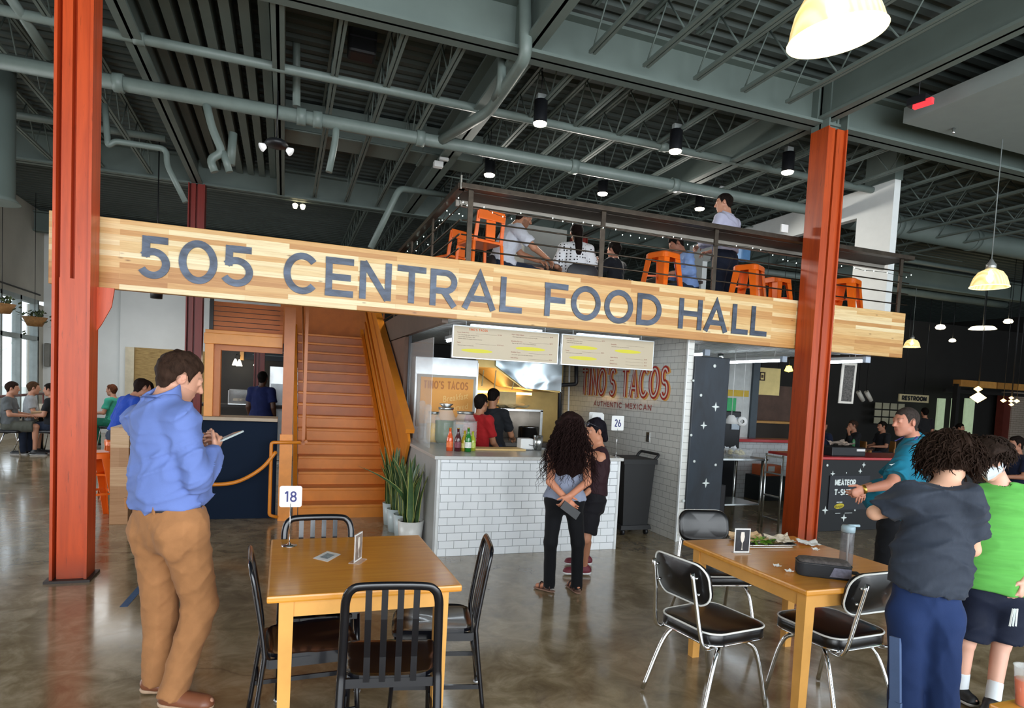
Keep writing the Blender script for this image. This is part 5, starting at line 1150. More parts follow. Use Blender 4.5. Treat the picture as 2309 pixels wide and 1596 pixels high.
def speaker(px, py, Y, w, h, label):
    p = atY(px, py, Y); t = thing('ceiling_speaker', label, 'speaker', p); MB().box(p.x-w/2, p.x+w/2, p.y-.12, p.y+.12, p.z-h/2, p.z+h/2, .03).build('cabinet', BLACKM, t)
    MB().box(p.x-w*.47, p.x+w*.47, p.y-.124, p.y-.12, p.z-h*.02, p.z+h*.03).build('highlight_strip', mat('speaker_trim', '#4b4b55', .3, metal=.5), t); MB().tube([p+Vector((0, 0, h/2)), (p.x, p.y, 5.51)], .012, 6).build('bracket', BLACKM, t)
speaker(816, 97, 7.4, .30, .32, 'black box speaker hanging above the letters CENTRAL'); speaker(1645, 288, 8.2, .34, .2, 'black box speaker hanging above the right part of the loft')
p = atY(623, 325, 7.9); t = thing('emergency_light', 'black emergency light with two white lamp heads under the narrow beam', 'emergency light', p); MB().lathe([(0, .05), (.1, .04), (.13, 0), (.1, -.03), (0, -.03)], p, 20).build('body', BLACKM, t)
for s in (-1, 1): MB().lathe([(0, 0), (.03, 0), (.05, .05), (0, .05)], p+Vector((s*.12, -.03, -.05)), 14, axis=(s, -.4, -.7)).build('lamp_head', mat('white_head', '#e9eef0', .4, emit='#ffffff', es=.3), t)
MB().tube([p+Vector((0, 0, .05)), (p.x, p.y, 4.95)], .008, 5).build('stem', BLACKM, t)
for px, py, lab in ((665, 468, 'tiny lit spot lamp, left one of a pair in the dark under the rear girder'), (682, 470, 'tiny lit spot lamp, right one of the pair under the rear girder')):
    p = atY(px, py, 12.6); t = thing('spot_lamp', lab, 'lamp', p, 'pair of spots'); MB().lathe([(0, 0), (.035, .0), (.05, .06), (0, .08)], p, 14, axis=(0, .4, 1)).build('spot', mat('spot_glow', '#fff4c8', .4, emit='#fff2c0', es=6), t); MB().tube([p, (p.x, p.y, 5.51)], .006, 5).build('stem', BLACKM, t)
p = atY(990, 370, 9.0); t = thing('white_sensor', 'small white sensor box hanging above the sign near the loft corner', 'sensor', p); MB().box(p.x-.08, p.x+.05, p.y-.05, p.y+.05, p.z-.05, p.z+.03, .01).build('sensor_box', WHITE, t); MB().box(p.x+.0, p.x+.13, p.y-.03, p.y+.03, p.z+.06, p.z+.1, .01).build('sensor_arm', WHITE, t)
p = atY(1627, 430, 8.6); t = thing('white_spot', 'small white lamp head hanging above the standing man on the loft', 'lamp', p); MB().lathe([(0, 0), (.05, .01), (.055, .05), (0, .08)], p, 16, axis=(-.3, 0, 1)).build('head', WHITE, t); MB().tube([p+Vector((0, 0, .06)), (p.x, p.y, 5.51)], .005, 5).build('wire', BLACKM, t)
p = atY(1765, 517, 6.1); t = thing('white_tag', 'small white card clipped on the top rail left of the right column', 'card', p); MB().box(p.x-.05, p.x+.05, 6.07, 6.09, p.z-.04, p.z+.05).build('card', WHITE, t)
p = atY(2082, 232, 5.7); t = thing('exit_light', 'red glowing light bar on the side of the girder near the pale soffit', 'light', p); a = Vector((6.9, 5.0, 4.93)); a = atZ(2060, 240, 4.9); b = atZ(2103, 226, 4.9); MB().bar(a, b, .05, .06).build('light_bar', mat('red_glow', '#e8353a', .4, emit='#ff3038', es=1.0), t); MB().bar(a+Vector((0, .06, .05)), b+Vector((0, .06, .05)), .1, .08).build('housing', BLACKM, t); MB().tube([(a+b)/2+Vector((0, .06, .05)), ((a.x+b.x)/2, (a.y+b.y)/2+.06, 5.51)], .008, 5).build('stem', BLACKM, t)
p = atZ(2150, 290, 4.92); t = thing('sprinkler_head', 'small sprinkler under the pale soffit', 'sprinkler', p); MB().lathe([(0, -.06), (.02, -.05), (.01, -.03), (.02, 0), (0, .01)], p, 10).build('head', STAINL, t)
# fairy lights on the railing
t = thing('string_lights', 'string of tiny cold white lights wound along the loft railing', 'string lights', (4.6, 6.13, 3.2))
FL = mat('fairy_glow', '#eafff8', .4, emit='#e8fff6', es=8)
R1 = [(812, 258), (885, 305), (975, 340), (1050, 358), (1130, 310), (1408, 353), (1495, 380), (1580, 400), (1673, 390), (1752, 417), (1845, 437), (1955, 452), (2013, 498), (2083, 505), (2160, 525), (2210, 530)]
R1 = [(880+a/3.848, 400+b/3.848) for a, b in R1] + [(1494, 535), (1518, 534), (1536, 538), (1550, 551), (1563, 555), (1660, 554), (1697, 559), (1715, 563), (1742, 575), (1765, 585), (1776, 588), (1795, 593), (1880, 597), (1897, 600), (1926, 604), (1950, 610), (1970, 611), (2000, 615), (2043, 625), (2054, 620)]
L1 = [(148, 640), (183, 618), (180, 600), (222, 635), (233, 577), (233, 560), (325, 583), (288, 513), (340, 503), (390, 458), (400, 438), (430, 410), (425, 375), (450, 370), (490, 290), (515, 320), (538, 315), (595, 315), (625, 333), (590, 178), (630, 215), (665, 243)]
P1 = [atX(880+a/3.848, 400+b/3.848, 1.60) if a < 560 else atY(880+a/3.848, 400+b/3.848, 6.13) for a, b in L1]
P2 = [atY(a, b, 6.13) for a, b in R1]
for p in P1+P2: MB().lathe([(0, -.007), (.006, 0), (0, .007)], p, 6).build('bulb', FL, t)
MB().tube(curve3(P2, 2), .003, 4).build('wire', mat('dark_wire', '#1c2620', .6), t); MB().tube([p for p in P1], .003, 4).build('wire', mat('dark_wire', '#1c2620'), t)
# orange bar stools on the loft
OST = mat('bright_orange_metal', '#ee6a12', .35, var=.05, coat=.3)
def stool(hh=.76, back=False):
    t = thing('bar_stool', 'x', 'stool'); o = rr_outline(.31, .31, .06, 4)
    n = len(o); vs = [(u*.9, v*.9, hh) for u, v in o]+[(u, v, hh-.015) for u, v in o]+[(u*1.02, v*1.02, hh-.07) for u, v in o]; m = MB(); m._add(vs, [tuple(range(n))]+[(r*n+i, r*n+(i+1) % n, (r+1)*n+(i+1) % n, (r+1)*n+i) for r in range(2) for i in range(n)], False); m.build('seat', OST, t)
    for sx in (-1, 1):
        for sy in (-1, 1):
            l = MB(); c0, c1 = Vector((sx*.135, sy*.135, hh-.03)), Vector((sx*.215, sy*.215, 0)); w0, w1 = .045, .022
            for dx, dy in ((1, 0), (0, 1)):
                q = Vector((dx*-sx, dy*-sy, 0)); e = Vector((dy*-sx, dx*-sy, 0))*.004
                vs = [c0, c0+q*w0*2, c1+q*w1*2, c1]; l._add([v+e*s for s in (-1, 1) for v in vs], [(0, 1, 2, 3), (7, 6, 5, 4), (0, 4, 5, 1), (1, 5, 6, 2), (2, 6, 7, 3), (3, 7, 4, 0)])
            l.build('leg', OST, t)
    for a, b in (((-.18, -.18), (.18, -.18)), ((.18, -.18), (.18, .18)), ((.18, .18), (-.18, .18)), ((-.18, .18), (-.18, -.18))): MB().bar((a[0], a[1], .3), (b[0], b[1], .3), .006, .025).build('foot_rail', OST, t)
    for a, b in (((-.16, -.16), (.16, .16)), ((-.16, .16), (.16, -.16))): MB().bar((a[0], a[1], .5), (b[0], b[1], .5), .006, .02).build('brace', OST, t)
    return t
s0 = stool(); s0['group'] = 'orange bar stools on the loft'; s0['label'] = 'orange metal bar stool above the letters FOOD, left of the standing man'; s0.location = (4.15, 6.52, 2.6); s0.rotation_euler = (0, 0, .3)
dup(s0, (5.42, 6.55, 2.6), .5, 'orange metal bar stool in front of the standing man on the loft'); dup(s0, (6.25, 7.0, 2.6), .2, 'orange metal bar stool half hidden behind the right column'); dup(s0, (7.02, 6.55, 2.6), .4, 'orange metal bar stool on the loft right of the right column')
def loft_chair(x, y, rz, label):
    t = thing('orange_chair', label, 'chair', (0, 0, 0)); m = MB()
    MB().box(-.18, .18, -.18, .18, .60, .63, .01).build('seat', OST, t)
    for q in ((-.17, -.17), (.17, -.17), (-.17, .17), (.17, .17)): MB().bar((q[0], q[1], .6), (q[0]*1.2, q[1]*1.2, 0), .03, .02).build('leg', OST, t)
    for q in (-.16, .16): MB().bar((q, -.17, .6), (q*.95, -.22, .90), .04, .015, up=(0, 1, 0)).build('back_post', OST, t)
    MB().box(-.16, .16, -.235, -.215, .82, .92, .008).build('back_top', OST, t); MB().box(-.055, .055, -.22, -.2, .62, .83, .004).build('back_splat', OST, t)
    t.location = (x, y, 2.6); t.rotation_euler = (0, 0, rz)
loft_chair(1.93, 6.62, .25, 'orange metal chair with a back at the left corner of the loft')
loft_chair(1.85, 7.6, .4, 'orange metal chair farther back at the left side of the loft')
# loft tables
def loft_table(x, y, label):
    t = thing('loft_table', label, 'table', (x, y, 2.6)); MB().box(x-.35, x+.35, y-.35, y+.35, 3.31, 3.35, .005).build('tabletop', mat('dark_wood_top', '#3b2a20', .4), t); MB().tube([(x, y, 2.62), (x, y, 3.31)], .03, 10).build('pedestal', BLACKM, t); MB().box(x-.25, x+.25, y-.25, y+.25, 2.6, 2.62).build('base', BLACKM, t)
loft_table(3.15, 8.25, 'dark table on the loft in front of the bearded man'); loft_table(5.2, 8.0, 'dark table on the loft beside the seated man in blue')
a = atY(1185, 510, 8.4); b = atY(1274, 610, 8.4); t = thing('grey_cabinet', 'pale grey cabinet standing on the loft behind the bearded man', 'cabinet', ((a.x+b.x)/2, 8.6, 2.6)); MB().box(a.x, b.x, 8.4, 8.9, 2.6, a.z+.03, .01).build('cabinet_body', mat('pale_grey_cabinet', '#8f918c', .6, var=.06), t)
o = thing('blue_tape', 'strip of blue tape on the floor left of the man in the blue shirt', 'tape', atZ(300, 1342, 0)); a = atZ(322, 1318, 0); b = atZ(278, 1368, 0); MB().bar(a+Vector((0, 0, .001)), b+Vector((0, 0, .001)), .05, .002).build('tape', mat('blue_tape', '#3f5f86', .6, var=.2, vscale=30), o)
# ------------------------------------------------------------------ people: smooth bodies and clothes from signed distance fields
def A3(p): return np.array([p[0], p[1], p[2]], dtype=np.float64)
def unit(v): v = A3(v); return v/max(1e-9, np.linalg.norm(v))
class Field:
    def __init__(s, lo, hi, h):
        s.h = h; s.lo = np.array(lo, float); s.n = np.maximum(4, np.ceil((np.array(hi)-s.lo)/h).astype(int)+1)
        s.d = np.full(s.n, .5, dtype=np.float32); s.ax = [s.lo[i]+h*np.arange(s.n[i]) for i in range(3)]
    def sub(s, lo, hi):
        a = np.clip(np.floor((np.array(lo)-s.lo)/s.h).astype(int), 0, s.n-1); b = np.clip(np.ceil((np.array(hi)-s.lo)/s.h).astype(int)+1, 1, s.n)
        return tuple(slice(a[i], max(b[i], a[i]+1)) for i in range(3))
    def grid(s, sl): return s.ax[0][sl[0]][:, None, None], s.ax[1][sl[1]][None, :, None], s.ax[2][sl[2]][None, None, :]
    def put(s, sl, d, k):
        o = s.d[sl]
        if k > 0: hh = np.maximum(k-np.abs(o-d), 0)/k; s.d[sl] = np.minimum(o, d)-hh*hh*k*.25
        else: s.d[sl] = np.minimum(o, d)
    def add(s, pr, k=.03, off=0.):
        t = pr[0]
        if t == 'c':
            _, a, b, r1, r2, n, fl = pr[:7]; cuts = pr[7] if len(pr) > 7 else ()
            r1 += off; r2 += off; R = max(r1, r2)+k+.03; sl = s.sub(np.minimum(a, b)-R, np.maximum(a, b)+R); X, Y, Z = s.grid(sl)
            ba = b-a; L2 = max(1e-9, ba@ba); px, py, pz = X-a[0], Y-a[1], Z-a[2]
            tt = np.clip((px*ba[0]+py*ba[1]+pz*ba[2])/L2, 0, 1); qx, qy, qz = px-tt*ba[0], py-tt*ba[1], pz-tt*ba[2]
            if fl != 1:
                m = (qx*n[0]+qy*n[1]+qz*n[2])*(fl-1); qx = qx+m*n[0]; qy = qy+m*n[1]; qz = qz+m*n[2]
            d = np.sqrt(qx*qx+qy*qy+qz*qz)-(r1+(r2-r1)*tt)
            for cp, cn in cuts: d = np.maximum(d, (X-cp[0])*cn[0]+(Y-cp[1])*cn[1]+(Z-cp[2])*cn[2])
            s.put(sl, d.astype(np.float32), k)
        elif t == 'e':
            _, c, B, r = pr; r = np.array(r)+off; R = r.max()+k+.03; sl = s.sub(c-R, c+R); X, Y, Z = s.grid(sl); px, py, pz = X-c[0], Y-c[1], Z-c[2]
            q = 0
            for i in range(3): q = q+((px*B[i][0]+py*B[i][1]+pz*B[i][2])/r[i])**2
            s.put(sl, ((np.sqrt(q)-1)*r.min()).astype(np.float32), k)
    def carve(s, pr, k=.0, off=0.):
        old = s.d; f = Field.__new__(Field); f.h, f.lo, f.n, f.ax = s.h, s.lo, s.n, s.ax; f.d = np.full(s.n, .5, dtype=np.float32); f.add(pr, 0, off); s.d = np.maximum(old, -f.d)
    def cut(s, p, n):
        X, Y, Z = s.grid((slice(None),)*3); s.d = np.maximum(s.d, ((X-p[0])*n[0]+(Y-p[1])*n[1]+(Z-p[2])*n[2]).astype(np.float32))
    def displace(s, fn, band=.03):
        I = np.nonzero(np.abs(s.d) < band)
        if len(I[0]): s.d[I] += fn(s.ax[0][I[0]], s.ax[1][I[1]], s.ax[2][I[2]]).astype(np.float32)
    def mesh(s):
        d = s.d; d[0] = d[-1] = .5; d[:, 0] = d[:, -1] = .5; d[:, :, 0] = d[:, :, -1] = .5
        ins = d < 0; nx, ny, nz = d.shape; acc = np.zeros((nx-1, ny-1, nz-1), np.int8)
        for i in (0, 1):
            for j in (0, 1):
                for k in (0, 1): acc += ins[i:nx-1+i, j:ny-1+j, k:nz-1+k]
        C = np.argwhere((acc > 0) & (acc < 8)); idx = np.full(acc.shape, -1, np.int64); idx[tuple(C.T)] = np.arange(len(C))
        P = np.zeros((len(C), 3)); N = np.zeros(len(C)); cs = [(i, j, k) for i in (0, 1) for j in (0, 1) for k in (0, 1)]
        val = {c: d[C[:, 0]+c[0], C[:, 1]+c[1], C[:, 2]+c[2]] for c in cs}
        for a in cs:
            for ax in range(3):
                if a[ax]: continue
                b = list(a); b[ax] = 1; b = tuple(b); va, vb = val[a], val[b]; m = (va < 0) != (vb < 0)
                t = np.where(m, va/np.where(m, va-vb, 1), 0); p = np.array(a, float)[None, :].repeat(len(C), 0); p[:, ax] += t
                P[m] += p[m]; N[m] += 1
        V = s.lo+s.h*(C+P/np.maximum(N, 1)[:, None]); F = []
        for ax in range(3):
            sl0 = [slice(None)]*3; sl1 = [slice(None)]*3; sl0[ax] = slice(0, -1); sl1[ax] = slice(1, None)
            a, b = ins[tuple(sl0)], ins[tuple(sl1)]
            for flag in (0, 1):
                E = np.argwhere((a & ~b) if flag else (~a & b)); u, v = (ax+1) % 3, (ax+2) % 3
                E = E[(E[:, u] > 0) & (E[:, v] > 0)]
                def cell(du, dv): q = E.copy(); q[:, u] -= du; q[:, v] -= dv; return idx[q[:, 0], q[:, 1], q[:, 2]]
                q = np.stack([cell(1, 1), cell(0, 1), cell(0, 0), cell(1, 0)], 1)
                F.append(q if flag else q[:, ::-1])
        F = np.concatenate(F); F = F[(F >= 0).all(1)]; return V, F
def sdf_obj(name, fld, m, parent, tint=None, smooth_it=2):
    V, F = fld.mesh()
    if not len(F): return None
    for _ in range(smooth_it):       # light Laplacian smoothing
        S = np.zeros_like(V); N = np.zeros(len(V))
        for k in range(4): np.add.at(S, F[:, k], V[F[:, (k+1) % 4]]); np.add.at(N, F[:, k], 1)
        V = V*.5+.5*S/np.maximum(N, 1)[:, None]
    org = np.array(origin_of(parent)); me = bpy.data.meshes.new(name); n = len(V)
    me.vertices.add(n); me.vertices.foreach_set('co', (V-org).ravel()); me.loops.add(len(F)*4); me.loops.foreach_set('vertex_index', F.ravel().astype(np.int32))
    me.polygons.add(len(F)); me.polygons.foreach_set('loop_start', (np.arange(len(F))*4).astype(np.int32)); me.polygons.foreach_set('use_smooth', np.ones(len(F), bool))
    me.update(calc_edges=True)
    if tint is not None:
        a = me.color_attributes.new('tint', 'FLOAT_COLOR', 'POINT'); a.data.foreach_set('color', np.concatenate([tint(V), np.ones((n, 1))], 1).ravel())
    me.materials.append(m); ob = bpy.data.objects.new(name, me); COL.objects.link(ob); ob.parent = parent; KIDS.setdefault(parent.name, []).append(ob); return ob
def folds(seed, amp=.005, wl=.11, vert=1.0, lim=.003):
    r = np.random.RandomState(seed); K = [(unit(r.normal(size=3)*np.array([1, 1, vert]))*2*math.pi/(wl*r.uniform(.7, 1.6)), r.uniform(0, 6.28)) for _ in range(4)]
    W = unit(r.normal(size=3))*2*math.pi/.3
    def fn(x, y, z):
        w = 1.5*np.sin(W[0]*x+W[1]*y+W[2]*z); s = 0
        for k, ph in K: s = s+(1-np.abs(np.sin(.5*(k[0]*x+k[1]*y+k[2]*z)+ph+w)))**2
        return np.minimum(amp*(1.1-s), lim)
    return fn
def hairline(x, y, z, low=0):
    """height above the hairline in head space"""
    zl = np.interp(y, [-.11, -.05, -.028, -.012, .012, .03, .05, .075, .11], [-.085, -.078, -.03, .022, .018, -.02, .045, .066, .072])
    return z-zl-np.where((np.abs(x) > .04) & (y > .035), .016, 0)+.004*np.sin(110*x+60*y)*np.sin(90*y+40)-low

def skin_mat(c):
    n = 'skin_'+c[1:]
    if n in MATS: return MATS[n]
    M = Mat(n); a = M.n('Attribute'); a.attribute_name = 'tint'; M.col(M.mix(.5, a.outputs['Color'], M.ramp(M.noise(M.coords('Object', (1, 1, 1)), 9, 3), [(.3, tuple(x*.86 for x in srgb(c))), (.7, tuple(min(1, x*1.08) for x in srgb(c)))])))
    M.set(Roughness=.48, Subsurface_Weight=.0); M.b.inputs['Specular IOR Level'].default_value = .35; MATS[n] = M.m; return M.m
def cloth(name, c, rough=.85, var=.08, vscale=10, bump=.25, streak=None):
    n = 'cloth_'+name
    if n in MATS: return MATS[n]
    M = Mat(n); c = srgb(c); v = M.coords('Object', streak or (1, 1, 1)); f = M.noise(v, vscale, 4, .6)
    M.col(M.ramp(f, [(.3, tuple(x*(1-var) for x in c)), (.7, tuple(min(1, x*(1+var)) for x in c))])); M.set(Roughness=rough, Sheen_Weight=.05); M.b.inputs['Specular IOR Level'].default_value = .2
    w = M.noise(M.coords('Object'), 260, 2, .5); M.bump(w, bump, .002); MATS[n] = M.m; return M.m
def hair_mat(c, n=None):
    n = 'hair_'+c[1:]
    if n in MATS: return MATS[n]
    M = Mat(n); cc = srgb(c); f = M.noise(M.coords('Object', (1, 1, .5)), 55, 4, .7, .5); M.col(M.ramp(f, [(.3, tuple(x*.55 for x in cc)), (.7, tuple(x*1.35 for x in cc))])); M.set(Roughness=.75); M.b.inputs['Specular IOR Level'].default_value = .08; M.bump(f, .6, .006); MATS[n] = M.m; return M.m

def hand_prims(w, d, pn, th, curl=.5, s=1., spread=0.):
    w = A3(w); d = unit(d); pn = A3(pn); pn = unit(pn-d*(pn@d)); th = A3(th); th = unit(th-d*(th@d)-pn*(th@pn)); out = []
    kn = w+d*.088*s
    out.append((('c', w+d*.012*s, w+d*.035*s, .028*s, .031*s, pn, 1.7), .02)); out.append((('c', w+d*.035*s+th*.008*s, kn-d*.006*s+th*.004*s, .030*s, .037*s, pn, 2.4), .015))
    for i, (L, f1) in enumerate(((.040, .95), (.045, 1.0), (.041, .96), (.032, .8))):
        b = kn+th*(1.5-i)*.0205*s-d*.004*s*abs(i-1); ang = 0; dd = d+th*(1.5-i)*spread; p = b-dd*.01*s; r = .0088*s*(.92 if i == 3 else 1)
        for seg, (l, c) in enumerate(((L, .75), (L*.68, 1.0), (L*.55, .75))):
            ang += curl*c*(1+.12*(i-1)); q = p+(unit(dd)*math.cos(ang)+pn*math.sin(ang))*l*s
            out.append((('c', p, q, r, r*.92, pn, 1), .005)); p = q; r *= .92
    b = w+d*.022*s+th*.02*s; t1 = unit(d*.55+th*.75+pn*.35); t2 = unit(d*.85+th*.25+pn*.5)
    out.append((('c', b, b+t1*.038*s, .014*s, .0115*s, pn, 1), .015)); out.append((('c', b+t1*.038*s, b+t1*.038*s+t2*.03*s, .011*s, .0095*s, pn, 1), .005)); out.append((('c', b+t1*.038*s+t2*.03*s, b+t1*.038*s+t2*.055*s, .0098*s, .008*s, pn, 1), .005))
    return out

def figure(label, J, skin='#c98f73', s=1., w=1., h=.009, top=None, bottom=None, hair=None, shoes=None, hands=None, face=True, belly=0, bare_feet=False, stubble=None, ears=True, seed=1, fem=0, category='person', name='person', group=None, extra=None):
    """a person: J holds world joints; top/bottom are dicts describing the clothes"""
    J = {k: (A3(v) if v is not None else None) for k, v in J.items()}
    zf = min(J['aL'][2], J['aR'][2])
    t = thing(name, label, category, (J['pv'][0], J['pv'][1], max(0, zf-.08)), group); sk = skin_mat(skin)
    u = unit(J['nk']-J['pv']); l = unit(J['sR']-J['sL']); l = unit(l-u*(l@u)); n = np.cross(u, l)   # forward of the chest
    fw = unit(J['fw']); up = A3(J.get('up', (0, 0, 1))); up = unit(up-fw*(up@fw)); rt = np.cross(fw, up); hs = s*J.get('hs', np.array([1, 1, 1]))[0] if False else s
    H = J['hd']; B = (rt, fw, up)
    hp = lambda x, y, z: H+rt*x*hs+fw*y*hs+up*z*hs
    # ---- torso pieces
    cu = J['nk']-u*.135*s; cl = J['pv']+u*.235*s; wa = J['pv']+u*.10*s
    T = {'chest': ('c', cl, cu, .148*s*w, .150*s*w, n, 1.38), 'waist': ('c', wa, cl, (.142-.012*fem)*s*w, (.145-.018*fem)*s*w, n, 1.38),
         'hips': ('c', J['hL']+u*.02*s, J['hR']+u*.02*s, (.104+.008*fem)*s*w, (.104+.008*fem)*s*w, n, 1.12), 'mid': ('c', J['pv'], wa, (.14+.01*fem)*s*w, .142*s*w, n, 1.35),
         'yoke': ('c', J['sL'], J['sR'], .056*s, .056*s, n, 1), 'trapL': ('c', J['nk']-u*.045*s, J['sL'], .058*s, .05*s, n, 1), 'trapR': ('c', J['nk']-u*.045*s, J['sR'], .058*s, .05*s, n, 1)}
    gl = [('c', J['h'+q]-n*.045*s-u*.01*s, J['h'+q]-n*.04*s-u*.06*s, .070*s*w, .064*s*w, n, 1) for q in 'LR']
    bl = [('e', J['pv']+u*.16*s+n*(.03+.06*belly)*s, (l, n, u), (.15*s*w, (.10+.07*belly)*s*w, .16*s))] if belly else []
    arm = {q: [('c', J['s'+q], J['e'+q], .050*s*w, .040*s*w, n, 1), ('c', J['e'+q], J['w'+q], .041*s*w, .027*s, n, 1)] for q in 'LR'}
    leg = {}
    for q in 'LR':
        hh, kk, aa = J['h'+q], J['k'+q], J['a'+q]; kd = unit(aa-kk); bk = unit(np.cross(unit(J['hR']-J['hL']+1e-9), kd)); 
        if bk @ unit(J['t'+q]-aa) > 0: bk = -bk
        leg[q] = [('c', hh, kk, .082*s*w, .054*s*w, n, 1), ('c', kk, aa, .050*s*w, .034*s, n, 1), ('c', kk+kd*.06*s+bk*.018*s, kk+kd*.22*s+bk*.012*s, .046*s*w, .036*s, n, 1)]
    pts = np.array([J[k] for k in ('hd', 'nk', 'pv', 'sL', 'sR', 'eL', 'eR', 'wL', 'wR', 'hL', 'hR', 'kL', 'kR', 'aL', 'aR', 'tL', 'tR')])
    lo, hi = pts.min(0)-.24*s, pts.max(0)+.24*s; lo[2] = max(lo[2], zf-.1)
    # ---- skin
    f = Field(lo, hi, h)
    for k in ('mid', 'waist', 'chest', 'hips'): f.add(T[k], .04)
    for k in ('yoke', 'trapL', 'trapR'): f.add(T[k], .04)
    for g in gl: f.add(g, .03)
    for q in 'LR':
        f.add(leg[q][0], .035); f.add(leg[q][1], .02); f.add(leg[q][2], .02); f.add(arm[q][0], .03); f.add(arm[q][1], .015)
        a_, tt = J['a'+q], J['t'+q]; ft = unit(tt-a_); f.add(('c', a_-ft*.02*s-A3((0, 0, .03*s)), tt+A3((0, 0, .012*s)), .034*s, .024*s, A3((0, 0, 1)), 1.1), .02)
    f.add(('c', J['nk']-u*.02*s, hp(0, -.02, -.06), .057*s*(.86 if fem else 1), .055*s*(.84 if fem else 1), n, 1), .03)
    # head
    f.add(('e', hp(0, -.012, .028), B, (.076*hs, .098*hs, .092*hs)), .02)
    f.add(('e', hp(0, .028, -.035), B, (.060*hs, .066*hs, .076*hs)), .025)
    f.add(('e', hp(0, .062, -.088), B, (.026*hs, .024*hs, .022*hs)), .025)
    f.add(('c', hp(-.045, .005, -.075), hp(0, .06, -.092), .022*hs, .02*hs, n, 1), .02); f.add(('c', hp(.045, .005, -.075), hp(0, .06, -.092), .022*hs, .02*hs, n, 1), .02)
    if face and h < .0125:
        f.add(('c', hp(-.032, .082, .028), hp(.032, .082, .028), .012*hs, .012*hs, n, 1), .012)
        f.add(('c', hp(0, .09, .015), hp(0, .112, -.022), .0085*hs, .0135*hs, n, 1), .010); f.add(('c', hp(-.013, .096, -.027), hp(.013, .096, -.027), .008*hs, .008*hs, n, 1), .008)
        f.add(('c', hp(-.02, .087, -.054), hp(.02, .087, -.054), .0075*hs, .0075*hs, up, 1.3), .006); f.add(('c', hp(-.016, .085, -.066), hp(.016, .085, -.066), .0075*hs, .0075*hs, up, 1.2), .006)
        for sg in (-1, 1): f.carve(('e', hp(sg*.031, .094, .008), B, (.017*hs, .012*hs, .011*hs)))
        for sg in (-1, 1): f.add(('e', hp(sg*.031, .080, .008), B, (.0145*hs, .0145*hs, .0125*hs)), .004)
    if ears:
        for sg in (-1, 1):
            f.add(('e', hp(sg*.080, -.008, -.004), (unit(rt*1+fw*-.35*sg), fw, unit(up)), (.0085*hs, .021*hs, .032*hs)), .008)
            if h < .008: f.carve(('e', hp(sg*.088, -.004, .0), B, (.006*hs, .010*hs, .018*hs)))
    for hd_ in (hands or []):
        for pr, k in hand_prims(*hd_[:4], curl=hd_[4], s=s*(hd_[5] if len(hd_) > 5 else 1)): f.add(pr, k)
    base = np.array(srgb(skin))
    def tint(V):
        q = V-H; x, y, z = q@rt/hs, q@fw/hs, q@up/hs; C = np.tile(base, (len(V), 1)); near = (np.abs(x) < .09) & (np.abs(y) < .13) & (np.abs(z) < .13)
        def put(m, c, a): C[m & near] = C[m & near]*(1-a)+np.array(srgb(c))*a
        put((y > .07) & (np.abs(z+.06) < .0125) & (np.abs(x) < .024), '#a85850', .75)
        put((y > .06) & (np.abs(z-.034+.1*np.abs(np.abs(x)-.03)) < .006) & (np.abs(x) > .012) & (np.abs(x) < .05), hair['c'] if hair else '#3a2a20', .8)
        put((np.abs(y) < .03) & (np.abs(x) > .078) & (np.abs(z) < .035), '#c26f5e', .35)
        put((y > .05) & (np.abs(x) < .05) & (z < .0) & (z > -.04), '#c9705f', .15)
        if stubble: put((z < -.035-.0*y) & (y > -.01) & ~((np.abs(z+.06) < .012) & (np.abs(x) < .024)), stubble[0], stubble[1])
        if hair: hl_ = hairline(x, y, z, hair.get('line', 0)); C[(hl_ > -.002) & near] = np.array(srgb(hair['c']))
        ex = np.minimum(np.abs(x-.031), np.abs(x+.031)); put((y > .075) & (ex < .009) & (np.abs(z-.008) < .0036), '#e8e4df', .9); put((y > .08) & (ex < .005) & (np.abs(z-.008) < .005), '#2a1d16', .95)
        return C
    body = sdf_obj('body', f, sk, t, tint, 1)
    # ---- bottom clothes
    if bottom:
        o = bottom.get('off', .014); f = Field(lo, hi, max(h, .008)); ln = bottom.get('len', 1.0); fl = bottom.get('flare', 0.); wz = bottom.get('waist', .11)
        f.add(T['mid'], .04, o); f.add(T['waist'], .04, o-.003); f.add(T['hips'], .04, o)
        for g in gl: f.add(g, .03, max(o, .01))
        for b_ in bl: f.add(b_, .03, .002)
        for q in 'LR':
            hh, kk, aa = J['h'+q], J['k'+q], J['a'+q]
            if ln <= .5:
                p = hh+(kk-hh)*ln*2; d = unit(kk-hh); f.add(('c', hh, hh+(kk-hh)*ln*2.3, .086*s*w, (.072+fl)*s*w, n, 1, ((p, d),)), .025, o)
            else:
                f.add(('c', hh, kk, .091*s*w, (.060+fl*.4)*s*w, n, 1), .03, o); e = kk+(aa-kk)*((ln-.5)*2); d = unit(aa-kk)
                f.add(('c', kk, aa+d*.05, (.058+fl*.5)*s*w, (.044+fl)*s, n, 1, ((e+d*.045*s*(1 if ln >= 1 else 0), d),)), .025, o)
        if bottom.get('skirt'):
            p = J['pv']-u*bottom['skirt']*s; f.add(('c', J['pv'], p-u*.05*s, .15*s*w, .165*s*w, n, 1.2, ((p, -u),)), .03, o)
        f.cut(J['pv']+u*wz*s, u)
        f.displace(folds(seed+3, bottom.get('fold', .006), bottom.get('wl', .12), 2.0)); ob = sdf_obj(bottom.get('name', 'trousers'), f, bottom['m'], t); 
        for ex in bottom.get('extra', []): ex(ob)
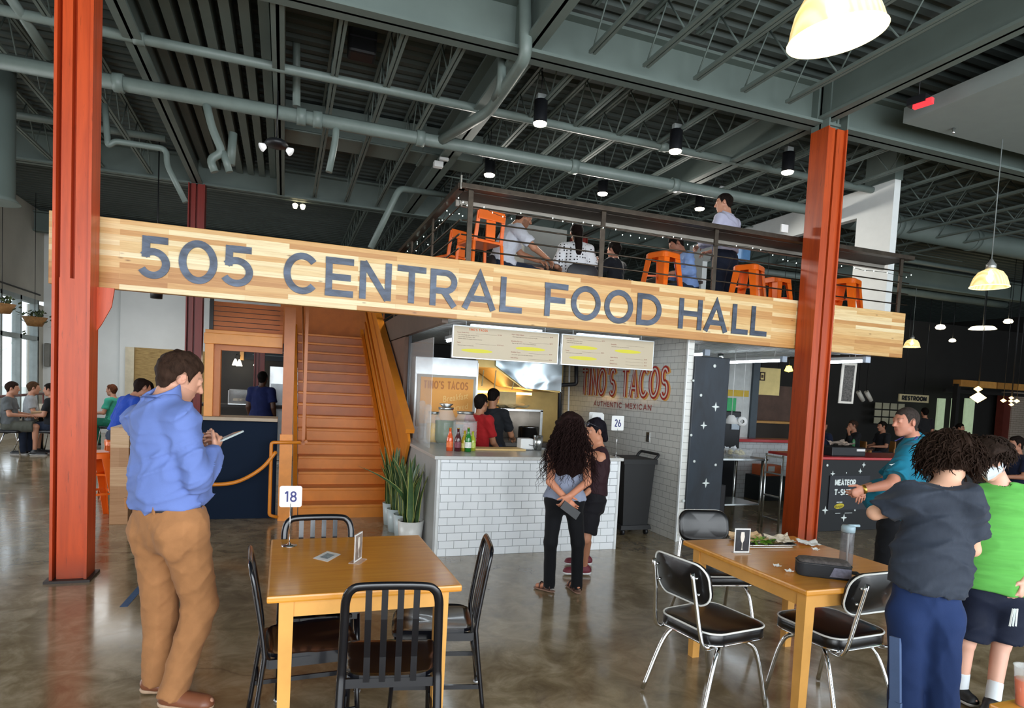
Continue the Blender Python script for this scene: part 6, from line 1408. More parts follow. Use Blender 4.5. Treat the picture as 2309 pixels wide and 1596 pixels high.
        if bottom.get('belt'):
            g = Field(lo, hi, max(h*.8, .006)); g.add(T['mid'], .03, o+.003); g.add(T['waist'], .03, o-.002); g.add(T['hips'], .04, o-.004)
            for b_ in bl: g.add(b_, .03, .002)
            g.cut(J['pv']+u*(wz+.012)*s, u); g.cut(J['pv']+u*(wz-.022)*s, -u); sdf_obj('belt', g, bottom['belt'], t)
    # ---- top clothes
    if top:
        o = top.get('off', .014); f = Field(lo, hi, max(h, .0075)); hem = top.get('hem', .02); sl = top.get('sleeve', .55)
        f.add(T['mid'], .03, o+.004); f.add(T['waist'], .04, o+top.get('loose', .006)); f.add(T['chest'], .04, o)
        if hem < .04: f.add(T['hips'], .05, o+top.get('loose', .006)*.5); f.add(('c', J['pv'], J['pv']-u*.1*s, .15*s*w, .155*s*w, n, 1.3), .05, o)
        if hem < -.02: 
            for g in gl: f.add(g, .04, o)
        for b_ in bl: f.add(b_, .05, o)
        if not top.get('tank'):
            for k in ('yoke', 'trapL', 'trapR'): f.add(T[k], .035, o*.75)
        else:
            for q, sg in (('L', -1), ('R', 1)):
                a = J['nk']-u*.03*s+l*sg*.075*s; f.add(('c', cu+l*sg*.07*s, a, .045*s, .024*s, n, 1), .03, o*.6)
                f.add(('c', J['nk']-u*.045*s, J['s'+q], .058*s, .05*s, n, 1, ((J['nk']+l*sg*.105*s, l*sg),)), .03, .006)
        for q in 'LR':
            S, E_, Wr = J['s'+q], J['e'+q], J['w'+q]
            if top.get('tank'): continue
            if sl <= 1: p = S+(E_-S)*sl; d = unit(E_-S); f.add(('c', S, S+(E_-S)*min(1.2, sl*1.25), .052*s*w, (.050+top.get('cuff', .008))*s*w, n, 1, ((p, d),)), .025, o)
            else: f.add(('c', S, E_, .052*s*w, .046*s*w, n, 1), .03, o); p = E_+(Wr-E_)*(sl-1); d = unit(Wr-E_); f.add(('c', E_, p+d*.03*s, .046*s*w, .033*s, n, 1, ((p, d),)), .02, o)
        f.cut(J['pv']+u*hem*s, -u)
        nr = top.get('neck', .064)
        f.carve(('c', J['nk']+u*.0*s+n*.012*s, J['nk']+u*.16*s+n*.02*s, nr*s, nr*s*1.15, n, 1))
        if top.get('tank'): f.carve(('c', J['nk']+u*.02*s+n*.05*s, J['nk']+u*.16*s+n*.05*s, nr*s, nr*s*1.15, n, 1))
        f.displace(folds(seed, top.get('fold', .006), top.get('wl', .13), 1.4, o*.42)); tp = sdf_obj(top.get('name', 'shirt'), f, top['m'], t)
        if top.get('collar'):
            g = Field(J['nk']-.18, J['nk']+.18, .006); g.add(('c', J['nk']-u*.03*s+n*.004*s, J['nk']+u*.09*s+n*.012*s, .084*s, .072*s, n, 1.0, ((J['nk']+u*.062*s, unit(u-n*.45)), (J['nk']-u*.012*s, unit(-u+n*.4)))), 0)
            g.carve(('c', J['nk']-u*.05*s+n*.01*s, J['nk']+u*.12*s+n*.015*s, .066*s, .060*s, n, 1)); sdf_obj('collar', g, top['m'], t)
    # ---- shoes
    if shoes:
        for q in 'LR':
            a_, tt = J['a'+q], J['t'+q]; ft = tt-a_; ft[2] = 0; ft = unit(ft); z0 = a_[2]-.085*s; side_ = np.cross(ft, A3((0, 0, 1)))
            if shoes.get('sandal'):
                g = Field(a_-.2, a_+.25, .006); c0 = A3((a_[0], a_[1], z0+.008))-ft*.03*s; c1 = A3((tt[0], tt[1], z0+.008)); g.add(('c', c0, c1, .036*s, .042*s, A3((0, 0, 1)), 3.0), 0); g.cut(A3((0, 0, z0+.012)), (0, 0, 1)); sdf_obj('sandal_sole', g, shoes['sole'], t)
                for k, (pp, rr) in enumerate(((.75, .036), (.45, .038), (.02, .04))):
                    c = c0+(c1-c0)*pp+A3((0, 0, .012)); ring = [tuple(c+side_*rr*s*math.cos(th_)+A3((0, 0, 1))*(.052 if k < 2 else .085)*s*(math.sin(th_))) for th_ in np.linspace(0, math.pi, 9)]; MB().tube(ring, .006, 6).build('sandal_strap', shoes['m'], t)
                continue
            g = Field(np.minimum(a_, tt)-.14, np.maximum(a_, tt)+.14, .007); c0 = A3((a_[0], a_[1], z0+.045*s))-ft*.035*s; c1 = A3((tt[0], tt[1], z0+.03*s))-ft*.02*s
            g.add(('c', c0, c1, .043*s, .042*s, side_, 1), 0); g.add(('c', a_-A3((0, 0, .03)), a_+A3((0, 0, shoes.get('high', .0))), .046*s, .042*s, n, 1), .03); g.add(('c', (c0+c1)/2-A3((0, 0, .01)), c1-A3((0, 0, .01)), .045*s, .043*s, A3((0, 0, 1)), 1.4), .02)
            g.cut(A3((0, 0, z0+.018)), (0, 0, -1)); sh = sdf_obj('shoe', g, shoes['m'], t)
            g2 = Field(np.minimum(a_, tt)-.14, np.maximum(a_, tt)+.14, .007); g2.add(('c', c0-A3((0, 0, .02)), c1-A3((0, 0, .01)), .045*s, .046*s, side_, 1), 0); g2.cut(A3((0, 0, z0+.024)), (0, 0, 1)); g2.cut(A3((0, 0, z0+.001)), (0, 0, -1)); sdf_obj('shoe_sole', g2, shoes['sole'], sh)
            if shoes.get('sock'):
                g3 = Field(a_-.2, a_+.25, .007); kd = unit(J['k'+q]-a_); g3.add(('c', a_-kd*.03, a_+kd*.11*s, .043*s, .043*s, n, 1, ((a_+kd*.10*s, kd),)), 0); sdf_obj('sock', g3, shoes['sock'], t)
    # ---- hair
    if hair:
        hm = hair_mat(hair['c']); th_ = hair.get('t', .012); g = Field(H-.24*s, H+.26*s, min(h, .0075)); 
        g.add(('e', hp(0, -.012, .028), B, (.076*hs, .098*hs, .092*hs)), 0, 0)
        g.add(('e', hp(0, .028, -.035), B, (.060*hs, .066*hs, .076*hs)), .025)
        g.add(('c', J['nk']-u*.02*s, hp(0, -.02, -.06), .057*s*(.86 if fem else 1), .055*s*(.84 if fem else 1), n, 1), .03)
        if hair.get('front'): g.add(('e', hp(0, .042, .094), B, (.045*hs, .042*hs, .024*hs)), .03, 0)
        def grow(x, y, z):
            q = (x-H[0], y-H[1], z-H[2]); a_ = [(q[0]*e[0]+q[1]*e[1]+q[2]*e[2])/hs for e in (rt, fw, up)]
            hgt = hairline(a_[0], a_[1], a_[2], hair.get('line', 0)); k_ = np.clip(hgt/.045, -.5, 1); return np.where(k_ > 0, -th_*hs*np.sqrt(np.maximum(k_, 0))-.0012, .004-k_*.03)
        g.displace(grow, .06)
        r = np.random.RandomState(seed+9); K = r.normal(size=(5, 3))*hair.get('freq', 60)/1.7; A = hair.get('amp', .003)
        g.displace(lambda x, y, z: A*sum(np.sin(k[0]*x+k[1]*y+k[2]*z+2*np.sin(.5*(k[1]*x+k[2]*y))) for k in K)/2)
        ho = sdf_obj('hair', g, hm, t)
    return t, dict(H=H, rt=rt, fw=fw, up=up, hp=hp, u=u, l=l, n=n, J=J, s=s)

def strands(starts, m, name, parent, n=14, r=.003, wave=.012, turns=3, seed=1):
    """wavy locks: starts = [(root, direction, length, sag)]"""
    rnd = random.Random(seed); mb = MB()
    for p, d, L, sag in starts:
        p = Vector(p); d = Vector(d).normalized(); a = d.orthogonal().normalized(); b = d.cross(a); ph = rnd.uniform(0, 6.28); tr = turns*rnd.uniform(.7, 1.3); pts = []
        for i in range(n+1):
            s_ = i/n; c = p+d*L*s_*(1-.35*sag*s_)+Vector((0, 0, -1))*L*sag*s_*s_*.9; w = wave*min(1, 3*s_+.15); pts.append(c+a*w*math.cos(ph+tr*6.283*s_)+b*w*math.sin(ph+tr*6.283*s_))
        mb.tube(pts, [r*(1-.75*(i/n)**2) for i in range(n+1)], 4, cap=False)
    return mb.build(name, m, parent)

def loc_pose(base, heading, H, pts):
    """local joints (x right, y forward, z up, for a 1.75 m body) placed at base, facing heading (angle from +Y toward +X)"""
    s = H/1.75; c, sn = math.cos(heading), math.sin(heading); b = A3(base); J = {}
    for k, v in pts.items():
        if k in ('fw', 'up'): J[k] = A3((v[0]*c+v[1]*sn, -v[0]*sn+v[1]*c, v[2]))
        else: J[k] = b+A3((v[0]*c+v[1]*sn, -v[0]*sn+v[1]*c, v[2]))*s
    return J
STAND = dict(pv=(0, 0, .94), nk=(0, -.01, 1.455), hd=(0, .025, 1.625), fw=(0, 1, -.05), sL=(-.175, -.01, 1.40), sR=(.175, -.01, 1.40), eL=(-.225, -.03, 1.11), eR=(.225, -.03, 1.11), wL=(-.22, .07, .87), wR=(.22, .07, .87),
             hL=(-.09, 0, .91), hR=(.09, 0, .91), kL=(-.1, .02, .50), kR=(.1, .02, .50), aL=(-.1, -.02, .085), aR=(.1, -.02, .085), tL=(-.13, .17, .03), tR=(.13, .17, .03))
SIT = dict(pv=(0, 0, .56), nk=(0, -.0, 1.07), hd=(0, .05, 1.235), fw=(0, 1, -.1), sL=(-.175, .0, 1.01), sR=(.175, .0, 1.01), eL=(-.23, .06, .76), eR=(.23, .06, .76), wL=(-.12, .30, .74), wR=(.12, .30, .74),
           hL=(-.09, .02, .53), hR=(.09, .02, .53), kL=(-.13, .44, .54), kR=(.13, .44, .54), aL=(-.13, .42, .085), aR=(.13, .42, .085), tL=(-.15, .60, .03), tR=(.15, .60, .03))
def V(px, py, Y): return A3(atY(px, py, Y))
def D(px, py, d): return A3(along(px, py, d))
SH_BRN = mat('brown_leather', '#7b4a33', .4, var=.15); SOLE_T = mat('tan_sole', '#b79a80', .6); SHB = mat('black_shoe', '#17181b', .5); SOLE_W = mat('white_sole', '#dcdcdc', .5)

# ---- man in the blue shirt
bl_ = cloth('blue_shirt', '#6a7fbe', .8, .05, 5); tan = cloth('tan_trousers', '#a3724a', .85, .1, 12, .35)
J = dict(pv=V(378, 1178, 3.50), nk=V(366, 906, 3.48), hd=V(406, 852, 3.54), fw=(.90, .32, -.42), up=(.35, .1, 1), sR=V(405, 948, 3.36), eR=V(446, 1076, 3.33), wR=V(478, 1022, 3.52), sL=V(316, 948, 3.60), eL=V(375, 1078, 3.84), wL=V(452, 1003, 3.74),
         hR=V(412, 1192, 3.42), hL=V(352, 1188, 3.59), kR=V(452, 1362, 3.52), kL=V(362, 1385, 3.66), aR=V(392, 1552, 3.47), aL=V(352, 1545, 3.66), tR=V(470, 1577, 3.40), tL=V(400, 1572, 3.64))
J['aR'][2] = .09; J['aL'][2] = .09; J['tR'][2] = J['tL'][2] = .03
ph = V(500, 993, 3.62)
man, I = figure('person in a blue long-sleeved shirt and tan trousers, looking down at a phone', J, '#d09a80', 1.02, 1.08, .0058, top=dict(m=bl_, sleeve=1.93, hem=.09, off=.02, loose=.022, fold=.011, wl=.10, collar=1, name='shirt'),
    bottom=dict(m=tan, off=.014, fold=.0045, wl=.10, flare=.008, belt=mat('dark_belt', '#2e2d36', .45), waist=.10), shoes=dict(m=SH_BRN, sole=SOLE_T), hair=dict(c='#33241c', t=.010, short=1, amp=.003, freq=140),
    hands=[(J['wR'], ph-J['wR']+A3((0, 0, .015)), (-.5, .5, .5), (-.2, .3, 1), 1.0), (J['wL'], ph-J['wL']+A3((0, 0, -.01)), (.3, -.7, .3), (.1, .1, 1), .8)], stubble=('#7d5a4c', .45), belly=.25, seed=4)
MB().tube([tuple(I['J']['nk']+I['u']*(.012+.03*math.sin(a)*-1*.6)+(I['l']*math.cos(a)+I['n']*math.sin(a))*.090) for a in np.linspace(math.pi*.95, math.pi*2.05, 13)], .007, 6, flat=.4).build('lanyard', mat('lanyard_blue', '#3f5590', .5, var=.4, vscale=60), man)
for sg in (-.13, -.02, .09): 
    a = I['J']['pv']+I['u']*.115-I['n']*.125+I['l']*sg; MB().bar(a-I['u']*.035, a+I['u']*.02, .012, .01, up=tuple(I['n'])).build('belt_loop', tan, man)
t = thing('mobile_phone', 'pale phone held up by the person in the blue shirt', 'phone', ph); e1 = unit((.62, .72, .28)); e2 = unit(np.cross((-.45, -.15, .9), e1)); e3 = np.cross(e1, e2)
def slab(c, a, b, d, la, lb, ld):
    m = MB(); vs = [c+a*la/2*x+b*lb/2*y+d*ld/2*z for z in (-1, 1) for x, y in ((-1, -1), (1, -1), (1, 1), (-1, 1))]; return m._add(vs, [(0, 3, 2, 1), (4, 5, 6, 7), (0, 1, 5, 4), (1, 2, 6, 5), (2, 3, 7, 6), (3, 0, 4, 7)])
slab(ph+A3((.03, 0, .02)), e1, e2, e3, .15, .073, .009).build('phone_body', mat('phone_silver', '#b3bcbc', .3, var=.1), t)
slab(ph+A3((.03, 0, .02))+e3*.0052, e1, e2, e3, .14, .066, .001).build('phone_screen', mat('phone_glass', '#5a6a70', .1), t)

# ---- woman with long curly hair
gt = cloth('grey_tank', '#8b93a8', .85, .05); bk_ = cloth('black_leggings', '#0c0d11', .8, .1, 10, .2)
fl = A3(atZ(1237, 1334, 0)); fr = A3(atZ(1299, 1336, 0))
J = dict(pv=V(1272, 1122, 4.70), nk=V(1283, 1003, 4.68), hd=V(1284, 962, 4.73), fw=(.28, .95, .0), sL=V(1247, 1026, 4.72), sR=V(1319, 1026, 4.62), eL=V(1240, 1086, 4.60), eR=V(1324, 1086, 4.54), wL=V(1272, 1120, 4.50), wR=V(1284, 1118, 4.46),
         hL=V(1252, 1132, 4.73), hR=V(1292, 1132, 4.67), kL=V(1241, 1222, 4.72), kR=V(1302, 1222, 4.68), aL=fl+A3((0, 0, .08)), aR=fr+A3((0, 0, .08)), tL=A3(atZ(1212, 1322, .02)), tR=A3(atZ(1283, 1318, .02)))
ph = V(1288, 1147, 4.44)
wom, I = figure('person with long dark curly hair, grey tank top and black leggings, hands behind the back', J, '#c8876a', .885, .88, .0056, fem=1, top=dict(m=gt, tank=1, hem=-.005, off=.012, loose=.02, fold=.006, name='tank_top', neck=.06), bottom=dict(m=bk_, off=.009, fold=.0015, name='leggings', waist=.12),
    shoes=dict(m=mat('sandal_brown', '#3a211a', .5), sole=mat('sandal_sole', '#8a6a5a', .6), sandal=1), hair=dict(c='#221514', t=.02, amp=.004), hands=[(J['wL'], V(1296, 1150, 4.46)-J['wL'], (0, -1, .1), (.8, 0, .7), .5), (J['wR'], V(1270, 1140, 4.48)-J['wR'], (0, 1, .2), (-.8, 0, .8), .6)], seed=11)
rnd = random.Random(2); st_ = []
g = Field(I['H']-A3((.25, .25, .62)), I['H']+A3((.25, .25, .25)), .009); s_ = .885
back = -I['n']; c0 = I['hp'](0, -.035, .02)
g.add(('e', c0, (I['rt'], I['fw'], I['up']), (.105, .11, .115)), 0); g.add(('c', c0-A3((0, 0, .06))+back*.02, c0-A3((0, 0, .30))+back*.05, .115, .145, I['n'], 1.35), .06); g.add(('c', c0-A3((0, 0, .30))+back*.05, c0-A3((0, 0, .43))+back*.045, .13, .06, I['n'], 1.5), .06)
K = np.random.RandomState(5).normal(size=(7, 3))*38
g.displace(lambda x, y, z: .014*sum(np.sin(k[0]*x+k[1]*y+k[2]*z*.8+2*np.sin(.4*(k[1]*x+k[0]*z))) for k in K)/2.6, .06)
g.carve(('e', I['hp'](0, .12, -.03), (I['rt'], I['fw'], I['up']), (.07, .07, .09)))
hm = hair_mat('#221514'); hb = sdf_obj('curly_hair', g, hm, wom)
for i in range(560):
    a = rnd.uniform(-2.4, 2.4); el = rnd.uniform(-.2, 1.55); d = back*math.cos(a)*math.cos(el)+I['rt']*math.sin(a)*math.cos(el)+I['up']*math.sin(el); d = unit(d); root = c0+d*.108-A3((0, 0, rnd.uniform(0, .18)*(el < .9)))+back*.02
    st_.append((root, unit(d*.45+back*.15+A3((0, 0, -1.0))), rnd.uniform(.18, .40), .15))
strands(st_, hm, 'curls', wom, 16, .0038, .012, 4.5, 3)
t = thing('mobile_phone', 'black phone held behind the back by the person with curly hair', 'phone', ph); e1 = unit((.85, -.25, -.62)); e3 = unit((.1, -1, .15)); e2 = np.cross(e3, e1); slab(V(1285, 1150, 4.40), e1, e2, e3, .155, .072, .012).build('phone_body', BLACKM, t); slab(V(1285, 1150, 4.40)-e3*.0066, e1, e2, e3, .145, .064, .001).build('phone_screen', mat('phone_glass', '#5a6a70'), t)

# ---- woman in black, sunglasses on her head
f0 = A3(atZ(1300, 1297, 0)); f1 = A3(atZ(1302, 1275, 0)); mar = cloth('maroon_top', '#2b161c', .7, .08); bks = cloth('black_skirt', '#141318', .8, .08)
J = dict(pv=V(1333, 1112, 5.06), nk=V(1351, 1008, 5.08), hd=V(1341, 972, 5.10), fw=(-.97, -.1, -.28), sL=V(1352, 1032, 5.0), sR=V(1322, 1026, 5.2), eL=V(1345, 1088, 4.98), eR=V(1300, 1078, 5.25), wL=V(1322, 1112, 4.95), wR=V(1285, 1085, 5.15),
         hL=V(1336, 1130, 5.0), hR=V(1322, 1130, 5.14), kL=V(1320, 1215, 4.98), kR=V(1312, 1212, 5.14), aL=f0+A3((.07, 0, .085)), aR=f1+A3((.08, 0, .085)), tL=f0+A3((-.10, .04, .03)), tR=f1+A3((-.10, .04, .03)))
w2, I = figure('person in a dark sleeveless top and black skirt, sunglasses pushed up on the head', J, '#bd8467', .9, .95, .0066, fem=1, belly=.2, top=dict(m=mar, tank=1, hem=.0, off=.012, loose=.02, name='sleeveless_top', neck=.055), bottom=dict(m=bks, off=.012, len=.42, flare=.02, skirt=.17, name='skirt', waist=.1),
    shoes=dict(m=mat('maroon_shoe', '#6a2230', .6), sole=SOLE_W), hair=dict(c='#17141a', t=.014, short=1, amp=.003), hands=[(J['wL'], (-.6, .2, -.3), (0, .3, -1), (-.3, -1, 0), .5), (J['wR'], (-.6, .1, 0), (0, 0, -1), (0, -1, 0), .5)], seed=21)
g = Field(I['H']-.25, I['H']+.25, .008); q = I['hp'](0, -.09, -.05); g.add(('c', I['hp'](0, -.08, .01), I['hp'](0, -.10, -.11), .05, .03, I['n'], 1), 0); sdf_obj('ponytail', g, hair_mat('#17141a'), w2)
gl_ = MB(); P_ = [I['hp'](x, y, z) for x, y, z in ((-.085, -.01, .04), (-.07, .07, .1), (-.03, .095, .105), (0, .095, .108), (.03, .095, .105), (.07, .07, .1), (.085, -.01, .04))]; gl_.tube([tuple(p) for p in P_], .004, 6); o = gl_.build('sunglasses', mat('sunglass_dark', '#2a2a30', .2), w2)
for sg in (-1, 1): MB().lathe([(0, -.003), (.026, 0), (0, .003)], tuple(I['hp'](sg*.036, .09, .1)), 14, axis=tuple(unit(I['fw']+I['up'])) ).build('lens', mat('sunglass_lens', '#4a4a55', .1), w2)

# ---- man in the teal polo
teal = cloth('teal_polo', '#1b7590', .75, .06); dk = cloth('dark_shorts', '#16181d', .85, .08)
J = dict(pv=V(2022, 1172, 4.0), nk=V(2068, 992, 4.02), hd=V(2042, 951, 4.02), fw=(-.97, .2, -.1), sL=V(2048, 1024, 3.86), sR=V(2058, 1020, 4.2), eL=V(2008, 1092, 3.78), eR=V(1990, 1090, 4.25), wL=V(1948, 1103, 3.88), wR=V(1938, 1102, 4.1),
         hL=V(2014, 1190, 3.92), hR=V(2020, 1188, 4.10), kL=V(2005, 1285, 3.92), kR=V(2012, 1282, 4.12), aL=V(2010, 1372, 3.95), aR=V(2030, 1366, 4.12), tL=V(1955, 1380, 3.97), tR=V(1975, 1374, 4.14))
for k, z in (('aL', .085), ('aR', .085), ('tL', .03), ('tR', .03)): J[k][2] = z
tm, I = figure('person in a teal polo shirt and dark shorts standing with folded hands, facing left', J, '#c98a72', 1.04, 1.13, .0062, belly=1.0, top=dict(m=teal, sleeve=.8, hem=-.02, off=.018, loose=.012, cuff=.02, collar=1, name='polo_shirt', fold=.006), bottom=dict(m=dk, off=.02, len=.46, flare=.02, name='shorts'),
    shoes=dict(m=SHB, sole=SOLE_W), hair=dict(c='#3d3633', t=.003, short=1, amp=.0008), hands=[(J['wL'], (-.8, .1, -.35), (.1, .9, -.1), (-.3, .1, 1), .85), (J['wR'], (-.5, -.6, -.3), (.3, .5, -.8), (-.5, 0, .8), .7)], seed=31, stubble=('#94706a', .2))
MB().tube([tuple(I['hp'](x, y, z)) for x, y, z in ((-.075, .03, -.165), (-.068, -.045, -.13), (0, -.085, -.115), (.068, -.045, -.13), (.075, .04, -.165))], .010, 6, flat=.35).build('lanyard', mat('lanyard_purple', '#4a4796', .5, var=.5, vscale=50), tm)
lp = [I['hp'](-.07, .06, -.19), I['hp'](-.04, .15, -.30), I['hp'](0, .20, -.42), I['hp'](0, .235, -.52)]; MB().tube([tuple(p) for p in lp], .006, 6, flat=.4).build('lanyard_strap', mat('lanyard_purple', '#4a4796'), tm)
wp = J['wL']; MB().lathe([(.036, -.012), (.038, 0), (.036, .012), (.03, .012), (.03, -.012), (.036, -.012)], tuple(wp), 18, axis=tuple(unit(J['wL']-J['eL']))).build('gold_watch', mat('watch_gold', '#c9a24a', .25, metal=.9), tm)
q = V(2009, 1048, 3.74); MB().tube([tuple(q+A3((-.02, 0, .004))), tuple(q), tuple(q+A3((.035, 0, .012)))], [.002, .005, .001], 6).build('chest_mark', STAR, tm)

# ---- boy in the grey shirt
gs = cloth('charcoal_tee', '#2e3541', .7, .08, 60, .2, (1, 1, .4)); nv = cloth('navy_track', '#1c2f58', .8, .06)
J = dict(pv=D(2082, 1372, 2.84), nk=D(2126, 1098, 2.80), hd=D(2138, 1036, 2.86), fw=(.42, .78, -.42), up=(.25, .4, 1), sL=D(2052, 1122, 2.80), sR=D(2182, 1128, 2.74), eL=D(1972, 1156, 2.92), eR=D(2192, 1238, 2.84), wL=D(2045, 1150, 3.10), wR=D(2130, 1200, 3.05),
         hL=D(2048, 1392, 2.86), hR=D(2122, 1396, 2.82), kL=D(2040, 1575, 2.84), kR=D(2122, 1578, 2.80), aL=D(2030, 1740, 2.86), aR=D(2118, 1752, 2.82), tL=D(1990, 1760, 3.02), tR=D(2110, 1770, 3.0))
for k, z in (('aL', .085), ('aR', .085), ('tL', .03), ('tR', .03)): J[k][2] = z
boy, I = figure('person with wavy dark hair, charcoal t-shirt and navy track trousers, seen from behind', J, '#d9a98e', .90, .87, .0056, top=dict(m=gs, sleeve=.72, hem=.10, off=.020, loose=.03, cuff=.018, fold=.012, wl=.12, name='t_shirt'), bottom=dict(m=nv, off=.012, flare=.022, fold=.004, wl=.2, name='track_trousers', waist=.15),
    shoes=dict(m=SHB, sole=SOLE_W), hair=dict(c='#2a1e18', t=.026, amp=.005, freq=60), hands=[(J['wL'], (.5, .5, 0), (0, 0, 1), (.5, -.5, 0), .6), (J['wR'], (-.3, .6, 0), (0, 0, 1), (.6, .2, 0), .6)], seed=41)
def wavy(I, par, n, col, r0=.1, L=(.05, .11), seed=1, wave=.008, cone=(-2.3, 2.3), elmin=-.35, cx=(0, -.014, .03), rad=.112):
    rnd = random.Random(seed); st_ = []; c = I['hp'](*cx)
    for i in range(n):
        a = rnd.uniform(*cone); el = math.asin(rnd.uniform(math.sin(elmin), 1)); d = unit(-I['fw']*math.cos(a)*math.cos(el)+I['rt']*math.sin(a)*math.cos(el)+I['up']*math.sin(el)); root = c+d*rad*I['s']*rnd.uniform(.9, 1.0)
        tang = unit(np.cross(np.cross(d, I['up']), d)+1e-6); sw = unit(np.cross(d, I['up'])+1e-6)*rnd.choice((-1, 1)); st_.append((root, unit(-tang*.9+sw*.7+d*.22), rnd.uniform(*L), .3))
    return strands(st_, hair_mat(col), 'hair_waves', par, 10, .005, wave, 1.2, seed+1)
wavy(I, boy, 700, '#2a1e18', seed=4, L=(.06, .12), wave=.009)
stripe = cloth('pale_stripe', '#55698f', .8, .05)
g = Field(np.minimum(J['kL'], J['hL'])-.25, np.maximum(J['kL'], J['hL'])+.25, .008)
lft = -I['l']; a = J['hL']+lft*.085+A3((0, 0, -.06)); b = J['kL']+lft*.067; b2 = J['aL']+lft*.055; nd = unit(lft-I['n']); a = J['hL']+nd*.092+A3((0, 0, -.08)); b = J['kL']+nd*.074; b2 = J['aL']+nd*.07; m = MB(); m.bar(tuple(a), tuple(b), .045, .016, up=tuple(nd)); m.bar(tuple(b), tuple(b2), .05, .016, up=tuple(nd)); m.build('side_stripe', stripe, boy)

# ---- boy in the green shirt with a white mask
gr = cloth('green_tee', '#5aa64c', .75, .1, 14, .2, (.4, .4, 3.5)); nvs = cloth('dark_navy_shorts', '#10182c', .7, .06)
J = dict(pv=D(2236, 1330, 3.62), nk=D(2260, 1096, 3.62), hd=D(2232, 1036, 3.58), fw=(-.78, -.42, -.48), up=(-.3, -.1, 1), sR=D(2204, 1122, 3.66), sL=D(2328, 1126, 3.58), eR=D(2188, 1220, 3.72), eL=D(2350, 1235, 3.6), wR=D(2150, 1240, 3.5), wL=D(2312, 1306, 3.5),
         hR=D(2205, 1352, 3.64), hL=D(2272, 1354, 3.6), kR=D(2178, 1448, 3.66), kL=D(2258, 1452, 3.62), aR=D(2166, 1545, 3.68), aL=D(2240, 1560, 3.56), tR=D(2196, 1570, 3.60), tL=D(2222, 1590, 3.42))
for k, z in (('aL', .085), ('aR', .085), ('tL', .03), ('tR', .03)): J[k][2] = z
b2_, I = figure('person in a bright green t-shirt, navy shorts and white face mask, head bowed', J, '#dcab96', .90, .95, .0058, top=dict(m=gr, sleeve=.75, hem=.0, off=.020, loose=.03, cuff=.02, fold=.008, wl=.16, name='t_shirt'), bottom=dict(m=nvs, off=.022, len=.44, flare=.035, fold=.006, name='shorts', waist=.08),
    shoes=dict(m=SHB, sole=SOLE_W, sock=cloth('white_sock', '#d7dde2', .9, .03), high=-.02), hair=dict(c='#2b211c', t=.018, amp=.005, freq=60, front=1), hands=[(J['wR'], (-.5, -.1, -.2), (0, 0, 1), (0, -1, 0), .5), (J['wL'], (-.35, -.05, -.9), (-.2, 1, 0), (-1, -.1, .2), .5)], seed=51)
wavy(I, b2_, 420, '#2b211c', seed=14, L=(.04, .08), wave=.007, elmin=.3, cone=(-3.1, 3.1), rad=.115)
wavy(I, b2_, 160, '#2b211c', seed=15, L=(.04, .07), wave=.006, elmin=-.2, cone=(-1.4, 1.4), rad=.104)
MK = mat('white_mask', '#c4ccd1', .7, var=.02, bump=.1); hp = I['hp']
vs = []; R_m = [(-.066, .03, .018), (-.03, .088, .012), (0, .118, .008), (.03, .088, .012), (.066, .03, .018)]; rows = []
for zz, k in ((.0, 1), (-.03, 1.06), (-.06, 1.04), (-.09, .9), (-.108, .6)): rows.append([hp(x*k, y*(1 if k > .8 else .75)+(.014 if -.07 < zz < -.02 else 0), z+zz) for x, y, z in R_m])
m = MB(); cc = curve3; vs = [tuple(p) for rw in rows for p in rw]; fs = [(i*5+j, i*5+j+1, (i+1)*5+j+1, (i+1)*5+j) for i in range(4) for j in range(4)]; m._add(vs, fs); k = len(vs); m._add([tuple(A3(v)-I['fw']*.003) for v in vs], [f_[::-1] for f_ in fs]); m.build('face_mask', MK, b2_)
for sg in (-1, 1): MB().tube([tuple(hp(sg*.066, .03, .015)), tuple(hp(sg*.084, -.02, .02)), tuple(hp(sg*.084, -.022, -.03)), tuple(hp(sg*.066, .03, -.07))], .002, 5).build('mask_loop', MK, b2_)
for k in range(3):
    a = D(2284+k*5, 1372+k*0, 3.46); b = D(2276+k*7, 1412, 3.45); MB().bar(tuple(a), tuple(b), .008, .006).build('side_stripe', STAR, b2_)

# ---- people on the loft
ZL = 2.6
def crowd(label, base, heading, H, P, skin, top, bottom, hair, h=.011, shoes=SHB, over=None, group=None, w=1., hands=True, seed=1, fem=0, **kw):
    Q = dict(P); Q.update(over or {}); J = loc_pose(base, heading, H, Q); hh = []
    if hands:
        for q, sg in (('L', -1), ('R', 1)):
            d = unit(J['w'+q]-J['e'+q]); hh.append((J['w'+q], d, (0, 0, -1) if abs(d[2]) < .7 else (math.cos(heading)*-sg, math.sin(heading)*sg, 0), (math.cos(heading)*-sg, math.sin(heading)*sg, .1), .5))
    return figure(label, J, skin, H/1.75, w, h, top=top, bottom=bottom, hair=hair, shoes=dict(m=shoes, sole=SOLE_W) if shoes else None, hands=hh, seed=seed, fem=fem, group=group, **kw)
jean = cloth('dark_jeans', '#232b3b', .85, .1); white_t = cloth('white_tee', '#c9cdd8', .8, .05, 12, .2, (1, 1, 8)); dots_m = None
M = Mat('polka_dot_blouse'); vo = M.n('TexVoronoi', feature='F1'); vo.inputs['Scale'].default_value = 26; vo.inputs['Randomness'].default_value = .15; M.l(M.coords('Object'), vo.inputs['Vector']); M.col(M.ramp(vo.outputs['Distance'], [(0, srgb('#22242c')), (.27, srgb('#22242c')), (.3, srgb('#dfe1e6')), (1, srgb('#dfe1e6'))])); M.set(Roughness=.8); DOT = M.m
hd = atY(1180, 503, 7.5)
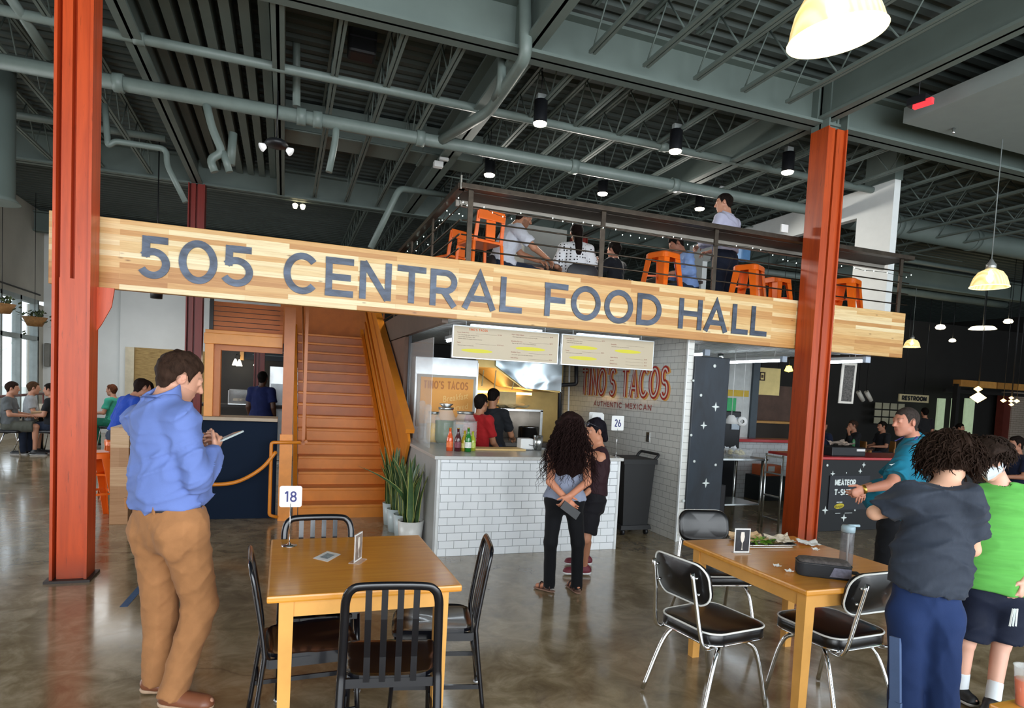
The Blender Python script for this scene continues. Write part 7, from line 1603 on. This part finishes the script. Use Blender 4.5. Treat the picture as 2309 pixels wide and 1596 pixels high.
crowd('bearded person in a white t-shirt leaning forward on the loft', (hd.x-.24, 7.5, ZL+.0), math.radians(88), 1.78, SIT, '#b98468', dict(m=white_t, sleeve=.75, hem=.0, off=.018, loose=.02), dict(m=jean, off=.015), dict(c='#231915', t=.008, short=1), h=.008,
      over=dict(pv=(0, -.05, .60), nk=(.0, .10, 1.05), hd=(0, .24, 1.20), fw=(0, .9, -.35), up=(0, .3, 1), sL=(-.18, .10, .99), sR=(.18, .10, .99), eR=(.22, .30, .80), wR=(.12, .52, .72), eL=(-.22, .32, .80), wL=(-.1, .52, .72)), stubble=('#2e1f19', .85), seed=61)
hd = atY(1297, 545, 7.55)
pw, I = crowd('long-haired person in a white polka-dot blouse sitting on the loft', (hd.x+.02, 7.55, ZL), math.radians(12), 1.62, SIT, '#b98468', dict(m=DOT, sleeve=.95, hem=.0, off=.02, loose=.03, cuff=.03, name='blouse'), dict(m=jean, off=.012), dict(c='#1d1412', t=.016), h=.008, fem=1, seed=62, over=dict(eL=(-.25, .05, .76), eR=(.25, .05, .76)))
g = Field(I['H']-.4, I['H']+.25, .009); g.add(('c', I['hp'](0, -.06, .0), I['hp'](0, -.12, -.30), .075, .05, I['n'], 1.3), 0); K = np.random.RandomState(7).normal(size=(5, 3))*30; g.displace(lambda x, y, z: .006*sum(np.sin(k[0]*x+k[1]*y+k[2]*z*.4) for k in K)/2); sdf_obj('long_hair', g, hair_mat('#1d1412'), pw)
for x, y, rz, lab in ((hd.x+.02, 7.5, 0.1, 'dark curved chair back behind the person in the polka-dot blouse'), (atY(1140, 600, 7.5).x, 7.5, 1.5, 'dark chair under the bearded person on the loft'), (atY(1393, 600, 8.1).x, 8.1, -.5, 'dark chair right of the person in the polka-dot blouse')):
    t = thing('loft_chair', lab, 'chair', (0, 0, 0)); cushion(MB(), rr_outline(.42, .42, .1), lambda u, v, h_: (u, v, .43+h_), .05, .01).build('seat', BLACKM, t)
    cushion(MB(), rr_outline(.42, .26, .12), lambda u, v, h_: (u, -.225+h_*.7-.2*v*.6, .56+v), .03, .008).build('backrest', mat('dark_blue_seat', '#12131b', .5), t)
    for a in (-1, 1):
        for c in (-1, 1): MB().tube([(a*.17, c*.17, .44), (a*.21, c*.21, 0)], .012, 6).build('leg', BLACKM, t)
    t.location = (x, y, ZL); t.rotation_euler = (0, 0, -rz)
hd = atY(1388, 590, 8.1); crowd('person half hidden behind the railing holding a phone up on the loft', (hd.x, 8.1, ZL), math.radians(-30), 1.6, SIT, '#b5806a', dict(m=cloth('dark_top', '#1c1f26', .8), sleeve=1.8), dict(m=jean), dict(c='#18120f', t=.016), fem=1, seed=63, over=dict(eL=(-.25, .15, .85), wL=(-.12, .28, 1.05)))
hd = atY(1572, 545, 7.25); crowd('person in a pale blue shirt sitting bent over behind the loft railing', (hd.x+.02, 7.4, ZL), math.radians(-75), 1.74, SIT, '#a9735c', dict(m=cloth('sky_shirt', '#7f9cd0', .8), sleeve=1.8, hem=.0), dict(m=jean), dict(c='#1a1513', t=.008, short=1), seed=64, over=dict(nk=(0, .12, 1.03), hd=(0, .22, 1.16), fw=(0, .8, -.6), sL=(-.18, .1, .97), sR=(.18, .1, .97)))
hd = atY(1640, 478, 7.1); crowd('person in a pale dress shirt and dark trousers standing on the loft, seen from behind', (hd.x, 7.1, ZL), math.radians(-22), 1.80, STAND, '#c08d74', dict(m=cloth('pale_lilac_shirt', '#b6b8cf', .8), sleeve=1.8, hem=.07, off=.02, loose=.02, collar=1), dict(m=cloth('navy_trousers', '#141b2b', .8), off=.014, belt=BLACKM), dict(c='#1b1512', t=.006, short=1), h=.008, w=1.12, seed=65, over=dict(eL=(-.24, .1, 1.12), wL=(-.1, .32, 1.12), eR=(.26, .05, 1.12), wR=(.14, .3, 1.08), hd=(-.02, .05, 1.64), fw=(-.5, .8, -.15)))
t = thing('blue_shoulder_bag', 'light blue bag beside the standing person on the loft', 'bag', atY(1677, 572, 7.3)); p = atY(1677, 572, 7.3); MB().box(p.x-.06, p.x+.08, 7.25, 7.4, p.z-.1, p.z+.1, .03).build('bag', mat('sky_bag', '#5f9bd6', .6), t)

# ---- kitchen workers
p = atY(1100, 905, 8.3); crowd('cook in a black t-shirt and apron strings working at the griddle, seen from behind', (p.x+.02, 8.15, 0), math.radians(35), 1.68, STAND, '#a97658', dict(m=cloth('black_tee', '#202226', .8), sleeve=.75, hem=-.02), dict(m=jean), dict(c='#17110f', t=.009, short=1), h=.008, seed=71, over=dict(eR=(.26, .12, 1.10), wR=(.22, .36, 1.05), eL=(-.22, .12, 1.12), wL=(-.12, .34, 1.05), fw=(.1, .9, -.35)))
p = atY(1086, 945, 7.7); crowd('person in a red t-shirt half hidden behind the refrigerator in the taco kitchen', (p.x-.06, 7.6, 0), math.radians(60), 1.60, STAND, '#a97658', dict(m=cloth('red_tee', '#a31f22', .8), sleeve=.75, hem=-.02), dict(m=jean), dict(c='#17110f', t=.012, short=1), h=.009, seed=72, over=dict(eR=(.2, .08, 1.10), wR=(.18, .26, .95)))
p = atY(590, 890, 12.4); crowd('person in a navy polo shirt standing inside the service window, seen from behind', (p.x, 12.4, 0), math.radians(20), 1.78, STAND, '#4f3528', dict(m=cloth('navy_polo', '#1a2452', .8), sleeve=.7, hem=-.02), dict(m=jean), dict(c='#120e0d', t=.006, short=1), seed=73, w=1.1)

# ---- diners at the left
CH2 = mat('diner_black', '#1a1b20', .4); 
def side_chair(x, y, rz, label, group='chairs at the window tables'):
    t = thing('dining_chair', label, 'chair', (0, 0, 0), group); cushion(MB(), rr_outline(.42, .42, .08), lambda u, v, h_: (u, v, .42+h_), .05, .01).build('seat', CH2, t)
    cushion(MB(), rr_outline(.40, .28, .06), lambda u, v, h_: (u, -.23+h_-.2*v, .70+v), .03, .005).build('backrest', CH2, t)
    for a in (-1, 1):
        MB().tube([(a*.19, -.28, .84), (a*.19, -.2, .44), (a*.19, .14, .42), (a*.2, .22, 0)], .011, 6).build('leg', CHROME, t); MB().tube([(a*.19, -.1, .42), (a*.21, -.26, 0)], .011, 6).build('leg', CHROME, t)
    t.location = (x, y, 0); t.rotation_euler = (0, 0, -rz); return t
def dinerp(px, py, Y, hdg, label, top, bot, hairc, skin='#c08a70', seed=1, over=None, H=1.75, chair=True, **kw):
    p = atY(px, py, Y); base = (p.x, Y, 0); crowd(label, base, hdg, H, SIT, skin, top, bot, dict(c=hairc, t=.009, short=1), h=.012, over=over, seed=seed, **kw)
    if chair: side_chair(p.x-.0*math.sin(hdg), Y, hdg, 'dark chair under the '+label.split(' sitting')[0])
kh = cloth('khaki_shorts', '#8c7a5e', .85); gy = cloth('grey_tee', '#5c6062', .8); lg = cloth('light_grey_polo', '#9a9da1', .8); blk = cloth('black_tee2', '#1d1e22', .8)
dinerp(20, 950, 14.2, math.radians(85), 'person in a dark grey t-shirt sitting at the far left window table', dict(m=gy, sleeve=.7), dict(m=cloth('grey_shorts', '#54564f', .85), len=.46, flare=.02), '#2b1d17', seed=81)
dinerp(68, 950, 15.0, math.radians(75), 'person in a light grey polo sitting behind the window table', dict(m=lg, sleeve=.7), dict(m=kh, len=.46, flare=.02), '#4a3424', seed=82)
dinerp(118, 960, 14.3, math.radians(-85), 'person in black sitting mostly hidden by the left orange column', dict(m=blk, sleeve=.7), dict(m=jean), '#1b1411', seed=83)
p = atY(92, 950, 14.7); t = thing('cafe_table', 'small round-edged table of the window diners with food boxes', 'table', (p.x, 14.7, 0)); MB().box(p.x-.38, p.x+.38, 14.35, 15.05, .70, .735, .01).build('tabletop', mat('pale_table', '#9b8b74', .4), t); MB().tube([(p.x, 14.7, .03), (p.x, 14.7, .7)], .035, 10).build('pedestal', BLACKM, t); MB().lathe([(0, 0), (.25, 0), (.25, .02), (0, .04)], (p.x, 14.7, 0), 20).build('base', BLACKM, t)
t = thing('food_box', 'open brown food box on the window table', 'box', (p.x+.05, 14.6, .735)); MB().box(p.x-.1, p.x+.2, 14.5, 14.75, .736, .80, .005).build('box', KR, t)
t = thing('shake_cup', 'tall pale drink cup on the window table', 'cup', (p.x-.02, 14.9, .735)); MB().lathe([(0, 0), (.04, 0), (.055, .2), (0, .2)], (p.x-.03, 14.85, .736), 14).build('cup', mat('pale_cup', '#c9c0b0', .4), t)
scr = cloth('teal_scrubs', '#3fa28a', .8); scd = cloth('green_scrub_trousers', '#23705a', .8)
dinerp(255, 950, 15.6, math.radians(-70), 'bearded person in green scrubs sitting against the white wall', dict(m=scr, sleeve=.7), dict(m=scd, off=.02), '#5a3422', seed=84, stubble=('#6a4030', .8))
p = atY(318, 880, 9.6); crowd('person in a royal blue shirt on a high stool behind the wood panel', (p.x-.25, 9.6, .26), math.radians(55), 1.78, SIT, '#c08a70', dict(m=cloth('royal_blue', '#2346a8', .8), sleeve=1.8, off=.018), dict(m=jean), dict(c='#241a17', t=.007, short=1), h=.009, seed=85, over=dict(nk=(0, .16, 1.04), hd=(0, .28, 1.17), fw=(0, .95, -.3), sL=(-.18, .14, .98), sR=(.18, .14, .98), aL=(-.13, .30, .18), aR=(.13, .30, .18), tL=(-.13, .46, .14), tR=(.13, .46, .14)))
st2 = dup(s0, (p.x-.25, 9.6, 0), .3, 'orange bar stool under the person in royal blue, only a leg beside the wood panel')
p = atY(352, 872, 10.6); crowd('person mostly hidden behind the head of the man in blue', (p.x-.1, 10.6, .2), math.radians(-120), 1.72, SIT, '#a97658', dict(m=blk, sleeve=.7), dict(m=jean), dict(c='#15110f', t=.009, short=1), seed=86)
st3 = dup(s0, (p.x-.1, 10.6, -.05), .1, 'orange bar stool hidden behind the man in the blue shirt'); st3.location.z = 0
o = dup(s0, (-1.98, 8.15, 0), .5, 'tall orange stool leaning out left of the wood panel')
# ------------------------------------------------------------------ left background
WB = mat('woven_blind', '#a98f62', .8, var=.25, vscale=12)
M = Mat('woven_reed'); v = M.coords('Object', (3, 1, 40)); f = M.noise(v, 2, 3, .6); M.col(M.ramp(f, [(.3, srgb('#82683c')), (.7, srgb('#bda069'))])); M.set(Roughness=.8); M.bump(f, .3, .01)
a = atY(304, 783, 19.0); b = atY(428, 940, 19.0)
t = thing('reed_wall_panel', 'woven reed panel in a pale frame on the white back wall', 'panel', ((a.x+b.x)/2, 19, b.z)); MB().box(a.x, b.x+.6, 18.98, 19.03, .3, a.z).build('reed_panel', M.m, t); MB().box(a.x-.2, a.x, 18.9, 19.03, .3, a.z).build('pale_jamb', mat('pale_jamb', '#c9bfa6', .6), t)
def basket(px, py, X, label, s=1.):
    p = atX(px, py, X); t = thing('hanging_planter', label, 'planter', p); MB().lathe([(0, -.16*s), (.14*s, -.15*s), (.24*s, .05*s), (.22*s, .05*s), (0, .03*s)], p, 18).build('basket', mat('basket_brown', '#8a6236', .8, var=.3, vscale=20), t)
    rnd = random.Random(7); m = MB()
    for i in range(70):
        a = rnd.uniform(0, 6.28); r = rnd.uniform(.05, .32)*s; c = p+Vector((r*math.cos(a), r*math.sin(a), rnd.uniform(-.35, .22)*s if r > .22*s else rnd.uniform(.03, .2)*s)); d = Vector((rnd.gauss(0, 1), rnd.gauss(0, 1), rnd.gauss(0, .6))).normalized()*.07*s; e = d.cross(Vector((0, 0, 1))).normalized()*.035*s; m._add([c-d, c+e, c+d, c-e], [(0, 1, 2, 3)])
    m.build('foliage', mat('planter_leaf', '#4e5b3c', .6, var=.4, vscale=9), t); MB().tube([p+Vector((0, 0, .03)), (p.x, p.y, 5.51)], .006, 5).build('hanging_wire', BLACKM, t)
basket(78, 720, -5.3, 'hanging basket planter with trailing leaves before the left windows', 1.0); basket(4, 690, -5.0, 'dark hanging planter cut by the left edge of the picture', .9)
p = atX(103, 800, -5.75); t = thing('wall_planter', 'grey mask-like wall planter with dark leaves beside the window', 'planter', p); MB().box(p.x, p.x+.12, p.y-.16, p.y+.16, p.z-.3, p.z+.3, .03).build('planter_back', mat('planter_grey', '#7b7a74', .7), t)
rnd = random.Random(9); m = MB()
for i in range(30): c = p+Vector((.15+rnd.random()*.1, rnd.uniform(-.1, .2), rnd.uniform(-.3, .05))); d = Vector((rnd.gauss(0, 1), rnd.gauss(0, 1), rnd.gauss(0, 1))).normalized()*.06; e = d.cross(Vector((0, 0, 1))).normalized()*.04; m._add([c-d, c+e, c+d, c-e], [(0, 1, 2, 3)])
m.build('foliage', mat('planter_dark_leaf', '#2f3a2a', .6), t)
t = thing('window_rail', 'reddish level hand rail in front of the left windows', 'rail', (-5.5, 16, .9)); MB().tube([(-5.55, 8, 1.0), (-5.55, 19, 1.0)], .03, 8).build('rail', mat('rail_red_brown', '#7a4038', .5), t)
for y in (9, 12, 15, 18.5): MB().tube([(-5.55, y, 0), (-5.55, y, 1.0)], .02, 6).build('rail_post', mat('rail_red_brown', '#7a4038'), t)
p = atY(352, 673, 12.0); t = thing('sign_speaker', 'small black cylinder speaker under the sign, left part', 'speaker', p); MB().lathe([(0, 0), (.09, 0), (.1, .2), (0, .2)], p, 16).build('speaker_body', BLACKM, t); MB().tube([p+Vector((0, 0, .2)), (p.x, p.y, 5.51)], .01, 5).build('stem', BLACKM, t)
# outside, seen through the left windows
OUT = mat('outside_ground', '#a7a79f', .9, var=.1)
structure('ground', OUT, MB().box(-40, -9.01, -10, 60, -.2, -.05))
for y, c in ((14, '#b9b2a6'), (22, '#a9b6bd'), (30, '#c2beb2')):
    o = MB().box(-22, -18, y-3, y+3, -.05, 4.2).build('street_building', mat('bld_'+c[1:], c, .8)); tag(o, {'#b9b2a6': 'beige building across the street through the left windows', '#a9b6bd': 'blue-grey building across the street through the left windows', '#c2beb2': 'pale far building across the street through the left windows'}[c], 'building')
t = thing('street_tree', 'green street tree seen through the left window', 'tree', (-10.5, 24.5, 0)); MB().tube([(-10.5, 24.5, 0), (-10.5, 24.5, 1.6)], .08, 8).build('trunk', mat('bark', '#5c4a3a', .9), t)
rnd = random.Random(17); m = MB()
for i in range(500):
    c = Vector((-10.5+rnd.gauss(0, .6), 24.5+rnd.gauss(0, .6), 2.3+rnd.gauss(0, .5))); d = Vector((rnd.gauss(0, 1), rnd.gauss(0, 1), rnd.gauss(0, 1))).normalized()*.14; e = d.orthogonal().normalized()*.09; m._add([c-d, c+e, c+d, c-e], [(0, 1, 2, 3)])
m.build('crown', mat('tree_green', '#5f8f5a', .7, var=.3), t)
# ------------------------------------------------------------------ right hall
WOODH = mat('warm_hall_wood', '#a5713a', .5, var=.2, vscale=4); TILEH = tile_mat('hall_tile', '#c9b7a6', '#8c7a6a', .3, .075, 'XZ', .006)
YB = 15.0
def hx(px, py, Y=YB): return atY(px, py, Y)
a = hx(2163, 858, 13.5); b = hx(2309, 872, 13.5)
t = thing('food_kiosk', 'dark food kiosk with a wooden band on top at the far right', 'kiosk', ((a.x+b.x)/2+1, 14, 0))
MB().box(a.x, a.x+4.5, 13.9, 14.0, a.z-.35, a.z-.25).build('header_beam', mat('kiosk_dark', '#1b1917', .6), t)
for x in (a.x-.05, a.x+3.8): MB().box(x, x+.14, 13.5, 13.64, 0, a.z-.1).build('kiosk_post', mat('kiosk_dark', '#1b1917'), t)
c = hx(2185, 1058, 13.5); MB().box(a.x-1.9, a.x+4, 13.4, 14.0, c.z-.12, c.z+.02).build('kiosk_counter', WOODH, t); MB().box(a.x-1.9, a.x+4, 13.5, 13.9, 0, c.z-.12).build('kiosk_front', mat('kiosk_front_brown', '#4a3320', .6), t)
for i, (x0, x1) in enumerate(((2163, 2200), (2203, 2245), (2247, 2290), (2293, 2330))):
    p, q = hx(x0, 862, 13.5), hx(x1, 862, 13.5); MB().box(p.x, q.x-.03, 13.45, 13.7, a.z-.17, a.z+.03, .01).build('wood_box', mat('lit_wood_%d' % (i % 2), ('#b37c3a', '#d69a4e')[i % 2], .5, var=.15), t)
for i, (px, w_) in enumerate(((2124, .16), (2155, .14), (2188, .22))):
    p = hx(px, 905, 14.8); o = MB().box(p.x-w_, p.x+w_, 14.8, 14.86, 0, p.z+.1).build('door_slit', mat('slit_green', '#a7b79a', .5, emit='#a9bd98', es=.35)); tag(o, ('narrow pale-green lit glass strip, leftmost of three in the dark hall', 'narrow pale lit glass strip, middle and shortest of three', 'narrow pale-green lit glass strip beside the dark kiosk')[i], 'window')
p = hx(2285, 890, 14.8); q = hx(2345, 1040, 14.8); t = thing('tiled_pier', 'pale brick-tiled pier at the far right edge beyond the boys', 'pier', ((p.x+q.x)/2, 14.8, 0)); MB().box(p.x, q.x, 14.8, 15.2, 0, p.z+.1).build('pier', TILEH, t); MB().box(p.x-.35, p.x, 14.85, 15.1, 0, p.z).build('red_side', mat('hall_red', '#6a2a1f', .6), t)
for px, py, r, lab, d, e in ((2205, 896, .16, 'bright bare bulb glowing in the dark kiosk', 14, 9), (2262, 903, .06, 'small amber lamp, left of a cluster of five', 14, 4), (2280, 897, .05, 'small amber lamp, top of a cluster of five', 14, 4), (2292, 904, .06, 'small amber lamp, right of a cluster of five', 14, 4), (2280, 912, .05, 'small amber lamp, bottom of a cluster of five', 14, 4), (2279, 904, .05, 'small amber lamp in the middle of a cluster of five', 14, 4), (2205, 877, .09, 'flat small amber lamp above the bright bulb', 14, 3)):
    p = along(px, py, d*1.05); t = thing('amber_lamp', lab, 'lamp', p, 'amber lamps in the kiosk'); MB().lathe([(0, -r*.8), (r, 0), (0, r*.8)], p, 12).build('bulb', mat('amber_glow_%d' % e, '#ffd58a', .4, emit='#ffcf7d', es=e), t); MB().tube([p, (p.x, p.y, 5.51)], .006, 5).build('cord', BLACKM, t)
t = thing('restroom_sign', 'cream sign reading RESTROOM hanging in the dark hall behind the man in teal', 'sign', hx(2055, 905, 13)); p, q = hx(2028, 890, 13), hx(2083, 908, 13); MB().box(p.x, p.x+1.15, 13, 13.04, q.z, p.z+.03).build('sign_board', mat('cream_sign', '#b9ad88', .6, var=.05), t)
word_mb('RESTROOM', 0, 0, (p.z-q.z)*.62, .04, lambda u, v, w: (p.x+.1+u, 12.995-w, q.z+.05+v), .003, width=.95, gap=.18).build('sign_words', BLACKM, t); MB().tube([(p.x+.2, 13.02, p.z), (p.x+.2, 13.02, 5.51)], .01, 5).build('hanger', BLACKM, t); MB().tube([(p.x+.95, 13.02, p.z), (p.x+.95, 13.02, 5.51)], .01, 5).build('hanger', BLACKM, t)
pst = [hx(x, y, 14.9) for x, y in ((1973, 905), (2000, 951))]; k = 0
for i in range(4):
    for j in range(3):
        x = pst[0].x+i*.33; z = pst[0].z-.03-j*.235; o = thing('wall_notice', 'pale paper in the grid on the dark wall, %s row, %s column' % (('top', 'middle', 'bottom')[j], ORD[i]), 'notice', (x, 14.9, z), 'grid of notices on the dark wall'); MB().box(x, x+.27, 14.88, 14.9, z-.19, z).build('sheet', mat('notice_paper', '#b5b097', .7, var=.05), o)
structure('wall_hall', DARKW, MB().box(9.0, 27, 15.3, 15.4, 0, 4.6))
# tables and diners in the dark
def hall_table(x, y, i, lab):
    t = thing('hall_table', lab, 'table', (x, y, 0)); MB().box(x-.6, x+.6, y-.4, y+.4, .71, .75, .01).build('tabletop', mat('hall_table_wood', '#4c2c1e', .35), t)
    for q in ((-.55, -.35), (.55, -.35), (-.55, .35), (.55, .35)): MB().box(x+q[0]-.03, x+q[0]+.03, y+q[1]-.03, y+q[1]+.03, 0, .71).build('leg', WOODH, t)
nvd = cloth('navy_tee', '#1b2238', .8)
for px, py, Y, hdg, lab, top, hc, sd in ((1852, 975, 10.8, 1.4, 'person in navy sitting in the dark hall just right of the red column', nvd, '#2a221e', 91), (1925, 985, 11.2, -1.2, 'person in black resting a hand on the face at the hall table', blk, '#3a2a22', 92), (1990, 990, 11.4, -1.3, 'person in dark clothes at the hall table in front of the man in teal', blk, '#17120f', 93),
        (2082, 970, 12.2, .3, 'person in black standing figure-like behind the head of the man in teal', blk, '#120f0d', 94), (2160, 965, 12.4, 2.9, 'person sitting in front of the lit glass strips', cloth('dim_top', '#4a4038', .8), '#17120f', 95), (2300, 975, 6.4, -1.2, 'person in a navy top sitting at the right edge behind the boy in green', cloth('deep_navy', '#151c33', .8), '#1c1512', 96)):
    p = atY(px, py, Y); stand = sd == 94; crowd(lab, (p.x, Y, 0), hdg, 1.74, STAND if stand else SIT, '#b07a60', dict(m=top, sleeve=1.7 if sd == 92 else .75), dict(m=jean), dict(c=hc, t=.009, short=1), h=.012, seed=sd, over=(dict(eL=(-.2, .15, .80), wL=(-.06, .16, 1.08)) if sd == 92 else None))
    if not stand:
        t = thing('wooden_chair', 'wooden hall chair, seat of the person '+' '.join(lab.split()[1:9]), 'chair', (0, 0, 0)); MB().box(-.2, .2, -.2, .2, .43, .46, .01).build('seat', WOODH, t); MB().box(-.19, .19, -.22, -.19, .62, .88, .02).build('backrest', WOODH, t)
        for q in ((-.17, -.19), (.17, -.19)): MB().box(q[0]-.015, q[0]+.015, q[1]-.015, q[1]+.015, 0, .7).build('leg', WOODH, t)
        for q in ((-.17, .17), (.17, .17)): MB().box(q[0]-.015, q[0]+.015, q[1]-.015, q[1]+.015, 0, .43).build('leg', WOODH, t)
        t.location = (p.x, Y, 0); t.rotation_euler = (0, 0, -hdg)
hall_table(atY(1890, 1010, 11.0).x, 11.0, 0, 'dark red-brown table of the hall diners just right of the red column'); hall_table(atY(2260, 1000, 6.9).x, 6.9, 1, 'dark table at the right edge behind the boy in green')
p = atY(1925, 987, 10.8); t = thing('glass_bottles', 'small green drink bottle on the hall table', 'bottle', (p.x, 10.8, .75)); MB().lathe([(0, 0), (.035, 0), (.035, .14), (.015, .19), (0, .2)], (p.x, 10.8, .751), 12).build('bottle', mat('dim_green_glass', '#4f8a5f', .2), t)
p = along(1920, 893, 12); 
for i, px in enumerate((1940, 1958)):
    q = along(px, 893, 14); t = thing('track_lamp', ('slanted white track lamp in the dark hall, the nearer of two', 'slanted dim track lamp in the dark hall, the farther of two')[i], 'lamp', q); MB().tube([q+Vector((-.08, 0, .1)), q+Vector((.08, 0, -.1))], .05, 12).build('lamp_body', mat('track_white', '#b7b2a8', .4), t); MB().tube([q+Vector((-.08, 0, .1)), (q.x-.08, q.y, 5.51)], .008, 5).build('stem', BLACKM, t)
p = hx(2227, 1052, 13.45); t = thing('soap_bottle', 'small white pump bottle on the kiosk counter', 'bottle', p); MB().lathe([(0, 0), (.07, 0), (.07, .16), (.03, .2), (.02, .3), (0, .3)], (p.x, 13.5, c.z+.021), 12).build('bottle', WHITE, t)
